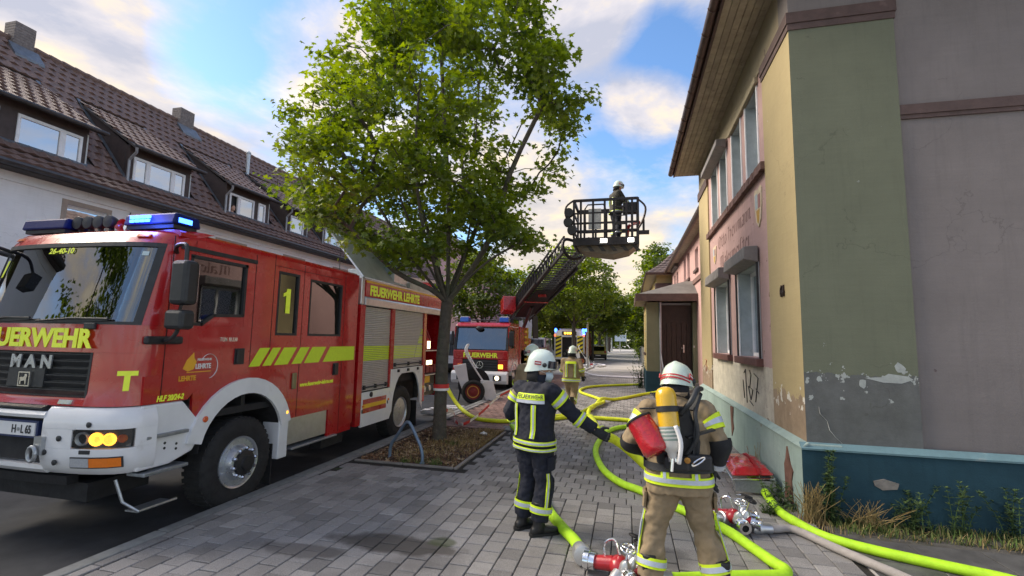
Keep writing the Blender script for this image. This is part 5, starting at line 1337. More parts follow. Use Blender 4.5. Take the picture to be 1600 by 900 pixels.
for k in range(3):
    a = pi/2+k*2*pi/3; st.bar((LX, LYF-.03, .87), (LX+.13*cos(a), LYF-.03, .87+.13*sin(a)), .025, .014)
lp('star_badge', st, chrome, g)
text('FEUERWEHR', .26, (LX, LYF-.004, 1.175), X_, Z_, neonb, lt, 'front_lettering', 1.0, .010, .006, 'CENTER')
lp('windscreen', MB().prism([(LYF+.06, 1.50), (LYF+.26, 2.39), (LYF+.27, 2.39), (LYF+.07, 1.50)], 'x', LX-1.08, LX+1.08), screen)
parts('windscreen_seal', MB().bar((LX-1.1, LYF+.055, 1.48), (LX+1.1, LYF+.055, 1.48), .05).bar((LX-1.1, LYF+.26, 2.41), (LX+1.1, LYF+.26, 2.41), .05), black, lt)
parts('a_pillar', MB().bar((LX-1.12, LYF+.07, 1.46), (LX-1.12, LYF+.28, 2.45), .10, .12).bar((LX+1.12, LYF+.07, 1.46), (LX+1.12, LYF+.28, 2.45), .10, .12), black, lt)
lp('roof', MB().prism([(LYF+.22, 2.43), (LYF+.26, 2.52), (LYF+.42, 2.62), (21.0, 2.62), (21.0, 2.43)], 'x', LX-hw_, LX+hw_), red, bev=.04)
lp('cab_rear_wall', MB().box(LX-hw_, LX+hw_, 20.95, 21.0, .8, 2.429), red)
lp('cab_floor', MB().box(LX-hw_+.02, LX+hw_-.02, LYF+.12, 20.94, .8, .88), dark); lp('dashboard', MB().box(LX-1.0, LX+1.0, LYF+.12, LYF+.6, 1.2, 1.5), black, bev=.04)
for x in (LX-.6, LX+.6): lp('seat', MB().box(x-.22, x+.22, 20.1, 20.5, 1.2, 1.35).box(x-.22, x+.22, 20.4, 20.5, 1.351, 2.1), MATS['seat_cloth'], bev=.04)
for x in (LX-hw_, LX+hw_-.04):
    d = lp('cab_door', MB().wall('x', x, .04, LYF+.12, 20.949, .62, 2.429, [(LYF+.35, 20.2, 1.55, 2.32)]).box(x, x+.04, LYF+.101, LYF+.119, .8, 1.5), red)
    lp('door_window', MB().box(x+.018, x+.024, LYF+.33, 20.22, 1.53, 2.34), darkglass, d)
    lp('mirror', MB().box(x-.12 if x < LX else x+.06, x-.02 if x < LX else x+.26, LYF+.02, LYF+.14, 1.65, 2.25), black, d, bev=.03)
b = lp('bumper', MB().prism([(LYF-.10, .12), (LYF-.16, .25), (LYF-.16, .52), (LYF-.06, .62), (LYF+.1, .62), (LYF+.1, .10)], 'x', LX-1.2, LX+1.2), white, bev=.03)
lhl = emis('lit_headlamp', (1, .80, .52), 1.7)
for s in (-1, 1):
    h = lp('headlight', MB().box(LX+s*.78-.17, LX+s*.78+.17, LYF-.175, LYF-.15, .26, .46), black, b, bev=.01)
    lp('turn_signal', MB().box(LX+s*.88-.10, LX+s*.88+.10, LYF-.02, LYF+.02, .72, .90), warm if s > 0 else orange, bev=.02)
    obj('headlamp_bowl', MB().lathe([(.09, -.0), (.07, -.015), (.01, -.02)], (LX+s*.78, LYF-.175, .36), 'y', 16), lhl, lt)
for s in (-1, 1):
    x = LX+s*.88
    bb = lp('beacon', MB().prism([(LYF+.40, 2.64), (LYF+.42, 2.84), (LYF+.72, 2.84), (LYF+.74, 2.64)], 'x', x-.20, x+.20), mat('blue_beacon_lens', (.02, .10, .55), .2, 0, .1, 20, .1, 90, coat=.8), bev=.03)
    lp('beacon_cap', MB().box(x-.17, x+.17, LYF+.43, LYF+.71, 2.841, 2.875), white, bb, bev=.015)
lp('roof_bar', MB().tube([(LX-.55, LYF+.5, 2.72), (LX+.5, LYF+.5, 2.72)], .03, 8), black)
lp('roof_mirror', MB().ball((LX-.1, LYF+.12, 2.36), .16, .06, .10), black)
simple_wheel(LX+1.16, 20.15, 1, lt); simple_wheel(LX-1.16, 20.15, -1, lt); simple_wheel(LX+1.16, 25.1, 1, lt); simple_wheel(LX-1.16, 25.1, -1, lt)
lp('wheel_arch', fender(20.15, .52, .60, 5, 175, LX+1.195, LX+.9, Z0+.5), white)
lp('chassis', MB().box(LX-.5, LX+.5, LYF+.2, 28.6, .35, .8), chassis)
lp('body', MB().box(LX-1.2, LX+1.2, 21.25, 28.6, .80, 1.50), red, bev=.03)
for i in range(4): lp('locker', MB().box(LX+1.2, LX+1.215, 21.3+i*1.8, 22.95+i*1.8, .5, 1.45), alu)
lp('equipment_tower', MB().box(LX+.80, LX+1.215, 21.05, 22.6, .82, 2.50), red, bev=.02)
for k in range(6): lp('rack_bracket', MB().box(LX+1.216, LX+1.25, 22.0, 22.55, .95+k*.26, 1.06+k*.26), mat('yellow_red_rack', (.60, .46, .03), .5))
lp('rack_rail', MB().bar((LX+1.23, 22.65, .8), (LX+1.23, 22.65, 2.5), .07), yel_rack if False else MATS['yellow_red_rack'])
B0, T0 = V((-5.60, 25.0, 3.10)), V((-1.52, 14.72, 4.62))
dirL = (T0-B0).normalized(); sideL = dirL.cross(Z_).normalized(); nL = sideL.cross(dirL).normalized()
tt = lp('turntable', MB().lathe([(1.0, 1.501), (1.0, 1.7), (.7, 1.72), (.7, 2.0)], (LX+.1, 25.6, 0), 'z', 28), red, smooth=True)
ped = MB()
for s in (-.72, .66): ped.prism([(25.0, 2.0), (26.4, 2.0), (26.1, 3.2), (25.0, 3.4), (24.7, 3.1)], 'x', LX+.35+s, LX+.41+s)
parts('pedestal', ped, chassis, lt)
cs = lp('control_block', MB().obox(B0+dirL*2.6+sideL*1.02+nL*.1, Matrix((sideL, dirL, nL)).transposed(), .30, .55, .34), red, bev=.03)
text('5', .34, B0+dirL*2.02+sideL*1.0+nL*(-.02), sideL, nL, neonb, cs, 'block_number', 1, .012, .006, 'CENTER')
lp('turntable_seat', MB().box(LX-1.0, LX-.5, 25.0, 25.9, 2.0, 2.9), black, bev=.05)
ladm = mat('dark_ladder_steel', (.040, .036, .038), .45, .6, .3, 6, .1, 40)
Ltot = (T0-B0).length
for si, (a, b_, w, h, off) in enumerate(((-.06, .66, 1.20, .66, 0), (.10, .84, 1.00, .54, .06), (.22, 1.0, .80, .44, .11))):
    P = lambda t, s, n: B0+dirL*(t*Ltot)+sideL*s+nL*n
    ch = MB(); n = 18
    for s in (-w/2, w/2):
        ch.bar(P(a, s, off), P(b_, s, off), .075, .10, nL); ch.bar(P(a, s, off+h), P(b_, s, off+h), .055, .055, nL)
    sec = lp('ladder_section', MB().bar(P(a, -w/2, off), P(b_, -w/2, off), .075, .10, nL), ladm)
    mb = MB()
    mb.bar(P(a, w/2, off), P(b_, w/2, off), .075, .10, nL); obj('ladder_chord', mb, ladm, sec)
    for s in (-w/2, w/2): obj('ladder_chord', MB().bar(P(a, s, off+h), P(b_, s, off+h), .055, .055, nL), ladm, sec)
    tr = MB()
    for s in (-w/2, w/2):
        for k in range(n):
            t0, t1 = a+(b_-a)*k/n, a+(b_-a)*(k+1)/n
            tr.bar(P(t0, s, off), P((t0+t1)/2, s, off+h), .032); tr.bar(P((t0+t1)/2, s, off+h), P(t1, s, off), .032)
    obj('ladder_truss', tr, ladm, sec, kind='stuff')
    rg = MB(); k = a
    while k < b_: rg.tube([P(k, -w/2, off+.02), P(k, w/2, off+.02)], .022, 6); k += .3/Ltot
    obj('ladder_rung', rg, mat('rung_rubber', (.06, .06, .062), .6), sec, kind='stuff')
lp('lift_cylinder', MB().tube([V((LX+.2, 25.2, 1.9)), B0+dirL*3.4-nL*.1], .09, 10), black)
lp('ladder_cable_tray', MB().bar(B0+dirL*.6-nL*.07, B0+dirL*6.6-nL*.07, .8, .03, nL), chassis)
parts('ladder_red_bar', MB().bar(B0+dirL*4.4-sideL*.55-nL*.1, B0+dirL*4.4+sideL*.55-nL*.1, .06).obox(B0+dirL*5.8-nL*.12, Matrix.Identity(3), .16, .12, .05), red, lt)
# ------------------------------------------------------------------ basket
bk = lp('basket', MB().box(-1.45, .20, 13.62, 14.70, 4.70, 4.85), tread)
BX0, BX1, BYa, BYb, BZ = -1.50, .30, 13.58, 14.74, 4.73
fr = lambda name, mb, m=ladm, **k: obj(name, mb, m, bk, **k)
fr('basket_underside', MB().prism([(BX0+.05, 4.69), (BX0+.25, 4.52), (-.4, 4.40), (.05, 4.50), (BX1-.02, 4.69)], 'y', 13.70, 14.66), mat('underside_sand_steel', (.20, .17, .13), .6, .3, .3, 5, .2, 30))
for i in range(5):
    x = BX0+.35+i*.32; fr('hazard_stripe', MB().prism([(x, 4.66), (x+.12, 4.66), (x+.24, 4.5), (x+.12, 4.5)], 'y', 13.675, 13.69), MATS['rung_rubber'])
fr('floor_beam', MB().box(BX0, BX1, BYa-.03, BYa+.03, 4.66, 4.88)); fr('floor_beam', MB().box(BX0, BX1, BYb-.03, BYb+.03, 4.66, 4.88))
fr('floor_beam', MB().box(BX0-.03, BX0+.03, BYa+.031, BYb-.031, 4.66, 4.88)); fr('floor_beam', MB().box(BX1-.03, BX1+.03, BYa+.031, BYb-.031, 4.66, 4.88))
for z in (5.08, 5.30, 5.60, 5.98):
    w = .07 if z > 5.9 else .045
    fr('rail', MB().bar((BX0, BYa, z), (BX1, BYa, z), w)); fr('rail', MB().bar((BX0, BYb, z), (BX1, BYb, z), w))
    fr('rail', MB().bar((BX0, BYa+.03, z), (BX0, BYb-.03, z), w)); fr('rail', MB().bar((BX1, BYa+.03, z), (BX1, BYb-.03, z), w))
for x in (BX0, -1.3, -.95, -.62, -.36, -.02, .14, BX1):
    for y in (BYa, BYb): fr('post', MB().bar((x, y, 4.881), (x, y, 6.0), .06))
fr('gate_panel', MB().box(-1.08, -.72, BYa-.02, BYa-.005, 5.12, 5.72), mat('pale_mesh_panel', (.42, .43, .42), .6, .3, .2, 30, .2, 80))
fr('gate_frame', MB().tube([(-1.16, BYa-.02, 5.02), (-1.18, BYa-.02, 5.72), (-1.1, BYa-.02, 5.84), (-.66, BYa-.02, 5.84), (-.60, BYa-.02, 5.72), (-.60, BYa-.02, 5.02), (-1.16, BYa-.02, 5.02)], .022, 6))
for dz_ in (.1, .35, .6, .85): fr('step_rung', MB().bar((-.36, BYa-.01, 4.9+dz_), (-.02, BYa-.01, 4.9+dz_), .03))
fr('side_guard', MB().tube(smoothpath([(BX0, BYa, 6.0), (BX0-.22, BYa-.05, 5.8), (BX0-.22, BYa-.05, 5.5), (BX0, BYa, 5.3)], 4), .03, 6)); fr('side_guard', MB().tube(smoothpath([(BX1, BYa, 5.95), (BX1+.20, BYa-.05, 5.7), (BX1+.14, BYa-.05, 5.35), (BX1, BYa, 5.1)], 4), .03, 6))
for x, z in ((BX0-.14, 5.62), (BX0-.16, 5.34), (BX0-.05, 5.1)):
    f = fr('floodlight', MB().lathe([(.13, -.08), (.14, .06), (.08, .14)], (x, BYa-.05, z), 'y', 14), black, smooth=True)
fr('control_box', MB().box(-.12, .28, BYa+.06, BYa+.30, 5.58, 5.9), black, bev=.03)
fr('monitor_pipe', MB().tube(smoothpath([(BX1-.3, 14.2, 4.9), (BX1-.25, 14.1, 5.3), (BX1+.05, 13.9, 5.35)], 5), .05, 8), red)
fr('side_bracket', MB().box(BX1+.02, BX1+.30, BYa, BYa+.12, 4.95, 5.05).box(BX1+.12, BX1+.18, BYa+.02, BYa+.10, 5.051, 5.36))
fr('air_hose', MB().tube(smoothpath([(BX0+.1, BYb, 4.95), (BX0-.35, 14.5, 5.05), (BX0-.42, 14.4, 4.75), (BX0-.2, 14.5, 4.45), (BX0+.1, 14.7, 4.5)], 6), .05, 8))
wl = emis('lit_work_lamp', (1, .97, .88), 4.0)
parts('work_lamp', MB().box(-.74, -.56, BYa-.055, BYa-.032, 4.72, 4.83).box(.02, .18, BYa-.055, BYa-.032, 4.72, 4.83), wl, bk)
# ================================================================== REAR FIRE TRUCK (far)
ft = thing('rear_fire_truck', 'distant fire truck seen from behind with yellow and black chevrons and blue beacons', 'fire truck', (-4.75, 40, Z0))
fp = lambda name, mb, m, parent=None, **k: obj(name, mb, m, parent or ft, **k)
fx = -4.75
fp('body', MB().box(fx-1.25, fx+1.25, 40.3, 47.5, .5, 2.7), red, bev=.03)
fp('rear_frame', MB().wall('y', 40.0, .29, fx-1.25, fx+1.25, .35, 2.75, [(fx-.62, fx+.62, .5, 2.2)]), white, bev=.02)
fp('pump_bay', MB().box(fx-.62, fx+.62, 40.25, 40.29, .5, 2.2), dark)
for i in range(5): fp('pump_fitting', MB().lathe([(.10, -.08), (.12, 0)], (fx-.4+i*.2, 40.24, .8+.25*(i % 3)), 'y', 10), MATS['pump_panel_grey'])
yb = mat('chevron_yellow', (.72, .60, .03), .5); kb = mat('chevron_black', (.02, .02, .02), .5)
for s in (-1, 1):
    pn = fp('chevron_panel', MB().box(fx+s*.90-.24, fx+s*.90+.24, 39.965, 39.998, .55, 2.3), yb)
    for k in range(5):
        z = .62+k*.34
        fp('chevron_stripe', MB().prism([(fx+s*.9-.24, z), (fx+s*.9+.24, z+s*.0+.22), (fx+s*.9+.24, z+.38 if z+.38 < 2.3 else 2.3), (fx+s*.9-.24, z+.16)], 'y', 39.955, 39.964), kb, pn)
    fp('rear_post', MB().box(fx+s*1.20-.05, fx+s*1.20+.05, 39.95, 39.999, .5, 2.45), alu)
    bl = fp('beacon', MB().lathe([(.12, 2.62), (.12, 2.80), (.06, 2.9), (.01, 2.92)], (fx+s*1.15, 40.1, 0), 'z', 14), blueon, smooth=True)
    fp('tail_lamp', MB().box(fx+s*1.20-.06, fx+s*1.20+.06, 39.93, 39.949, 2.25, 2.42), emis('lit_red_lamp', (1, .12, .05), 1.4))
    simple_wheel(fx+s*1.2, 42, s, ft); simple_wheel(fx+s*1.2, 46, s, ft)
fp('beacon', MB().lathe([(.14, 2.72), (.14, 2.95), (.02, 3.0)], (fx+1.05, 44, 0), 'z', 14), blueon)
fp('beacon', MB().lathe([(.10, 2.42), (.10, 2.56), (.02, 2.6)], (fx+1.22, 39.96, 0), 'z', 14), blueon)
fp('traffic_bar', MB().box(fx-.6, fx+.6, 39.93, 39.99, 2.38, 2.66), black)
parts('traffic_lamp', MB().box(fx-.42, fx-.27, 39.915, 39.929, 2.44, 2.60).box(fx-.2, fx-.05, 39.915, 39.929, 2.44, 2.60).box(fx+.02, fx+.17, 39.915, 39.929, 2.44, 2.60).box(fx+.24, fx+.39, 39.915, 39.929, 2.44, 2.60), emis('lit_amber_lamp', (1, .45, .04), 2.6), ft)
fp('roof_gear', MB().box(fx-.9, fx+.9, 40.6, 46, 2.71, 2.9), alu)
fp('rear_bumper', MB().box(fx-1.2, fx+1.2, 39.9, 39.998, .30, .345), chassis)
# ================================================================== REEL CARTS
def reel_cart(label, loc, rz, sc=1.0, group='hose reel carts'):
    t = thing('reel_cart', label, 'hose reel cart', (0,0,0), group)
    redr = mat('cart_red_paint', (.20, .012, .012), .45, 0, .2, 8, .1, 60)
    for s in (-1, 1):
        c = (0, s*.36, .31)
        W = obj('wheel', MB().lathe([(.20, -.06*s), (.29, -.06*s), (.31, -.02*s), (.31, .03*s), (.27, .06*s), (.215, .05*s), (.20, .02*s)], c, 'y', 28), rubber, t, smooth=True)
        obj('wheel_disc', MB().lathe([(.21, .02*s), (.20, .035*s), (.17, .02*s), (.08, .03*s), (.06, .05*s), (.01, .055*s)], c, 'y', 28), redr, W, smooth=True)
        obj('wheel_ring', MB().lathe([(.160, .028*s), (.158, .036*s), (.140, .036*s), (.136, .026*s)], c, 'y', 28, caps=False), mat('gold_ring_paint', (.60, .32, .04), .45), W)
    obj('hose_drum', MB().lathe([(.42, -.24), (.42, -.225), (.17, -.22), (.17, .22), (.42, .225), (.42, .24)], (0, 0, .48), 'y', 28), chassis, t)
    obj('rolled_hose', MB().lathe([(.36, -.215)]+[(.35+.015*(k % 2), -.21+.42*k/12) for k in range(13)]+[(.36, .215)], (0, 0, .48), 'y', 28), mat('rolled_hose_cloth', (.17, .15, .13), .9), t)
    obj('side_plate', MB().prism([(-.56, .98), (-.22, 1.05), (-.08, .30), (-.22, .16)], 'y', -.33, -.30), white, t, bev=.01)
    obj('side_plate', MB().prism([(.18, .62), (.52, .60), (.66, .08), (.38, .02), (.24, .3)], 'y', -.33, -.30), white, t, bev=.01)
    for s in (-.29, .29):
        obj('handle_tube', MB().tube(smoothpath([(.28, s, .55), (.0, s, .95), (-.24, s, 1.35), (-.20, s*.8, 1.55)], 4), .022, 7), white, t)
    for k in range(5): obj('handle_rung', MB().tube([(.02-k*.066, -.29, .92+k*.11), (.02-k*.066, .29, .92+k*.11)], .014, 6), white, t)
    obj('handle_grip', MB().tube([(-.20, -.232, 1.55), (-.20, .232, 1.55)], .022, 7), white, t)
    obj('cross_bar', MB().tube([(.28, -.42, .55), (.28, .42, .55)], .02, 7), white, t)
    obj('support_leg', MB().bar((-.35, 0, .5), (-.42, 0, .02), .04), chassis, t)
    t.location = loc; t.rotation_euler = (0, 0, rz); t.scale = (sc, sc, sc); return t
reel_cart('white and red hose reel cart standing behind the near fire engine beside the tree', (-4.92, 15.2, Z0), radians(14), 1.2)
reel_cart('small distant hose reel cart beside the yellow car and the far fire truck', (-3.62, 39.0, 0), radians(8))
fs = thing('folding_steps', 'white metal folding steps lying open behind the fire engine', 'steps', (-5.0, 12.6, Z0))
for i in range(4): obj('tread', MB().box(-5.35+i*.06, -4.72+i*.06, 12.1+i*.3, 12.28+i*.3, Z0+.12, Z0+.15), white, fs)
parts('side_rail', MB().bar((-5.37, 12.05, Z0+.10), (-5.13, 13.25, Z0+.10), .03, .05).bar((-4.74, 12.05, Z0+.10), (-4.50, 13.25, Z0+.10), .03, .05), alu, fs)
# ================================================================== CARS
def car(name, label, cat, loc, rz, paint, L_=4.0, W_=1.7, H_=1.45, van=False, group=None):
    t = thing(name, label, cat, (0,0,0), group)
    w = W_/2
    if van: prof = [(-L_/2, .35), (-L_/2, 1.0), (-L_/2+.04, H_), (-L_/2+.15, H_+.04), (L_*.22, H_), (L_*.36, 1.15), (L_/2-.1, 1.0), (L_/2, .75), (L_/2, .35)]
    else: prof = [(-L_/2, .35), (-L_/2-.02, .62), (-L_/2+.02, .88), (-L_/2+.28, H_-.04), (-L_/2+.5, H_), (L_*.05, H_), (L_*.24, .95), (L_/2-.12, .82), (L_/2, .62), (L_/2, .35)]
    mb = MB(); R = []
    for s, k in ((-1, 0), (-.94, 1), (.94, 1), (1, 0)):
        R.append([V((w*s*(1 if z < .95 else .86), y if k else y*.985, z if k else z*.99+.005)) for y, z in prof])
    mb.rings(R); body = obj('body', mb, paint, t, bev=.04, segs=2)
    zt = H_-.10; zb = .93
    if van: yr = -L_/2-.012
    rw = [(-L_/2+.045, .90), (-L_/2+.26, H_-.10)] if not van else [(-L_/2-.001, 1.05), (-L_/2+.035, H_-.12)]
    obj('rear_window', MB().prism([(rw[0][0]-.015, rw[0][1]), (rw[1][0]-.015, rw[1][1]), (rw[1][0]+.01, rw[1][1]), (rw[0][0]+.01, rw[0][1])], 'x', -w*.74, w*.74), darkglass, t)
    fw_ = [(L_*.24-.02, .98), (L_*.07, H_-.06)] if not van else [(L_*.36-.01, 1.17), (L_*.235, H_-.05)]
    obj('windscreen', MB().prism([(fw_[0][0]+.02, fw_[0][1]), (fw_[1][0]+.02, fw_[1][1]), (fw_[1][0]-.01, fw_[1][1]), (fw_[0][0]-.01, fw_[0][1])], 'x', -w*.76, w*.76), darkglass, t)
    for s in (-1, 1):
        a, b = -L_/2+.45, L_*.16
        for q0, q1 in ((a, (a+b)/2-.04), ((a+b)/2+.04, b)): obj('side_window', MB().box(s*w*.885-.01, s*w*.885+.01, q0, q1, .98, H_-.13), darkglass, t)
        obj('tail_light', MB().box(s*w*.84-.09, s*w*.84+.09, -L_/2-.035, -L_/2+.02, .72, .95), mat('red_tail_lens', (.40, .02, .02), .2, 0, .1, 30, .05, 60, coat=.6), t, bev=.01)
        obj('headlight', MB().box(s*w*.78-.14, s*w*.78+.14, L_/2-.07, L_/2+.012, .60, .74), lens, t, bev=.015)
        for y in (-L_*.30, L_*.31): simple_wheel(s*w*.98, y, s, t, .31, .2, 0, n=18)
    obj('bumper', MB().box(-w*.97, w*.97, -L_/2-.07, -L_/2+.03, .32, .60), black, t, bev=.03)
    obj('number_plate', MB().box(-.26, .26, -L_/2-.085, -L_/2-.071, .62 if van else .42, .73 if van else .53), white, t)
    obj('underside', MB().box(-w*.85, w*.85, -L_/2+.2, L_/2-.2, .18, .36), chassis, t)
    t.location = loc; t.rotation_euler = (0, 0, rz); return t
yel = mat('dull_yellow_car_paint', (.48, .42, .06), .3, 0, .06, 3, .01, 60, coat=.6)
car('yellow_car', 'small yellow hatchback parked far down the pavement behind a dark tree trunk', 'car', (-3.0, 51, 0), radians(2), yel)
car('white_van', 'white van parked beyond the far fire truck on the left', 'van', (-8.4, 47, Z0), 0, white, 5.2, 2.0, 2.2, True)
car('white_van', 'white van partly hidden between the tree trunk and the ladder truck', 'van', (-9.6, 29, Z0), 0, white, 5.4, 2.0, 2.4, True)
car('white_car', 'white car parked far away right of the distant fire truck', 'car', (-4.3, 62, Z0), 0, white)
car('dark_car', 'dark estate car parked far down the street beyond the white car', 'car', (-4.4, 76, Z0), 0, mat('dark_blue_car_paint', (.03, .045, .08), .3, 0, .1, 3, .01, 60, coat=.6))
# ================================================================== POLES, SIGNS
def pole(label, x, y, h, r=.045, sign=None, cat='pole', name='street_pole'):
    t = thing(name, label, cat, (x, y, 0))
    obj('shaft', MB().lathe([(r*1.6, 0), (r*1.6, .25), (r, .30), (r*.8, h), (.005, h+.01)], (x, y, 0), 'z', 12), steel, t, smooth=True)
    obj('foot_plate', MB().lathe([(r*2.6, 0), (r*2.6, .02), (r*1.7, .03)], (x, y, 0), 'z', 12), steel, t)
    if sign: sign(t)
    return t
pole('tall thin grey pole standing on the pavement beside the far fire truck', -2.74, 33.8, 3.55, .075)
def flag(t):
    x, y = t.location.x, t.location.y
    obj('sign_plate', MB().box(x-.35, x+.35, y-.03, y-.01, 2.6, 3.0), white, t)
pole('grey street pole right of the yellow car', -3.15, 74, 5.6, .14)
pole('thinner grey street pole further down the pavement', -3.10, 96, 4.4, .13)
pole('white street sign on a post at the far end of the pavement', -1.55, 100, 2.6, .07, lambda t: obj('sign_plate', MB().box(-2.6, -.3, 99.9, 99.95, 1.9, 3.2), mat('pale_blue_sign', (.5, .6, .75), .5), t), 'sign', 'street_sign')
tw = thing('white_banner', 'tall white advertising banner standing behind the ladder truck', 'banner', (-9.4, 44, 0))
obj('banner_cloth', MB().prism([(-9.9, .4), (-8.9, .4), (-8.7, 3.6), (-8.9, 4.5), (-9.9, 4.3)], 'y', 44, 44.02), mat('white_banner_cloth', (.62, .63, .65), .8, 0, .06, 3, .2, 12), tw)
obj('banner_mast', MB().tube([(-9.95, 44, 0), (-9.95, 44, 4.5)], .04, 8), alu, tw)
bo = thing('bollard', 'dark wooden bollard on the far pavement edge', 'bollard', (-3.1, 86, 0)); obj('post', MB().lathe([(.14, 0), (.14, 2.5), (.10, 2.6), (.01, 2.62)], (-3.1, 86, 0), 'z', 10), doorw, bo); obj('cap', MB().lathe([(.16, 2.62), (.16, 2.68), (.01, 2.72)], (-3.1, 86, 0), 'z', 10), chassis, bo)
# bicycle stand and tape
rk = thing('bicycle_stand', 'bent blue-grey tubular bicycle stand at the front edge of the planting bed', 'bicycle stand', (-3.44, 7.2, 0))
tubm = mat('blue_grey_tube_steel', (.17, .24, .34), .42, .5, .2, 8, .1, 50, stain=((.30, .30, .29), 9, .6, .2))
obj('bent_tube', MB().tube(smoothpath([(-3.76, 7.3, -.05), (-3.765, 7.3, .12), (-3.73, 7.29, .24), (-3.66, 7.27, .33), (-3.50, 7.23, .55), (-3.43, 7.21, .595), (-3.36, 7.19, .55), (-3.2, 7.13, .33), (-3.145, 7.11, .24), (-3.11, 7.1, .12), (-3.11, 7.1, -.05)], 5), .026, 10), tubm, rk, smooth='all')
parts('foot', MB().lathe([(.04, .0), (.04, .02), (.028, .03)], (-3.76, 7.3, 0), 'z', 10).lathe([(.04, .0), (.04, .02), (.028, .03)], (-3.11, 7.1, 0), 'z', 10), tubm, rk)
def striped(path, w, name, label, cat, n=6):
    t = thing(name, label, cat, path[0]); P = smoothpath(path, 8); q = [MB(), MB()]
    for i, (a, b) in enumerate(zip(P[:-1], P[1:])):
        tw_ = .6*sin(i*.5); u = V((0, sin(tw_), cos(tw_)))*w/2
        q[(i//4) % 2].add([a-u, b-u, b+u, a+u, a-u+V((0,.002,0)), b-u+V((0,.002,0)), b+u+V((0,.002,0)), a+u+V((0,.002,0))], [(0,1,2,3),(7,6,5,4),(0,4,5,1),(3,2,6,7)])
    parts('red_band', weld(q[0]), mat('tape_red', (.55, .03, .03), .5), t); parts('white_band', weld(q[1]), mat('tape_white', (.75, .75, .74), .5), t); return t
def weld(mb):
    mp = {}; v = []; idx = []
    for p in mb.v:
        k = tuple(round(c, 4) for c in p)
        if k not in mp: mp[k] = len(v); v.append(p)
        idx.append(mp[k])
    mb.v = v; mb.f = [tuple(idx[i] for i in f) for f in mb.f]; return mb
striped([(-3.5, 8.75, .60), (-4.05, 11.0, .16), (-3.9, 10.7, .03), (-3.58, 10.35, .04), (-3.5, 11.2, .12), (-3.4, 12.8, .4), (-3.25, 14.2, .5)], .07, 'barrier_tape', 'red and white barrier tape sagging to the ground behind the tree', 'tape')
lit_ = thing('litter', 'crumpled white paper lying on the dry grass of the planting bed', 'litter', (-2.82, 9.4, .03))
mb = MB().ball((-2.82, 9.4, .055), .075, .05, .038, 9, 6)
mb.v = [tuple(V(p)+V((mnoise.noise(V(p)*31), mnoise.noise(V(p)*29), mnoise.noise(V(p)*27)))*.022) for p in mb.v]
obj('crumpled_paper', mb, whf, lit_)
# ================================================================== TREES
def leaf_mat(name, dark, light, back=.55):
    mt, t, b, c = newmat(name); t.nodes.remove(b); o = t.nodes['Material Output']
    at = t.nodes.new('ShaderNodeAttribute'); at.attribute_name = 'tone'
    n = _ramp(t, _noise(t, c, 1.1, 3), .38, .62)
    f = _m(t, 'ADD', _m(t, 'MULTIPLY', at.outputs['Fac'], .6), _m(t, 'MULTIPLY', n, .4))
    r = t.nodes.new('ShaderNodeValToRGB'); t.links.new(f, r.inputs[0]); el = r.color_ramp.elements
    el[0].color = (*dark, 1); el[1].color = (*light, 1); e = el.new(.94); e.color = (light[0]*1.5, light[1]*1.15, light[2], 1); el[1].position = .80
    el[2].position = 1.0
    d = t.nodes.new('ShaderNodeBsdfDiffuse'); tr = t.nodes.new('ShaderNodeBsdfTranslucent'); g = t.nodes.new('ShaderNodeBsdfGlossy')
    g.inputs['Roughness'].default_value = .45
    t.links.new(r.outputs[0], d.inputs[0])
    hs = t.nodes.new('ShaderNodeHueSaturation'); hs.inputs['Hue'].default_value = .485; hs.inputs['Saturation'].default_value = 1.15; hs.inputs['Value'].default_value = 1.7
    t.links.new(r.outputs[0], hs.inputs['Color']); t.links.new(hs.outputs[0], tr.inputs[0])
    m1 = t.nodes.new('ShaderNodeMixShader'); m1.inputs[0].default_value = back; t.links.new(d.outputs[0], m1.inputs[1]); t.links.new(tr.outputs[0], m1.inputs[2])
    m2 = t.nodes.new('ShaderNodeMixShader'); m2.inputs[0].default_value = .05; t.links.new(m1.outputs[0], m2.inputs[1]); t.links.new(g.outputs[0], m2.inputs[2])
    t.links.new(m2.outputs[0], o.inputs[0]); MATS[name] = mt; return mt
bark = mat('maple_bark', (.085, .075, .062), .92, 0, .3, 9, 1.0, 22, stain=((.10, .115, .075), 3, .5, .2), dist=.03)
LEAF = [(0,-.5),(.10,-.22),(.46,-.30),(.34,-.04),(.52,.16),(.22,.18),(.20,.34),(0,.56),(-.20,.34),(-.22,.18),(-.52,.16),(-.34,-.04),(-.46,-.30),(-.10,-.22)]
LEAF_S = [(0,-.5),(.42,-.2),(.30,.22),(0,.52),(-.30,.22),(-.42,-.2)]
def leaves(tips, per, spread, size, r, shape=LEAF, flatten=.5):
    vs, fs, tn = [], [], []
    for tp in tips:
        k = int(per*r.uniform(.65, 1.35)); tone0 = r.random()
        tilt = V((r.gauss(0, .25), r.gauss(0, .25), 1)).normalized()
        for _ in range(k):
            d = V((r.gauss(0, 1), r.gauss(0, 1), r.gauss(0, 1)*flatten))*spread*.55
            p = tp+d
            n = (tilt+V((r.gauss(0, .5), r.gauss(0, .5), r.gauss(0, .35)))+d*.9/spread*.5).normalized()
            a = r.uniform(0, 6.3); u = n.cross(V((cos(a), sin(a), .15))).normalized(); w = n.cross(u); s = size*r.uniform(.6, 1.2)
            o = len(vs); 
            for x, y in shape: vs.append(p+u*(x*s)+w*(y*s)-n*(abs(x)*s*.35))
            fs.append(tuple(range(o, o+len(shape)))); tn += [min(1, max(0, .55*tone0+.45*r.random()))]*len(shape)
    return vs, fs, tn
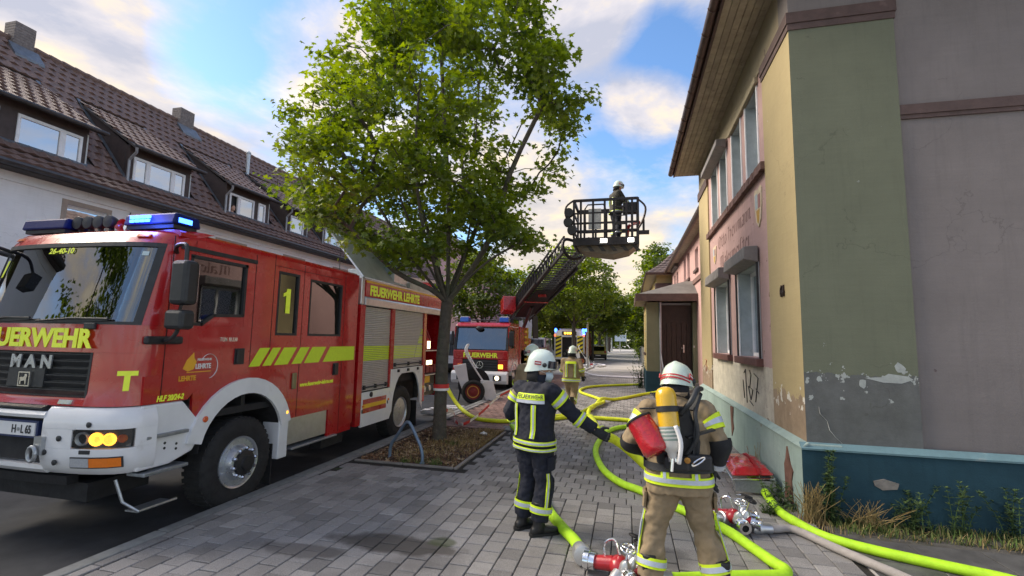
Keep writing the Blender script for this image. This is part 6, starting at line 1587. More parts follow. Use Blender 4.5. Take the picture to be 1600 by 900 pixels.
def branches(base, fork, seeds, tips, r0, r, trunk_pts=(), kink=.12, min_r=.006):
    """trunk up to the fork, seed limbs, every tip joined to the nearest wood; radii by the number of tips carried"""
    nodes = []; par = []
    for p in [base]+list(trunk_pts)+[fork]: nodes.append(V(p)); par.append(len(nodes)-2)
    f = len(nodes)-1
    for limb in seeds:
        q = f
        for p in smoothpath([fork]+list(limb), 3)[1:]:
            nodes.append(V(p)); par.append(q); q = len(nodes)-1
    nf = f
    cand = list(range(nf, len(nodes))); ends = []
    for tp in sorted(tips, key=lambda t: (t-V(fork)).length):
        best, bd = None, 1e9
        for i in cand:
            d = (nodes[i]-tp).length+max(0, nodes[i].z-tp.z)*1.3
            if d < bd: best, bd = i, d
        a = nodes[best]; q = best; L0 = (tp-a).length; n = max(1, int(L0/.28))
        for k in range(1, n+1):
            t = k/n; p = a.lerp(tp, t)+V((r.gauss(0, 1), r.gauss(0, 1), r.gauss(0, .6)))*kink*.22*L0*(1-t)*(t > 0)+V((0, 0, .12*L0*sin(pi*t)))
            nodes.append(p); par.append(q); q = len(nodes)-1; cand.append(q)
        ends.append(q)
    w = [0]*len(nodes)
    for e in ends: w[e] += 1
    for i in range(len(nodes)-1, 0, -1): w[par[i]] += w[i] if par[i] >= 0 else 0
    W = max(w[nf], 1); rad = [max(min_r, r0*(min(x, W)/W)**.46) for x in w]
    return nodes, par, rad, nf
def wood(nodes, par, rad, nf, sides=6):
    mb = MB(); trunk = MB(); ch = {}
    for i, p in enumerate(par):
        if p >= 0: ch.setdefault(p, []).append(i)
    trunk_path = [nodes[i] for i in range(nf+1)]
    stack = [nf]; done = set()
    starts = [(nf, c) for c in ch.get(nf, [])]
    while starts:
        a, b = starts.pop(); path = [nodes[a], nodes[b]]; rr = [min(rad[a], rad[b]*1.25), rad[b]]; c = b
        while c in ch:
            k = sorted(ch[c], key=lambda i: -rad[i]); 
            for x in k[1:]: starts.append((c, x))
            c = k[0]; path.append(nodes[c]); rr.append(rad[c])
        mb.tube(path, rr, sides if rr[0] > .02 else 4, caps=False)
    return mb
def street_tree(name, label, base, fork, seeds, tips, r0, leafm, per, spread, size, seed=1, shape=LEAF, group=None, trunk_pts=(), sides=8, flatten=.5):
    r = random.Random(seed); base = V(base)
    t = thing(name, label, 'tree', base, group)
    nodes, par, rad, nf = branches(base, V(fork), seeds, tips, r0, r, trunk_pts)
    tk = MB(); P = smoothpath([base-V((0,0,.2))]+[V(p) for p in trunk_pts]+[V(fork)+V((0,0,.12))], 6); n = len(P); R = []
    for i, p in enumerate(P):
        h = (p.z-base.z); rr = r0*(1.0+.28*math.exp(-max(h, 0)*5))*(1-.10*i/n)
        R.append([p+V((cos(a), sin(a), 0))*rr*(1+.05*mnoise.noise(V((cos(a)*1.5, sin(a)*1.5, p.z*1.6)))*1.6) for a in [2*pi*k/18 for k in range(18)]])
    tk.rings(R); obj('trunk', tk, bark, t, smooth='all')
    b = obj('branches', wood(nodes, par, rad, nf, sides), bark, t, smooth='all', fixn=False)
    vs, fs, tn = leaves(tips, per, spread, size, r, shape, flatten)
    m = MB(); m.v = [tuple(v) for v in vs]; m.f = fs; m.mi = [0]*len(fs)
    cr = obj('crown', m, leafm, t, fixn=False, kind='stuff'); a = cr.data.attributes.new('tone', 'FLOAT', 'POINT'); a.data.foreach_set('value', tn)
    return t
def inpoly(x, z, P):
    c = False; j = len(P)-1
    for i in range(len(P)):
        if (P[i][1] > z) != (P[j][1] > z) and x < (P[j][0]-P[i][0])*(z-P[i][1])/(P[j][1]-P[i][1])+P[i][0]: c = not c
        j = i
    return c
maple = leaf_mat('maple_leaf_green', (.026, .068, .012), (.118, .212, .030))
CROWN = [(-7.52,5.21),(-7.29,5.41),(-6.9,5.57),(-7.25,6.28),(-7.52,6.83),(-7.03,7.23),(-6.55,7.32),(-6.72,7.94),(-6.3,8.41),(-5.9,8.28),(-5.62,8.92),(-5.1,9.21),(-4.53,9.9),(-3.37,10.1),(-2.24,9.45),(-1.57,8.51),(-1.12,7.71),(-.99,7.1),(-.55,6.54),(-.63,6.1),(-1.17,5.77),(-.96,5.07),(-1.26,4.53),(-1.52,4.17),(-1.37,3.74),(-1.63,3.44),(-2.13,3.58),(-2.45,3.83),(-2.53,3.34),(-3.07,3.03),(-3.55,3.42),(-4.07,2.98),(-4.78,3.25),(-5.46,3.66),(-5.99,3.81),(-6.33,4.3),(-6.83,4.67),(-7.25,4.9)]
r_ = random.Random(11); tips = []
ctr = V((-3.9, 8.67, 6.3))
tries = 0
while len(tips) < 470 and tries < 60000:
    tries += 1
    x, z = r_.uniform(-7.6, -.5), r_.uniform(2.95, 10.1)
    rx, rz_ = (x-ctr.x)/3.55, (z-ctr.z)/3.9; rr = rx*rx+rz_*rz_
    dep = 2.5*sqrt(max(.12, 1-rr))
    y = r_.uniform(-dep, dep)*1.0
    k = 8.67/(8.67+y*.9)                       # a nearer clump must stay inside the crown's silhouette
    xs, zs = ctr.x*0+x, z
    xp_, zp_ = x*8.67/(8.67+y), CAM_H+(z-CAM_H)*8.67/(8.67+y)     # seen from the street the clump must not swell the outline
    if not inpoly(x, z, CROWN) or not inpoly(xp_, zp_, CROWN): continue
    # keep clumps off the outline by a hand's width, thin out the inside, leave holes
    ok = all(inpoly(x+dx, z+dz_, CROWN) for dx, dz_ in ((.16,0),(-.16,0),(0,.14),(0,-.14)))
    if not ok: continue
    p = V((x, 8.67+y, z))
    if mnoise.noise(V((x*.95+3, y*.8, z*1.1))) < -.05 and rr < .92: continue
    if (rr+(y/2.5)**2) < .22 and r_.random() < .7: continue
    # gap on the right of the leaders where sky shows
    if ((x+2.35)/.62)**2+((z-6.05)/.75)**2 < 1 and abs(y) < 1.9 and r_.random() < .93: continue
    if ((x+1.9)/.5)**2+((z-4.55)/.55)**2 < 1 and r_.random() < .85: continue
    if any((p-q).length < .24 for q in tips): continue
    # perspective: pull toward the line of sight that its outline point has
    s = p.y/8.67
    p = V((p.x*s, p.y, CAM_H+(p.z-CAM_H)*s)) if False else p
    tips.append(p)
fork = (-3.40, 8.67, 2.62)
seeds = [[(-3.42, 8.7, 3.5), (-3.5, 8.75, 5.0), (-3.65, 8.7, 6.8), (-3.75, 8.6, 8.6)],
         [(-3.15, 8.72, 3.3), (-2.98, 8.8, 4.6), (-2.95, 8.8, 6.4), (-2.8, 8.7, 8.2)],
         [(-2.95, 8.55, 3.15), (-2.45, 8.4, 3.9), (-2.1, 8.3, 5.0), (-1.5, 8.2, 6.2)],
         [(-3.75, 8.55, 3.05), (-4.25, 8.4, 3.7), (-4.9, 8.3, 4.7), (-5.8, 8.2, 5.9)],
         [(-3.7, 8.9, 3.2), (-4.1, 9.2, 4.2), (-4.7, 9.6, 5.6), (-5.4, 9.9, 7.2)],
         [(-3.35, 9.0, 3.2), (-3.2, 9.6, 4.2), (-2.9, 10.2, 5.6), (-2.4, 10.5, 7)],
         [(-3.6, 8.3, 2.85), (-4.15, 7.9, 3.15), (-4.9, 7.6, 3.9), (-5.9, 7.6, 4.6), (-6.9, 8.0, 5.1)],
         [(-3.45, 8.2, 3.2), (-3.5, 7.5, 4.1), (-3.4, 7.0, 5.4), (-3.2, 6.8, 6.8)],
         [(-3.05, 8.5, 2.95), (-2.5, 8.3, 3.35), (-2.0, 8.2, 3.6), (-1.6, 8.2, 3.75)],
         [(-3.7, 8.6, 3.2), (-4.4, 8.6, 4.6), (-4.9, 8.6, 6.2), (-5.3, 8.6, 7.8)]]
main_tree = street_tree('maple_tree', 'leafy maple tree with forked trunk standing in the planting bed beside the fire engine', (-3.46, 8.67, 0), fork, seeds, tips, .122, maple, 66, .34, .125, 5, trunk_pts=((-3.47, 8.67, .8), (-3.46, 8.67, 1.7)), flatten=.55)
wr = MB().lathe([(.155, 1.02), (.157, 1.055), (.156, 1.055), (.154, 1.02)], (-3.465, 8.67, 0), 'z', 24, caps=False)
tw_ = thing('tape_band', 'red and white tape wound round the maple trunk', 'tape', (-3.465, 8.67, .98))
obj('red_band', MB().lathe([(.150, 1.00), (.152, 1.075)], (-3.465, 8.67, 0), 'z', 24, caps=False), MATS['tape_red'], tw_); obj('white_band', MB().lathe([(.151, .955), (.150, .999)], (-3.465, 8.67, 0), 'z', 24, caps=False), MATS['tape_white'], tw_)
# trees down the street: own crowns, fewer and larger leaves with distance
def far_tree(label, x, y, h, w, zc0, n, per, size, seed, m, lean=0, spread=.55, r0=.13, group='street trees further down the road', shape=LEAF_S, name='street_tree'):
    r = random.Random(seed); t = []; cz = (h+zc0)/2; hz = (h-zc0)/2
    while len(t) < n:
        p = V((r.uniform(-1, 1), r.uniform(-1, 1), r.uniform(-1, 1)))
        l = p.length*(1+.35*mnoise.noise(p*1.7+V((seed, 0, 0))))
        if l > 1 or (l < .45 and r.random() < .6): continue
        if mnoise.noise(p*2.1+V((0, seed*3, 0))) < -.22: continue
        q = V((x+p.x*w/2*(1-.25*max(0, p.z)), y+p.y*w/2, cz+p.z*hz)); t.append(q)
    sd_ = [[(x+a*w*.12, y+b*w*.12, zc0+.3*hz), (x+a*w*.25, y+b*w*.25, cz), (x+a*w*.3, y+b*w*.3, cz+hz*.6)] for a, b in ((1, 0), (-1, .2), (0, 1), (.1, -1), (0, 0))]
    return street_tree(name, label, (x, y, 0), (x+lean, y, zc0-.25 if zc0 > 1 else .8), sd_, t, r0, m, per, spread, size, seed, shape, group, sides=5)
mapled = leaf_mat('dark_maple_leaf', (.024, .060, .014), (.085, .155, .020))
limel = leaf_mat('lime_leaf_green', (.030, .060, .010), (.120, .180, .022))
G1 = 'street trees further down the road'
far_tree('dense dark maple behind the cab of the ladder truck', -8.6, 28, 7.2, 5.2, 2.7, 150, 48, .20, 21, mapled, group=None, name='maple_tree')
far_tree('tall loose maple behind the raised ladder and under the basket', -3.4, 31, 8.6, 5.4, 3.1, 190, 44, .20, 22, maple, group=None, name='maple_tree')
far_tree('dark trunked maple beside the yellow car', -3.35, 47.5, 8.0, 6.5, 3.0, 150, 40, .28, 23, mapled, spread=.7, group=None, name='maple_tree')
far_tree('yellow green tree above the rear fire truck', -7.6, 50, 9.0, 7.0, 2.6, 150, 40, .30, 24, limel, spread=.8, group=None)
for i, (x, y, h, w, sd_, mm) in enumerate(((-3.4, 60, 8.5, 7, 31, limel), (-3.3, 74, 9, 7.5, 32, maple), (-3.6, 92, 9.5, 8, 33, limel), (-9.5, 66, 11, 9, 34, mapled), (-13, 58, 11, 9, 39, mapled), (-12.5, 85, 12, 10, 35, limel))):
    far_tree(('yellow green street tree behind the yellow car', 'green street tree further along the pavement row', 'pale street tree at the far end of the pavement row', 'big dark tree on the left beyond the far fire truck', 'broad dark tree left of the far fire truck', 'large pale tree at the far left end of the street')[i], x, y, h, w, 2.7, 130, 36, .36, sd_, mm, spread=.9, r0=.17)
for i, (x, y, h, w, sd_) in enumerate(((3.4, 50, 11.5, 6.5, 41), (4.0, 62, 12, 8, 42), (3.8, 78, 12, 9, 43), (6.5, 44, 11, 6, 44))):
    far_tree(('dark tall tree rising just behind the porch roof', 'dark tree second behind the porch house', 'dark tree third behind the porch house along the pavement', 'dark tree behind the tiled wing roof')[i], x, y, h, w, .7, 170, 36, .36, sd_, mapled, spread=.9, r0=.2, group='dark trees on the right beyond the porch house')
far_tree('street tree on the opposite pavement facing the windscreen of the near fire engine', -13.1, -5.2, 9.5, 6.5, 2.6, 130, 44, .24, 51, mapled, spread=.7, group=None)
# far wood closing the street
r = random.Random(77); tp = [V((r.uniform(-60, 30), r.uniform(118, 150), 1+12*r.random()**1.1*(1+.3*mnoise.noise(V((i*.3, 0, 0)))))) for i in range(900)]
vs, fs, tn = leaves(tp, 14, 3.2, 1.3, r, LEAF_S, .7); mb = MB(); mb.v = [tuple(v) for v in vs]; mb.f = fs; mb.mi = [0]*len(fs)
fwood = obj('far_wood', mb, mapled, fixn=False); a = fwood.data.attributes.new('tone', 'FLOAT', 'POINT'); a.data.foreach_set('value', tn)
tag(fwood, 'dark green wood closing off the far end of the street', 'wood', kind='stuff')
hg = thing('hedge', 'low green hedge along the far right side of the pavement', 'hedge', (2.4, 62, 0))
r = random.Random(78); tp = [V((r.uniform(1.5, 3.1), r.uniform(44, 95), r.uniform(.2, 2.2))) for i in range(420)]
vs, fs, tn = leaves(tp, 22, .6, .26, r, LEAF_S, .8); mb = MB(); mb.v = [tuple(v) for v in vs]; mb.f = fs; mb.mi = [0]*len(fs)
o = obj('foliage', mb, mapled, hg, fixn=False, kind='stuff'); a = o.data.attributes.new('tone', 'FLOAT', 'POINT'); a.data.foreach_set('value', tn)
fence = thing('garden_fence', 'grey garden fence on the far right edge of the pavement', 'fence', (1.2, 40, 0))
for i in range(14): obj('post', MB().box(1.16, 1.24, 33.5+i*1.5, 33.58+i*1.5, 0, 1.5), steel, fence)
for z in (.5, 1.35): obj('rail', MB().box(1.18, 1.22, 33.5, 53.1, z, z+.05), steel, fence)
# ================================================================== WEEDS along the wall
wgreen = chipmat('weed_leaf_green', [(.045, .085, .022), (.06, .11, .03), (.035, .07, .022), (.085, .13, .035)])
def weed(label, x, y, h, n, sp, m, leafy=True, seed=1, group=None, wid=.012):
    r = random.Random(seed); t = thing('weed', label, 'weed', (x, y, 0), group)
    stems = MB(); lf = MB(); tn = []
    for i in range(n):
        bx, by = x+r.gauss(0, sp*.4), y+r.gauss(0, sp*.3); hh = h*r.uniform(.45, 1); tx, ty = bx+r.gauss(0, sp*.7), by+r.gauss(0, sp*.4)-.03
        P = smoothpath([(bx, by, -.02), ((bx*2+tx)/3, (by*2+ty)/3, hh*.5), (tx, ty, hh)], 4)
        stems.tube(P, [.005*(1-.7*k/len(P)) for k in range(len(P))], 4)
        if leafy:
            for k in range(int(hh*190)):
                q = P[min(len(P)-1, int(r.random()**.8*len(P)))]; a = r.uniform(0, 6.3); l = r.uniform(.035, .085)*(1.1-.5*q.z/max(h, .1))
                d = V((cos(a), sin(a), r.uniform(-.2, .7))).normalized()*l; s = d.cross(Z_).normalized()*wid*r.uniform(.5, 1)
                lf.add([q, q+d*.5+s, q+d, q+d*.5-s], [(0,1,2,3)]); tn += [r.random()]*4
    obj('stems', stems, m if not leafy else wgreen, t, kind='stuff')
    if not leafy:
        o = t.children[0]; a = o.data.attributes.new('tone', 'FLOAT', 'POINT'); a.data.foreach_set('value', [r.random() for _ in o.data.vertices])
    else:
        a = t.children[0].data.attributes.new('tone', 'FLOAT', 'POINT'); a.data.foreach_set('value', [.3]*len(t.children[0].data.vertices))
        o = obj('leaves', lf, m, t, fixn=False, kind='stuff'); a = o.data.attributes.new('tone', 'FLOAT', 'POINT'); a.data.foreach_set('value', tn)
    return t
weed('tall green weed climbing the teal plinth near the house corner', 2.16, 6.15, .84, 12, .08, wgreen, seed=1)
weed('dry straw coloured grass clump at the house corner', 1.98, 6.16, .44, 120, .13, drygrass, False, 2)
weed('low dark weed beside the red bag', 1.80, 6.62, .34, 12, .20, wgreen, seed=3)
weed('bushy green weed in the middle of the gable plinth', 2.92, 6.14, .46, 15, .22, wgreen, seed=4)
weed('thin upright weed right of the bushy weed on the gable', 3.32, 6.17, .58, 6, .10, wgreen, seed=5)
weed('rightmost tall thin weed against the teal gable plinth', 3.80, 6.17, .60, 7, .12, wgreen, seed=6)
weed('pale dry grass between the corner weed and the bushy weed', 2.50, 6.12, .30, 70, .24, drygrass, False, 7)
weed('tall grassy weed clump at the porch pillar foot', .50, 21.2, 1.15, 26, .30, wgreen, seed=8, wid=.02)
weed('withered stalk against the weathered teal plinth behind the red bag', 1.88, 8.1, .5, 14, .05, drygrass, False, 9)
weed('small green tuft at the end of the limp grey hose by the corner', 1.62, 6.3, .16, 10, .14, wgreen, seed=10)
strip_z = lambda x, y: -.01
blade_obj('dry_grass', blades(420, (1.65, 4.2), (5.82, 6.22), (.03, .12), strip_z, .004, 1.3), drygrass)
blade_obj('green_grass', blades(1500, (2.1, 4.4), (5.9, 6.2), (.02, .13), strip_z, .005, 1.0, clump=[(2.3,6.1,.12),(2.9,6.05,.22),(3.3,6.1,.15),(3.8,6.05,.2),(2.6,6.12,.1),(4.1,6.0,.2)]), greengrass)
blade_obj('green_grass', blades(700, (1.5, 1.92), (6.3, 9.5), (.02, .08), strip_z, .004, 1.0, clump=[(1.82,6.5,.1),(1.6,6.25,.08),(1.86,7.5,.12),(1.88,8.9,.2)]), greengrass)
strip = mat('gravelly_soil', (.10, .095, .085), .95, 0, .4, 7, 1.0, 60, stain=((.05, .055, .03), 4, .5, .2))
obj('soil_strip', MB().box(2.062, 14, 5.20, 6.235, -.5, -.004), strip, kind='structure')
slab = mat('dark_wet_slab', (.10, .10, .10), .6, 0, .3, 4, .4, 70, stain=((.05, .05, .05), 2.5, .5, .2))
fl_ = obj('gable_paving', MB().box(2.064, 14, 3.0, 5.78, -.5, -.001), slab, kind='structure')
for i in range(8):
    for j in range(3): obj('slab', MB().box(2.07+i*.6, 2.66+i*.6, 5.76-(j+1)*.5, 5.75-j*.5, -.0005, .006+rs.uniform(0, .003)), slab, fl_, bev=.006)
# ================================================================== HOSES
HR = .050
def hose(label, pts, m, r=HR, z=.05, group=None, ends=(True, True), name='fire_hose', n=8):
    P = [V(p) if len(p) == 3 else V((p[0], p[1], z)) for p in pts]
    S = smoothpath(P, n); t = thing(name, label, 'hose', (P[0].x, P[0].y, 0), group)
    sd = len(label); rr = [r*(1+.07*mnoise.noise(p*1.7+V((sd, 0, 0)))+.03*mnoise.noise(p*6)) for p in S]
    obj('hose_jacket', MB().tube(S, rr, 14, flat=.93), m, t, smooth='all', fixn=False)
    for e, (a, b) in zip(ends, ((S[0], S[1]), (S[-1], S[-2]))):
        if e:
            d = (b-a).normalized(); u = d.cross(Z_).normalized(); w = d.cross(u); R = []
            for rr, s in ((r*1.02, .16), (r*1.16, .15), (r*1.18, .06), (r*1.45, .055), (r*1.5, .0), (r*1.45, -.04), (r*1.0, -.045)):
                R.append([a+d*s+(u*cos(2*pi*k/16)+w*sin(2*pi*k/16))*rr for k in range(16)])
            obj('coupling', MB().rings(R), alu, t, smooth=True)
    return t
hose('lime hose running from the trunk foot behind the navy firefighter', [(-4.95, 12.35, .95), (-4.6, 12.0, .60), (-4.2, 11.75, .22), (-3.63, 11.24), (-3.1, 10.96), (-2.63, 11.04), (-2.15, 11.31), (-1.67, 11.87), (-1.29, 12.22), (-.72, 12.22), (-.09, 12.16), (.56, 12.02), (1.0, 11.6)], yellow_hose)
hose('lime hose looping back in a narrow bend on the pavement towards the porch weeds', [(-1.9, 12.0), (-1.36, 12.62), (-1.14, 13.42), (-.95, 14.16, .10), (-.74, 14.97, .10), (-.82, 15.9), (-1.21, 16.84), (-1.68, 17.91), (-1.79, 19.07), (-1.48, 20.3), (-.71, 21.25), (.2, 22.0), (.55, 22.4)], yellow_hose)
hose('bright yellow hose held up by the navy firefighter and leading to the porch steps', [(1.75, 19.5, .62), (1.5, 18.9, .45), (1.1, 18.5, .16), (.51, 18.2), (-.06, 16.94), (-.48, 16.21), (-.80, 15.4, .15), (-.95, 14.3, .06), (-1.0, 12.77, .13), (-.88, 11.2), (-.72, 9.2, .40), (-.52, 6.9, .88), (-.30, 5.15, 1.00), (-.14, 5.25, .92), (.04, 5.4, .76), (.3, 5.35, .55), (.75, 5.55, .2), (.98, 5.72, .08)], yellow_hose, ends=(False, True))
hose('light green hose curving round behind the beige firefighter to the front divider', [(.75, 11.34), (.25, 11.38), (-.11, 11.17), (-.35, 10.76), (-.48, 10.2), (-.55, 9.35), (-.56, 8.69), (-.49, 8.06), (-.34, 7.36), (-.11, 6.84), (.18, 6.53), (.5, 6.09), (.93, 5.55), (1.11, 5.13), (1.22, 4.84), (1.285, 4.70), (1.24, 4.60), (1.12, 4.545), (.97, 4.50), (.63, 4.38), (.35, 4.26, .06), (.17, 4.20, .09)], neon_hose, ends=(False, True))
hose('green hose lying along the house wall under the red bag', [(1.5, 13.2), (1.44, 10.74), (1.47, 9.52), (1.59, 8.87), (1.69, 8.15), (1.71, 7.17), (1.67, 6.34), (1.74, 5.96), (1.9, 5.6), (2.2, 5.38), (2.54, 5.23), (2.99, 5.05), (3.3, 4.87), (4.2, 4.5)], neon_hose, ends=(False, False))
hose('thick lime hose from the navy firefighter boots to the front divider', [(-2.5, 10.5), (-1.86, 8.96), (-1.45, 7.62), (-1.16, 6.48), (-.9, 5.6), (-.67, 5.09), (-.50, 4.76, .06), (-.40, 4.42, .09)], neon_hose, r=.056, ends=(False, True))
hose('limp grey hose leading right from the rear divider along the paving', [(1.28, 5.65), (1.45, 5.68), (1.66, 5.73), (1.88, 5.37), (2.07, 5.07), (2.26, 4.78), (2.6, 4.2)], grey_hose, r=.042, z=.042, ends=(True, False))
hose('beige hose bending down from the front divider at the picture edge', [(-.10, 4.08, .09), (-.15, 4.0), (-.17, 3.9), (-.14, 3.78), (-.05, 3.6), (.3, 3.2)], mat('beige_hose_fabric', (.48, .42, .34), .8, 0, .12, 14, .4, 240), r=.036, z=.04, ends=(True, False))
hose('pale hose in a wide curve on the far pavement before the walking firefighter', [(1.0, 26.2), (.34, 26.27), (-.71, 26.42), (-1.57, 26.7), (-2.19, 27.95), (-2.63, 30.11), (-2.64, 32.58), (-2.48, 35.13), (-2.73, 37.31), (-3.24, 36.49), (-3.64, 33.98)], white_hose, r=.055)
hose('pale hose ending by the red divider near the far fire truck', [(-3.6, 36.75), (-3.03, 38.67), (-2.34, 39.67), (-1.7, 37.97), (-2.11, 35.8)], white_hose, r=.055)
# ------------------------------------------------------------------ dividing breechings
divred = mat('divider_red_enamel', (.38, .012, .02), .35, 0, .15, 12, .05, 80, coat=.4)
def divider(label, c, rz, group='hose dividers on the pavement', small=False):
    t = thing('hose_divider', label, 'hose divider', (0,0,0), group)
    obj('body', MB().ball((0, 0, .12), .085, .10, .075, 16, 10), divred, t, smooth='all')
    obj('inlet_pipe', MB().tube([(-.05, 0, .12), (-.20, 0, .10)], [.062, .055], 14), divred, t, smooth=True)
    obj('inlet_coupling', MB().lathe([(.055, -.30), (.082, -.295), (.086, -.25), (.072, -.245), (.074, -.20), (.06, -.195)], (0, 0, .10), 'x', 18), chrome, t, smooth=True)
    for k, a in enumerate((-52, 0, 52)):
        d = V((cos(radians(a)), sin(radians(a)), -.10)).normalized(); p = V((0, 0, .12))+d*.07; u = d.cross(Z_).normalized(); w = d.cross(u)
        obj('outlet_pipe', MB().tube([p, p+d*.12], [.05, .046], 12), divred if k == 1 else alu, t, smooth=True)
        R = []
        for rr, s in ((.045, .10), (.066, .11), (.068, .15), (.056, .155), (.056, .18), (.064, .185), (.062, .205), (.035, .205), (.033, .15)):
            R.append([p+d*s+(u*cos(2*pi*j/18)+w*sin(2*pi*j/18))*rr for j in range(18)])
        o = obj('outlet_coupling', MB().rings(R), chrome, t, smooth=True)
        obj('outlet_bore', MB().rings([[p+d*.17+(u*cos(2*pi*j/12)+w*sin(2*pi*j/12))*.034 for j in range(12)], [p+d*.172+(u*cos(2*pi*j/12)+w*sin(2*pi*j/12))*.034 for j in range(12)]]), dark, o)
        h = p+d*.03; v = V((d.x*.35, d.y*.35, 1)).normalized()
        obj('valve_bonnet', MB().tube([h, h+v*.07, h+v*.10], [.05, .042, .02], 12), alu, t, smooth=True)
        obj('valve_stem', MB().tube([h+v*.08, h+v*.22], .011, 8), chrome, t)
        q = h+v*.22; cx = v.cross(X_).normalized(); cy = v.cross(cx)
        hwm = MB().tube([q+(cx*cos(2*pi*j/16)+cy*sin(2*pi*j/16))*.055 for j in range(17)], .009, 6)
        hwm.tube([q-cx*.055, q+cx*.055], .007, 5).tube([q-cy*.055, q+cy*.055], .007, 5); obj('hand_wheel', hwm, chassis if k else chrome, t, smooth='all', kind='stuff')
    obj('carry_handle', MB().tube(smoothpath([(-.12, .0, .16), (-.12, .0, .27), (-.04, 0, .31), (0, 0, .2)], 4), .010, 6), chrome, t)
    t.location = c; t.rotation_euler = (0, 0, rz); return t
divider('front red hose divider with chrome valves at the lower edge of the picture', (-.08, 4.24, .0), radians(-14))
divider('rear red hose divider with chrome valves beside the right leg of the beige firefighter', (1.08, 5.72, 0), radians(-25))
divider('tiny distant red hose divider on the far pavement', (-2.62, 36.6, .04), radians(30))
# ------------------------------------------------------------------ red bag on its frame by the wall
rb = thing('rescue_bag', 'shiny red bag strapped on a low metal frame against the teal plinth', 'bag', (1.66, 7.45, 0))
pvc = mat('glossy_red_tarpaulin', (.42, .010, .018), .22, 0, .15, 3, .5, 7, coat=.6, dist=.05)
mb = MB(); nx, ny = 22, 26
def bagz(u, v): return .30+.05*sin(pi*u)*sin(pi*v)+.026*mnoise.noise(V((u*5, v*5, 3)))+.018*abs(mnoise.noise(V((u*9+v*5, v*3, 1))))
C0 = [V((1.30, 6.88)), V((1.84, 7.05)), V((1.86, 8.05)), V((1.33, 7.98))]
for top in (1, 0):
    for j in range(ny+1):
        for i in range(nx+1):
            u, v = i/nx, j/ny; p = C0[0].lerp(C0[1], u).lerp(C0[3].lerp(C0[2], u), v)
            e = min(u, 1-u, v, 1-v)*9; k = min(1, e)
            mb.v.append((p.x, p.y, (.255+(bagz(u, v)-.255)*k) if top else .205+.05*(1-k)))
N = (nx+1)*(ny+1)
for j in range(ny):
    for i in range(nx):
        q = j*(nx+1)+i; mb.f.append((q, q+1, q+nx+2, q+nx+1)); mb.f.append((N+q, N+q+nx+1, N+q+nx+2, N+q+1)); mb.mi += [0, 0]
rim_ = [i for i in range(nx+1)]+[j*(nx+1)+nx for j in range(1, ny+1)]+[ny*(nx+1)+i for i in range(nx-1, -1, -1)]+[j*(nx+1) for j in range(ny-1, 0, -1)]
for a, b in zip(rim_, rim_[1:]+rim_[:1]): mb.f.append((a, N+a, N+b, b)); mb.mi.append(0)
obj('cover', mb, pvc, rb, smooth='all')
sb = MB()
for j in range(20):
    v0, v1 = j/20, (j+1)/20
    q = []
    for v in (v0, v1):
        for u in (.60, .68):
            p = C0[0].lerp(C0[1], u).lerp(C0[3].lerp(C0[2], u), v); k = min(1, min(u, 1-u, v, 1-v)*9); q.append((p.x, p.y, .262+(bagz(u, v)-.255)*k))
    sb.add(q+[(x, y, z+.006) for x, y, z in q], [(0,1,3,2),(4,6,7,5),(0,4,5,1),(2,3,7,6),(0,2,6,4),(1,5,7,3)])
obj('strap', weld(sb), mat('red_webbing', (.30, .006, .01), .6, 0, .1, 20, .2, 150), rb, smooth=True)
frp = [(p.x, p.y) for p in C0]
tb = MB()
for (a, b) in zip(frp, frp[1:]+frp[:1]): obj('frame_tube', MB().tube([(*a, .205), (*b, .205)], .013, 8), chrome, rb)
for p in C0: obj('frame_leg', MB().tube([(p.x, p.y, .205), (p.x+(.04 if p.x < 1.6 else -.03), p.y+.03, .012), (p.x+(.10 if p.x < 1.6 else -.08), p.y+.02, .012)], .012, 8), chrome, rb)
obj('front_panel', MB().prism([(1.36, .03), (1.84, .03), (1.84, .185), (1.34, .185)], 'y', 6.985, 6.992), mat('grey_mesh_cloth', (.26, .27, .28), .8, 0, .15, 30, .3, 160), rb)
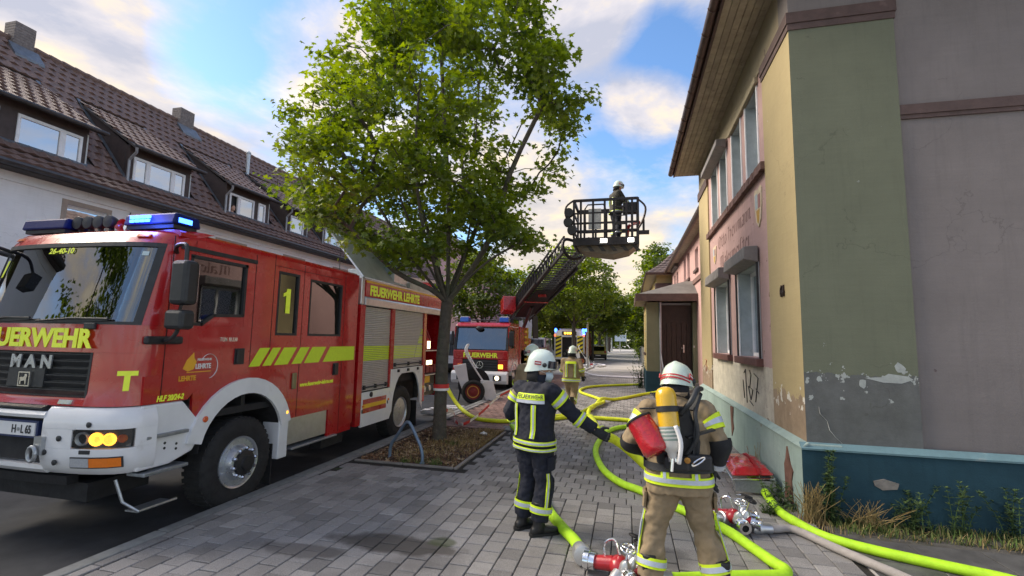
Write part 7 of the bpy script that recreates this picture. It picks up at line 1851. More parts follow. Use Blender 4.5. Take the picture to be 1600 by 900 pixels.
# ================================================================== PEOPLE
class Loft:
    """sections: (centre, u axis, v axis, ru, rv); e = squareness"""
    def __init__(s, secs, e=1.0): s.s = [(V(c), V(u), V(v), a, b) for c, u, v, a, b in secs]; s.e = e
    def at(s, t):
        n = len(s.s); i = min(int(t), n-2); f = t-i
        g = lambda k: s.s[min(max(k, 0), n-1)]
        def cr(a, b, c, d): return .5*((2*b)+(c-a)*f+(2*a-5*b+4*c-d)*f*f+(3*b-a-3*c+d)*f**3)
        A, B, C, D = g(i-1), g(i), g(i+1), g(i+2)
        c = cr(A[0], B[0], C[0], D[0]); u = B[1].lerp(C[1], f).normalized(); v = B[2].lerp(C[2], f); v = (v-u*v.dot(u)).normalized()
        return c, u, v, max(.004, cr(A[3], B[3], C[3], D[3])), max(.004, cr(A[4], B[4], C[4], D[4]))
    def pt(s, t, th, off=0):
        c, u, v, a, b = s.at(t); k = s.e
        cc, ss = cos(th), sin(th)
        x = (abs(cc)**k)*(1 if cc >= 0 else -1); y = (abs(ss)**k)*(1 if ss >= 0 else -1)
        return c+u*(x*(a+off))+v*(y*(b+off))
    def mesh(s, mb, nt=None, nth=20, off=0, t0=0, t1=None):
        t1 = t1 if t1 is not None else len(s.s)-1; nt = nt or int((t1-t0)*5)+2
        mb.rings([[s.pt(t0+(t1-t0)*i/nt, 2*pi*k/nth, off) for k in range(nth)] for i in range(nt+1)]); return mb
    def band(s, t0, t1, off=.007, nth=28, th0=0, th1=2*pi, thick=.006, n=3):
        """cloth band lying on the surface between t0 and t1 (and between two angles)"""
        mb = MB(); full = th1-th0 > 6.2; m = nth if full else max(3, int(nth*(th1-th0)/6.28))
        rows = []
        for o, rev in ((off, 0), (off-thick, 1)):
            for i in range(n+1):
                t = t0+(t1-t0)*(i/n if not rev else 1-i/n)
                rows.append([s.pt(t, th0+(th1-th0)*k/m, o) for k in range(m if full else m+1)])
        rows.append(rows[0]); mb.rings(rows, full, False)
        if not full:
            k = m+1; nr = len(rows)-1
            mb.add([rows[i][0] for i in range(nr)], [tuple(range(nr))]); mb.add([rows[i][-1] for i in range(nr)], [tuple(range(nr))[::-1]])
        return mb
def limb(pts, rads, ref=(0,1,0), e=1.0, flat=1.0):
    P = [V(p) for p in pts]; S = []
    for i, p in enumerate(P):
        d = (P[min(i+1, len(P)-1)]-P[max(i-1, 0)]).normalized(); u = d.cross(V(ref))
        if u.length < .1: u = d.cross(V((1,0,0)))
        u.normalize(); v = d.cross(u); r = rads[i]
        S.append((p, u, v, r if not isinstance(r, tuple) else r[0], (r if not isinstance(r, tuple) else r[1])*flat))
    return Loft(S, e)
foldtex = bpy.data.textures.new('cloth_folds', 'CLOUDS'); foldtex.noise_scale = .11; foldtex.noise_depth = 2
foldtex2 = bpy.data.textures.new('cloth_creases', 'CLOUDS'); foldtex2.noise_scale = .035; foldtex2.noise_depth = 1
def fused(name, mb, m, parent, vox=.014, folds=.012, smooth_it=6):
    """overlapping lofts become one continuous surface"""
    o = obj(name, mb, m, parent, smooth='all')
    r = o.modifiers.new('fuse', 'REMESH'); r.mode = 'VOXEL'; r.voxel_size = vox; r.use_smooth_shade = True
    s = o.modifiers.new('soften', 'SMOOTH'); s.iterations = smooth_it; s.factor = .5
    if folds:
        d = o.modifiers.new('folds', 'DISPLACE'); d.texture = foldtex; d.strength = folds*2; d.mid_level = .5; d.texture_coords = 'LOCAL'
        d = o.modifiers.new('creases', 'DISPLACE'); d.texture = foldtex2; d.strength = folds*.55; d.mid_level = .5; d.texture_coords = 'LOCAL'
    return o
skin = mat('skin', (.50, .30, .22), .55, 0, .08, 20, .05, 150)
beigec = mat('beige_turnout_cloth', (.27, .205, .125), .92, 0, .14, 9, .35, 320, stain=((.16, .12, .075), 4, .58, .25))
navyc = mat('navy_turnout_cloth', (.010, .013, .026), .85, 0, .25, 9, .35, 320)
darkc = mat('black_sleeve_cloth', (.012, .013, .016), .85, 0, .25, 9, .35, 320)
neonc = mat('neon_yellow_band', (.66, .86, .02), .55, 0, .08, 20, .15, 300)
silverb = mat('silver_reflective_band', (.52, .57, .66), .35, .25, .08, 30, .1, 300)
helm = mat('pale_luminous_helmet', (.56, .66, .56), .30, 0, .05, 6, .02, 90, coat=.5)
helmw = mat('white_green_helmet', (.62, .72, .68), .30, 0, .05, 6, .02, 90, coat=.5)
leather = mat('black_boot_leather', (.012, .012, .013), .5, 0, .3, 12, .2, 90)
glovem = mat('black_glove_cloth', (.014, .016, .018), .75, 0, .3, 14, .3, 160)
redband = mat('red_helmet_stripe', (.45, .02, .03), .5, 0, .1, 20, .05, 90)
visor = mat('dark_visor', (.012, .016, .03), .10, 0, .1, 20, 0, 90, coat=.9)
def hand(parent, wrist, direction, side_v, curl, m, name='glove', thumb=1, sc=1.0):
    """palm plus five separate fingers; curl in radians per joint"""
    w = V(wrist); d = V(direction).normalized(); s = V(side_v); s = (s-d*s.dot(d)).normalized(); n = d.cross(s)   # n: palm side
    mb = MB(); k = sc
    limb([w-d*.03*k, w+d*.02*k, w+d*.06*k, w+d*.095*k], [(.036*k, .027*k), (.040*k, .024*k), (.046*k, .022*k), (.043*k, .018*k)], n).mesh(mb, 8, 12)
    for i, (off, ln) in enumerate(((-.033, .070), (-.011, .082), (.011, .078), (.032, .062))):
        p = w+d*.088*k+s*off*k; P = [p]; a = .15+curl*.3; q = p
        for seg in (.42, .33, .27):
            dd = d*cos(a)+n*sin(a)+s*off*.8; q = q+dd.normalized()*ln*seg*k; P.append(q); a += curl
        mb.tube(smoothpath(P, 2), [.0115*k, .0115*k, .011*k, .011*k, .010*k, .010*k, .008*k], 8)
    p = w+d*.030*k+s*thumb*.036*k; P = [p]; dd = (d*.55+s*thumb*.75+n*.35).normalized(); q = p+dd*.035*k; P.append(q); q = q+(d*.8+s*thumb*.2+n*.6).normalized()*.032*k; P.append(q); q = q+(d*.8-s*thumb*.1+n*.7).normalized()*.022*k; P.append(q)
    mb.tube(P, [.0145*k, .0135*k, .012*k, .009*k], 8)
    o = fused(name, mb, m, parent, .0065, 0, 2); return o
def boot(parent, ank, toe_dir, sh=1.0, m=None):
    a = V(ank); d = V(toe_dir).normalized(); mb = MB()
    limb([a+Z_*.24, a+Z_*.12, a+Z_*.03, a-d*.01-Z_*.035], [.062, .060, .062, .060], d).mesh(mb, 8, 14)
    b = V((a.x, a.y, a.z-.045))
    S = []
    for t, hw, hh, hz in ((-.085, .030, .030, .0), (-.06, .042, .045, .005), (.02, .044, .052, .012), (.09, .050, .042, .002), (.15, .050, .036, -.004), (.20, .038, .030, -.008), (.225, .015, .018, -.012)):
        S.append((b+d*t+Z_*hz, d.cross(Z_).normalized(), Z_, hw, hh))
    Loft(S, .8).mesh(mb, 20, 16)
    o = fused('boot', mb, m or leather, parent, .010, 0, 4)
    so = MB(); P = []
    for t, hw in ((-.10, .02), (-.085, .040), (0, .046), (.09, .056), (.16, .055), (.215, .035), (.238, .01)): P.append((b+d*t, hw))
    s = d.cross(Z_).normalized(); z = a.z-.085
    so.rings([[V((p.x, p.y, z))+s*h, V((p.x, p.y, z))-s*h, V((p.x, p.y, z+.025))-s*h*1.02, V((p.x, p.y, z+.025))+s*h*1.02] for p, h in P]); obj('sole', so, rubber, o)
    return o
def helmet(parent, c, fwd, upv, m, stripes=True, curtain=True, vz=False, scale=.95):
    c = V(c); f = V(fwd).normalized(); u = V(upv); u = (u-f*u.dot(f)).normalized(); s = f.cross(u); k = scale
    Rm = Matrix((s, f, u)).transposed()
    T = lambda x, y, z: c+Rm@V((x*k, y*k, z*k))
    mb = MB(); R = []; nth = 36
    prof = [(1.06, -.075), (1.05, -.06), (1.02, -.02), (1.0, .015), (.95, .052), (.84, .086), (.66, .113), (.42, .132), (.18, .140), (.02, .142)]
    for a, z in prof:
        ring = []
        for j in range(nth):
            th = 2*pi*j/nth; x, y = cos(th)*.128*a, sin(th)*.158*a
            zz_ = z
            if z < 0: zz_ = z*(1.0+.55*max(0, -sin(th)))+(.03*max(0, sin(th)) if z < -.05 else 0)   # lower at the nape, open at the brow
            if sin(th) > .3 and z < .0: y += .018*(sin(th)-.3)
            if sin(th) < -.3 and z < -.03: y -= .022*(-sin(th)-.3)
            ring.append(T(x, y, zz_+.012*max(0, 1-abs(x)/.03)*(z > .1)))
        R.append(ring)
    R.append([T(cos(2*pi*j/nth)*.12, sin(2*pi*j/nth)*.148, -.07-.03*max(0, -sin(2*pi*j/nth))) for j in range(nth)][::1]) if False else None
    R = [r for r in R if r]
    mb.rings(R); H = obj('helmet', mb, m, parent, smooth=55)
    cr = MB(); 
    for j in range(13):
        a = pi*(.12+.76*j/12); cr.v += [tuple(T(dx, cos(a)*.150, sin(a)*.128+.020)) for dx in (-.012, .012)]+[tuple(T(dx*1.5, cos(a)*.140, sin(a)*.118+.012)) for dx in (.012, -.012)]
    cr.f = [(j*4+q, j*4+(q+1) % 4, j*4+4+(q+1) % 4, j*4+4+q) for j in range(12) for q in range(4)]; cr.mi = [0]*len(cr.f); obj('crest', cr, m, H, smooth=50)
    def arc(z0, z1, a0, a1, mm, nm, off=1.035, n=16):
        b = MB(); R = []
        for q in range(n+1):
            th = a0+(a1-a0)*q/n; 
            R.append([T(cos(th)*.128*o, sin(th)*.158*o-(.02*max(0, -sin(th)-.3) if sin(th) < -.3 else 0), z) for o, z in ((off, z0), (off, z1), (off-.03, z1), (off-.03, z0))])
        b.rings(R); return obj(nm, b, mm, H)
    if stripes:
        for z in (-.050, -.024): arc(z-.008, z+.004, radians(195), radians(345), redband, 'stripe', 1.07)
    vis = MB(); R = []
    for q in range(15):
        th = radians(22+136*q/14); R.append([T(cos(th)*.136*o, sin(th)*.166*o+.012, z) for o, z in ((1.03, -.045), (1.03, .035), (.99, .035), (.99, -.045))])
    vis.rings(R); obj('visor', vis, visor, H, smooth=60)
    for sx in (-1, 1):
        obj('visor_pivot', MB().ball(T(sx*.128, .035, -.015), .026*k, .026*k, .026*k, 10, 6), black, H)
        obj('side_badge', MB().obox(T(sx*.134, -.04, .0), Rm, .004*k, .036*k, .020*k), redband, H); 
        obj('side_badge', MB().obox(T(sx*.1365, -.04, .0), Rm, .004*k, .030*k, .006*k), whf, H)
    if curtain:
        cu = MB(); R = []
        for q in range(15):
            th = radians(190+160*q/14)
            x, y = cos(th), sin(th)
            R.append([T(x*.116, y*.142, -.06), T(x*.125, y*.150, -.12), T(x*.138, y*.150, -.205), T(x*.130, y*.142, -.205), T(x*.112, y*.136, -.12), T(x*.106, y*.130, -.06)])
        cu.rings(R); obj('neck_curtain', cu, darkc, H, smooth='all')
    return H
def firefighter(label, J, cloth, helm_m, loc, rz, name='person', near=True, sleeve=None, stripes=True, cuffs=True, group=None, backbars=True, pants=None, mask=False):
    t = thing(name, label, 'person', (0,0,0), group); pants = pants or cloth
    vox = .013 if near else .026; A = {k: V(v) for k, v in J.items() if isinstance(v, tuple) and len(v) == 3 and not isinstance(v[0], tuple)}
    pel, chest, neck, head = A['pelvis'], A['chest'], A['neck'], A['head']
    sax = (A['shR']-A['shL']).normalized(); hax = (A['hipR']-A['hipL']).normalized()
    look = A['look'].normalized(); up_ = A.get('headup', Z_)
    # ---- body: one continuous skin surface with a face
    b = MB(); fv = sax.cross(Z_)*-1 if sax.cross(Z_).y < 0 else sax.cross(Z_)
    spine = Loft([(pel-Z_*.06, hax, hax.cross(Z_)*-1, .15, .10), (pel+Z_*.08, hax, hax.cross(Z_)*-1, .14, .10), (chest, sax, sax.cross(Z_)*-1, .16, .11), (neck-Z_*.06, sax, sax.cross(Z_)*-1, .14, .075), (neck, sax, sax.cross(Z_)*-1, .06, .06), (head-Z_*.06, sax, sax.cross(Z_)*-1, .055, .06)])
    spine.mesh(b, 24, 16)
    u = (up_-look*up_.dot(look)).normalized(); s = look.cross(u); Rh = Matrix((s, look, u)).transposed(); HT = lambda x, y, z: head+Rh@V((x, y, z))
    b.ball(HT(0, -.005, .03), .075, .094, .10, 18, 12, Rh); b.ball(HT(0, .030, -.055), .055, .062, .062, 14, 9, Rh)
    b.ball(HT(0, .098, -.018), .014, .022, .026, 10, 7, Rh); b.ball(HT(0, .085, -.062), .024, .012, .010, 10, 6, Rh); b.ball(HT(0, .078, -.098), .022, .018, .016, 10, 6, Rh)
    b.ball(HT(0, .084, .022), .052, .016, .012, 12, 6, Rh)
    for sx in (-1, 1): b.ball(HT(sx*.078, -.01, -.015), .010, .024, .034, 10, 7, Rh)
    for sd_ in 'LR':
        limb([A['sh'+sd_], A['el'+sd_], A['ha'+sd_]], [.05, .042, .028]).mesh(b, 10, 10)
        limb([A['hip'+sd_], A['kn'+sd_], A['an'+sd_]], [.085, .058, .04], (1,0,0)).mesh(b, 10, 12)
    B = fused('body', b, skin, t, .011 if near else .02, 0, 3)
    if near:
        for sx in (-1, 1): obj('eye', MB().ball(HT(sx*.032, .078, .0), .0125, .012, .0105, 10, 7, Rh), mat('eye_white', (.6, .58, .55), .2), B); obj('iris', MB().ball(HT(sx*.032, .0875, .0), .006, .004, .006, 8, 5, Rh), leather, B)
    if mask:
        mk = MB(); R = []
        for q in range(11):
            th = radians(15+150*q/10); x, y = cos(th)*.082, sin(th)*.088+.028
            R.append([HT(x, y, -.008+.004*sin(th)), HT(x*1.04, y+.016*sin(th), -.05), HT(x*.86, y-.004, -.105), HT(x*.84, y-.010, -.103), HT(x*1.0, y+.010*sin(th), -.05), HT(x*.97, y-.006, -.010)])
        mk.rings(R); obj('face_mask', mk, mat('pale_blue_mask', (.52, .62, .70), .8, 0, .06, 20, .2, 120), t, smooth='all')
        for sx in (-1, 1): obj('mask_loop', MB().tube([HT(sx*.080, .05, -.02), HT(sx*.085, -.015, -.0)], .003, 5), whf, t)
    # ---- trousers
    tr = MB()
    Loft([(pel-Z_*.10, hax, V((0,1,0)), .165, .125), (pel, hax, V((0,1,0)), .178, .135), (pel+Z_*.12, hax, V((0,1,0)), .17, .13)], .9).mesh(tr, 8, 20)
    legs = {}
    for sd_ in 'LR':
        h, k, a = A['hip'+sd_], A['kn'+sd_], A['an'+sd_]
        lf = limb([h+Z_*.04, h.lerp(k, .33), h.lerp(k, .72), k, k.lerp(a, .4), k.lerp(a, .78), a+(k-a).normalized()*(.045)], [(.118, .125), (.112, .120), (.092, .100), (.090, .095), (.092, .098), (.092, .096), (.088, .094)], (1, 0, 0))
        legs[sd_] = lf; lf.mesh(tr, 22, 18)
    T = fused('trousers', tr, pants, t, vox, .026 if near else .018)
    for sd_ in 'LR':
        lf = legs[sd_]
        obj('leg_band', lf.band(4.25, 4.68, .017), neonc, t, smooth=True); obj('leg_band_silver', lf.band(4.36, 4.57, .021), silverb, t, smooth=True)
        out = radians(0 if sd_ == 'R' else 180); 
        sg = J.get('legstrip', None)
        if sg is not None:
            th = radians(sg[0] if sd_ == 'L' else sg[1])
            obj('leg_stripe', lf.band(1.9 if near else 2.2, 4.25, .016, 28, th-.16, th+.16, n=12), neonc, t, smooth=True); obj('leg_stripe_silver', lf.band(1.9, 4.25, .0195, 28, th-.06, th+.06, n=12), silverb, t, smooth=True)
        if near:
            th = radians(100 if sd_ == 'L' else 260)
            obj('thigh_pocket', lf.band(1.0, 1.75, .026, 28, th-.55, th+.55, thick=.02, n=6), pants, t, smooth=True); obj('pocket_flap', lf.band(.92, 1.14, .033, 28, th-.58, th+.58, thick=.02), pants, t, smooth=True)
            obj('knee_patch', lf.band(2.55, 3.5, .015, 28, radians(180)-.8, radians(180)+.8, n=6), pants, t, smooth=True)
    # ---- jacket
    jk = MB(); av = sax.cross(Z_)*-1
    shc = (A['shL']+A['shR'])/2; W = (A['shR']-A['shL']).length/2
    wst = pel.lerp(chest, .35); hem = pel-Z_*.115
    lean = V((0, 1, 0))
    tors = Loft([(hem, hax, lean, W*1.16, .165), (pel+Z_*.02, hax, lean, W*1.13, .160), (wst, sax, lean, W*1.10, .155), (chest, sax, lean, W*1.13, .165), (shc-Z_*.085, sax, lean, W*1.10, .155), (shc+Z_*.01, sax, lean, W*.86, .115), (shc+(neck-shc)*.6+Z_*.035, sax, lean, W*.42, .090), (neck+Z_*.035, sax, lean, .086, .094)], .82)
    tors.mesh(jk, 40, 30); arms = {}
    for sd_ in 'LR':
        h, k, a = A['sh'+sd_], A['el'+sd_], A['ha'+sd_]
        inn = shc.lerp(h, .62)
        arms[sd_] = limb([inn-Z_*.03, h-Z_*.01, h.lerp(k, .5), k, k.lerp(a, .45), k.lerp(a, .93)], [(.085, .095), (.096, .100), (.080, .086), (.074, .080), (.068, .072), (.060, .062)], (0, 0, 1) if abs((k-h).normalized().z) < .7 else (0, 1, 0))
        arms[sd_].mesh(jk, 24, 16)
    fused('jacket', jk, cloth, t, vox, .021 if near else .014)
    Loft([(neck-Z_*.02, sax, lean, .098, .104), (neck+Z_*.03, sax, lean, .094, .100), (neck+Z_*.075, sax, lean, .092, .098)]).mesh(cl := MB(), 6, 20); obj('collar', cl, cloth, t, smooth='all')
    for t0, t1 in J.get('waistbands', ((.15, .62),)):
        obj('waist_band', tors.band(t0, t1, .016, 40), neonc, t, smooth=True); d_ = (t1-t0)*.27; obj('waist_band_silver', tors.band(t0+d_, t1-d_, .0195, 40), silverb, t, smooth=True)
    if backbars:
        for th, t0, t1 in J.get('backbars', ((250, 1.0, 3.6), (290, 1.0, 3.6))):
            a = radians(th); obj('back_stripe', tors.band(t0, t1, .0155, 60, a-.13, a+.13, n=12), neonc, t, smooth=True); obj('back_stripe_silver', tors.band(t0, t1, .019, 60, a-.045, a+.045, n=12), silverb, t, smooth=True)
    for sd_ in 'LR':
        for t0, t1 in J.get('armbands', ((1.75, 2.25),)):
            obj('arm_band', arms[sd_].band(t0, t1, .014), neonc, t, smooth=True); d_ = (t1-t0)*.3; obj('arm_band_silver', arms[sd_].band(t0+d_, t1-d_, .0175), silverb, t, smooth=True)
        if sleeve: obj('sleeve_patch', arms[sd_].band(2.75, 4.35, .012, n=8), sleeve, t, smooth=True); obj('cuff_band', arms[sd_].band(4.4, 4.75, .014), silverb, t, smooth=True)
        a, k = A['ha'+sd_], A['el'+sd_]; d = J.get('hd'+sd_) or (a-k).normalized()
        hand(t, a, d, J.get('hs'+sd_, (1, 0, .2)), J.get('curl', .75), glovem, thumb=J.get('th'+sd_, 1), sc=1.12)
        boot(t, A['an'+sd_], J.get('toe'+sd_, (0, 1, 0)))
    helmet(t, HT(0, -.010, .080), look, u, helm_m, stripes)
    t.location = loc; t.rotation_euler = (0, 0, rz)
    return t, tors, arms, legs, HT
# --- beige firefighter with breathing apparatus, seen from behind, stooping slightly
P2 = (.40, 4.10, 0)
J2 = dict(pelvis=(-.02, 0, .90), chest=(-.025, .05, 1.22), neck=(-.01, .12, 1.47), head=(.0, .20, 1.565), look=(.42, .85, -.42), headup=(.1, .35, 1),
  shL=(-.235, .09, 1.40), elL=(-.385, .03, 1.13), haL=(-.22, .27, 1.04), shR=(.195, .09, 1.405), elR=(.295, .0, 1.17), haR=(.255, .09, .955),
  hipL=(-.115, 0, .86), knL=(-.205, .03, .49), anL=(-.255, -.06, .085), hipR=(.085, 0, .86), knR=(.175, .05, .50), anR=(.275, -.04, .085),
  toeL=(-.3, 1, 0), toeR=(.35, 1, 0), waistbands=((.60, 1.12),), backbars=((248, 1.0, 1.75), (292, 1.0, 1.75)), armbands=((1.55, 2.2),), legstrip=(72, 288), hdR=(-.05, .12, -1), hsR=(.2, 1, 0), curl=.35)
ff2, to2, ar2, lg2, HT2 = firefighter('firefighter in beige turnout gear seen from behind, helmet bowed, standing between the hoses', J2, beigec, helm, P2, 0, sleeve=darkc)
for (x, z) in ((-.17, 1.42), (.10, 1.43)): 
    pass
sp = thing('breathing_apparatus', 'breathing apparatus with yellow and white air cylinder strapped on the beige firefighter', 'breathing apparatus', (P2[0]-.06, P2[1]-.18, 1.0))
O = V(P2)
bpm = mat('black_harness_plate', (.016, .017, .02), .6, 0, .3, 10, .15, 80)
obj('back_plate', MB().prism([(O.x-.19, 1.02), (O.x+.11, 1.02), (O.x+.13, 1.20), (O.x+.05, 1.46), (O.x-.12, 1.46), (O.x-.20, 1.20)], 'y', O.y-.165, O.y-.13), bpm, sp, bev=.02)
cyl0, cyl1 = O+V((-.085, -.255, 1.12)), O+V((-.125, -.175, 1.605)); cd_ = (cyl1-cyl0); cl_ = cd_.length; cdn = cd_.normalized()
def cyl_part(name, prof, m, **k):
    u_ = cdn.cross(X_).normalized(); w_ = cdn.cross(u_); R = [[cyl0+cdn*(a*cl_)+(u_*cos(2*pi*j/28)+w_*sin(2*pi*j/28))*r_ for j in range(28)] for r_, a in prof]
    return obj(name, MB().rings(R), m, sp, smooth=True, **k)
cylr = .077
cyl_part('cylinder', [(cylr, .40), (cylr, .70), (cylr, .86), (cylr*.93, .92), (cylr*.75, .965), (cylr*.45, .99), (.01, 1.0)], mat('yellow_cylinder_paint', (.66, .40, .015), .3, 0, .08, 8, .03, 90, coat=.5, stain=((.45, .26, .02), 9, .62, .2)))
cyl_part('cylinder_lower', [(.03, -.06), (.035, .02), (cylr*.7, .06), (cylr, .12), (cylr, .398)], mat('white_cylinder_paint', (.62, .62, .58), .35, 0, .06, 8, .03, 90, coat=.4))
for k in range(4): cyl_part('cylinder_label', [(cylr+.0015, .36-.055*k), (cylr+.0018, .365-.055*k), (cylr+.0018, .385-.055*k), (cylr+.0015, .39-.055*k)], mat('grey_green_label', (.20, .27, .24), .6))
cyl_part('cylinder_strap', [(cylr, .615), (cylr+.008, .62), (cylr+.008, .70), (cylr, .705)], bpm)
cyl_part('valve', [(.02, -.12), (.035, -.11), (.035, -.06), (.02, -.05)], chrome)
obj('pressure_reducer', MB().box(O.x-.14, O.x+.04, O.y-.26, O.y-.166, 1.0, 1.10), bpm, sp, bev=.02)
obj('pipe', MB().tube(smoothpath([tuple(cyl0+V((.04, -.07, -.05))), tuple(cyl0+V((.055, -.085, .10))), tuple(cyl0+V((.02, -.075, .22)))], 5), .016, 8), whf, sp, smooth='all')
obj('lever', MB().tube([tuple(cyl0+V((.0, -.05, -.02))), tuple(cyl0+V((-.01, -.06, -.11)))], .013, 8), chrome, sp)
for x0, x1 in ((-.16, -.19), (.09, .13)):
    obj('shoulder_strap', MB().bar((O.x+x0*.7, O.y-.12, 1.43), (O.x+x1, O.y-.02, 1.535), .05, .016).bar((O.x+x1, O.y-.02, 1.535), (O.x+x1*1.05, O.y+.12, 1.52), .05, .016), bpm, sp)
obj('chest_hose', MB().tube(smoothpath([tuple(O+V((-.02, -.17, 1.40))), tuple(O+V((.06, -.19, 1.50))), tuple(O+V((.12, -.10, 1.585))), tuple(O+V((.17, .05, 1.58)))], 5), .021, 8), black, sp, smooth='all')
obj('chest_hose', MB().tube(smoothpath([tuple(O+V((.02, -.19, 1.10))), tuple(O+V((.10, -.21, 1.25))), tuple(O+V((.09, -.20, 1.42))), tuple(O+V((.15, -.06, 1.55)))], 5), .016, 8), black, sp, smooth='all')
obj('waist_strap', to2.band(1.75, 2.15, .024, 40), bpm, sp) if False else None
wb = to2.band(1.55, 2.05, .026, 40); wb.v = [tuple(V(v)+O) for v in wb.v]; obj('waist_belt', wb, bpm, sp, smooth=True)
obj('side_strap', MB().bar((O.x+.03, O.y-.185, 1.235), (O.x+.235, O.y-.09, 1.29), .045, .014), bpm, sp)
obj('side_strap', MB().bar((O.x+.07, O.y-.19, 1.08), (O.x+.09, O.y-.18, 1.40), .045, .014), bpm, sp)
obj('hip_pouch', MB().box(O.x+.02, O.x+.20, O.y-.235, O.y-.167, 1.0, 1.12), bpm, sp, bev=.02)
obj('carabiner', MB().tube([(O.x+.10+.045*cos(a), O.y-.24, 1.075+.016*sin(a)+.03*cos(a)) for a in [k*pi/8 for k in range(17)]], .006, 6), chrome, sp)
obj('brass_gauge', MB().lathe([(.022, 0), (.022, -.014), (.01, -.016)], (O.x+.02, O.y-.262, 1.085), 'y', 14), mat('brass_gauge_metal', (.40, .20, .05), .4, .7), sp)
rbag = thing('red_bag', 'round shiny red bag hanging at the left side of the beige firefighter', 'bag', (O.x-.25, O.y-.24, 1.15))
bd0, bd1 = O+V((-.325, -.17, 1.345)), O+V((-.185, -.27, 1.12)); bdd = (bd1-bd0); bn = bdd.normalized(); u_ = bn.cross(Z_).normalized(); w_ = bn.cross(u_)
def ringat(t, r): return [bd0+bdd*t+(u_*cos(2*pi*j/26)+w_*sin(2*pi*j/26))*(r*(1+.07*mnoise.noise(V((cos(2*pi*j/26)*2.2, sin(2*pi*j/26)*2.2, t*5))))) for j in range(26)]
obj('bag_cloth', MB().rings([ringat(t, r) for t, r in ((.02, .096), (.12, .098), (.3, .103), (.5, .101), (.7, .104), (.88, .101), (.97, .092), (1.0, .076), (1.005, .01))]), pvc, rbag, smooth=50)
obj('bag_rim', MB().rings([ringat(t, r) for t, r in ((-.02, .02), (-.03, .095), (-.01, .106), (.03, .106), (.04, .098))]), bpm, rbag, smooth=True)
obj('bag_strap', MB().bar(tuple(bd0+bn*.02+Z_*.1), (O.x-.16, O.y-.15, 1.44), .03, .01), bpm, rbag)
# --- navy firefighter holding the hose, seen from behind, face to the right
a1 = radians(-36); P1 = (-.95, 5.02, 0)
J1 = dict(pelvis=(0, 0, .94), chest=(0, .01, 1.24), neck=(.0, .035, 1.505), head=(.015, .075, 1.622), look=(.69, .71, -.10),
  shL=(-.20, .0, 1.435), elL=(-.30, -.09, 1.16), haL=(-.24, .14, 1.02), shR=(.20, .02, 1.44), elR=(.33, .20, 1.21), haR=(.515, .365, 1.035),
  hipL=(-.10, 0, .90), knL=(-.12, .03, .49), anL=(-.135, -.03, .085), hipR=(.10, 0, .90), knR=(.105, .04, .49), anR=(.10, -.02, .085),
  toeL=(.1, 1, 0), toeR=(.40, 1, 0), waistbands=((.10, .34), (.52, .78)), backbars=((241, 1.0, 3.35), (296, 1.0, 3.35)), armbands=((1.65, 2.1), (3.55, 4.0)), legstrip=(80, 290),
  hdR=(.68, .54, -.40), hsR=(-.3, .1, .8), curl=1.0, thR=1)
ff1, to1, ar1, lg1, HT1 = firefighter('firefighter in navy turnout gear and face mask holding the yellow hose', J1, navyc, helmw, P1, a1, mask=True, stripes=False)
lblm = neonb
pl_ = MB(); R = []
def bk(th, t, off): return to1.pt(t, radians(th), off)
def back_label(t0, t1, th0, th1, m, name):
    o = obj(name, to1.band(t0, t1, .022, 60, radians(th0), radians(th1), n=3), m, ff1, smooth=True); return o
# children of a placed figure: build in its local frame
def local_child(o):
    o.matrix_parent_inverse = Matrix.Identity(4); return o
loc_save, rot_save = ff1.location.copy(), ff1.rotation_euler.copy(); ff1.location = (0,0,0); ff1.rotation_euler = (0,0,0)
back_label(3.84, 4.46, 246, 330, neonc, 'back_label'); back_label(3.50, 3.81, 246, 330, silverb, 'back_label_lower')
def bent_text(s_, tors, par, th0, th1, t0, t1, off, m, name):
    o = text(s_, 1.0, (0, 0, 0), X_, Z_, m, par, name, 1, .012, .0); xs = [v.co.x for v in o.data.vertices]; zs = [v.co.z for v in o.data.vertices]
    x0, x1, z0, z1 = min(xs), max(xs), min(zs), max(zs)
    for v in o.data.vertices: v.co = tors.pt(t0+(t1-t0)*(v.co.z-z0)/(z1-z0), radians(th0+(th1-th0)*(v.co.x-x0)/(x1-x0)), off)
    return o
bent_text('FEUERWEHR', to1, ff1, 250, 326, 3.95, 4.35, .025, black, 'label_text')
obj('badge_disc', ar1['L'].band(1.45, 1.9, .010, 28, radians(60), radians(110)), mat('badge_cloth', (.3, .25, .2), .8), ff1)
gl = MB().tube([tuple(V(J1['haR'])+V((.04, .05, .03))+V((.018*cos(a), .02*cos(a), .026*sin(a)))) for a in [k*pi/8 for k in range(17)]], .005, 5); obj('glove_marking', gl, neonc, ff1)
obj('trouser_side_pull', MB().tube(smoothpath([(-.215, -.08, .86), (-.26, -.10, .90), (-.24, -.10, .97)], 4), .012, 6), leather, ff1)
ff1.location = loc_save; ff1.rotation_euler = rot_save
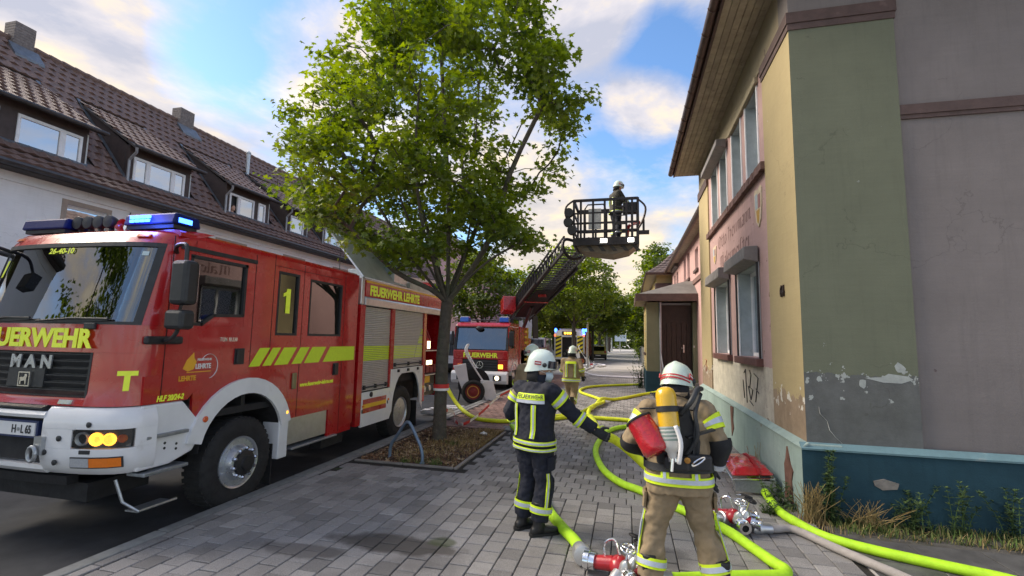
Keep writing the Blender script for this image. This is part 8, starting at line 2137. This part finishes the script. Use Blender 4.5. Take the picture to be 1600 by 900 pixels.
# --- others
J3 = dict(pelvis=(0, 0, .92), chest=(0, .03, 1.20), neck=(0, .06, 1.44), head=(.03, .11, 1.575), look=(.35, .9, -.25),
  shL=(-.21, .02, 1.38), elL=(-.26, .14, 1.12), haL=(-.16, .36, 1.06), shR=(.21, .02, 1.38), elR=(.30, -.10, 1.16), haR=(.31, .08, .97),
  hipL=(-.10, 0, .88), knL=(-.08, .24, .52), anL=(-.08, .20, .09), hipR=(.10, 0, .88), knR=(.08, -.04, .47), anR=(.06, -.36, .20),
  toeL=(0, 1, 0), toeR=(0, .85, -.5), waistbands=((.15, .7),), backbars=((246, 1.0, 4.2), (294, 1.0, 4.2)), armbands=((2.9, 3.5),), legstrip=(75, 285), curl=.6)
ff3, to3, ar3, lg3, HT3 = firefighter('firefighter in beige gear walking away on the pavement in mid stride', J3, beigec, helm, (-1.53, 13.4, 0), radians(0), near=False, stripes=False)
s_ = (ff3.location.copy()); ff3.location = (0,0,0)
obj('shoulder_label', to3.band(4.1, 4.75, .022, 50, radians(236), radians(304)), neonc, ff3); ff3.location = s_
J4 = dict(J3); J4.update(dict(hipL=(-.10, 0, .90), knL=(-.11, .04, .49), anL=(-.12, 0, .085), hipR=(.10, 0, .90), knR=(.11, .04, .49), anR=(.12, 0, .085), toeR=(0, 1, 0), head=(0, .10, 1.645), neck=(0, .04, 1.50), chest=(0, .01, 1.24), pelvis=(0, 0, .94), look=(-.5, .85, -.1),
  shL=(-.21, .0, 1.44), elL=(-.27, .12, 1.16), haL=(-.15, .34, 1.10), shR=(.21, 0, 1.44), elR=(.27, .12, 1.16), haR=(.15, .34, 1.10)))
firefighter('firefighter in beige gear half hidden behind the navy firefighter', J4, beigec, helm, (-1.66, 8.55, 0), radians(25), near=False, stripes=False)
J5 = dict(J4); J5.update(dict(look=(-.1, 1, -.25), elL=(-.26, .18, 1.16), haL=(-.16, .40, 1.10), elR=(.26, .18, 1.16), haR=(.14, .40, 1.10), legstrip=None, backbars=((246, 2.2, 3.4), (294, 2.2, 3.4)), waistbands=((.2, .6),)))
firefighter('firefighter standing up in the basket of the raised ladder', J5, mat('dark_olive_turnout_cloth', (.045, .042, .034), .9, 0, .2, 9, .3, 320), helm, (-.33, 14.15, 4.86), radians(-62), near=False, stripes=False, pants=navyc)
# --- onlooker in the open dormer window
wp = thing('person', 'tiny onlooker in dark clothes leaning at the open dormer window', 'person', (-15.05, 15.06, 6.3))
b = MB(); W0 = V((-14.98, 15.06, 6.3))
Loft([(W0+V((-.1, 0, -.1)), Y_, X_, .17, .12), (W0+V((-.05, 0, .25)), Y_, X_, .18, .12), (W0+V((0, 0, .34)), Y_, X_, .08, .07), (W0+V((.02, 0, .42)), Y_, X_, .05, .055)]).mesh(b, 16, 14)
b.ball(W0+V((.05, 0, .52)), .10, .078, .115, 16, 10); b.ball(W0+V((.15, 0, .505)), .02, .014, .022, 8, 6); b.ball(W0+V((.11, 0, .44)), .045, .04, .04, 10, 6)
for s in (-1, 1): limb([W0+V((-.03, s*.17, .24)), W0+V((.08, s*.2, .10)), W0+V((.22, s*.05, .18))], [.05, .045, .03]).mesh(b, 8, 10)
fused('body', b, skin, wp, .012, 0, 3)
j = MB(); Loft([(W0+V((-.1, 0, -.12)), Y_, X_, .20, .14), (W0+V((-.05, 0, .22)), Y_, X_, .205, .14), (W0+V((-.01, 0, .33)), Y_, X_, .10, .09)]).mesh(j, 14, 14)
for s in (-1, 1): limb([W0+V((-.03, s*.17, .24)), W0+V((.08, s*.2, .10)), W0+V((.16, s*.10, .15))], [.065, .06, .05]).mesh(j, 8, 10)
fused('jumper', j, navyc, wp, .015, .008); obj('hair', MB().ball(W0+V((.02, 0, .56)), .105, .086, .095, 14, 8), mat('dark_hair', (.05, .03, .02), .7), wp)
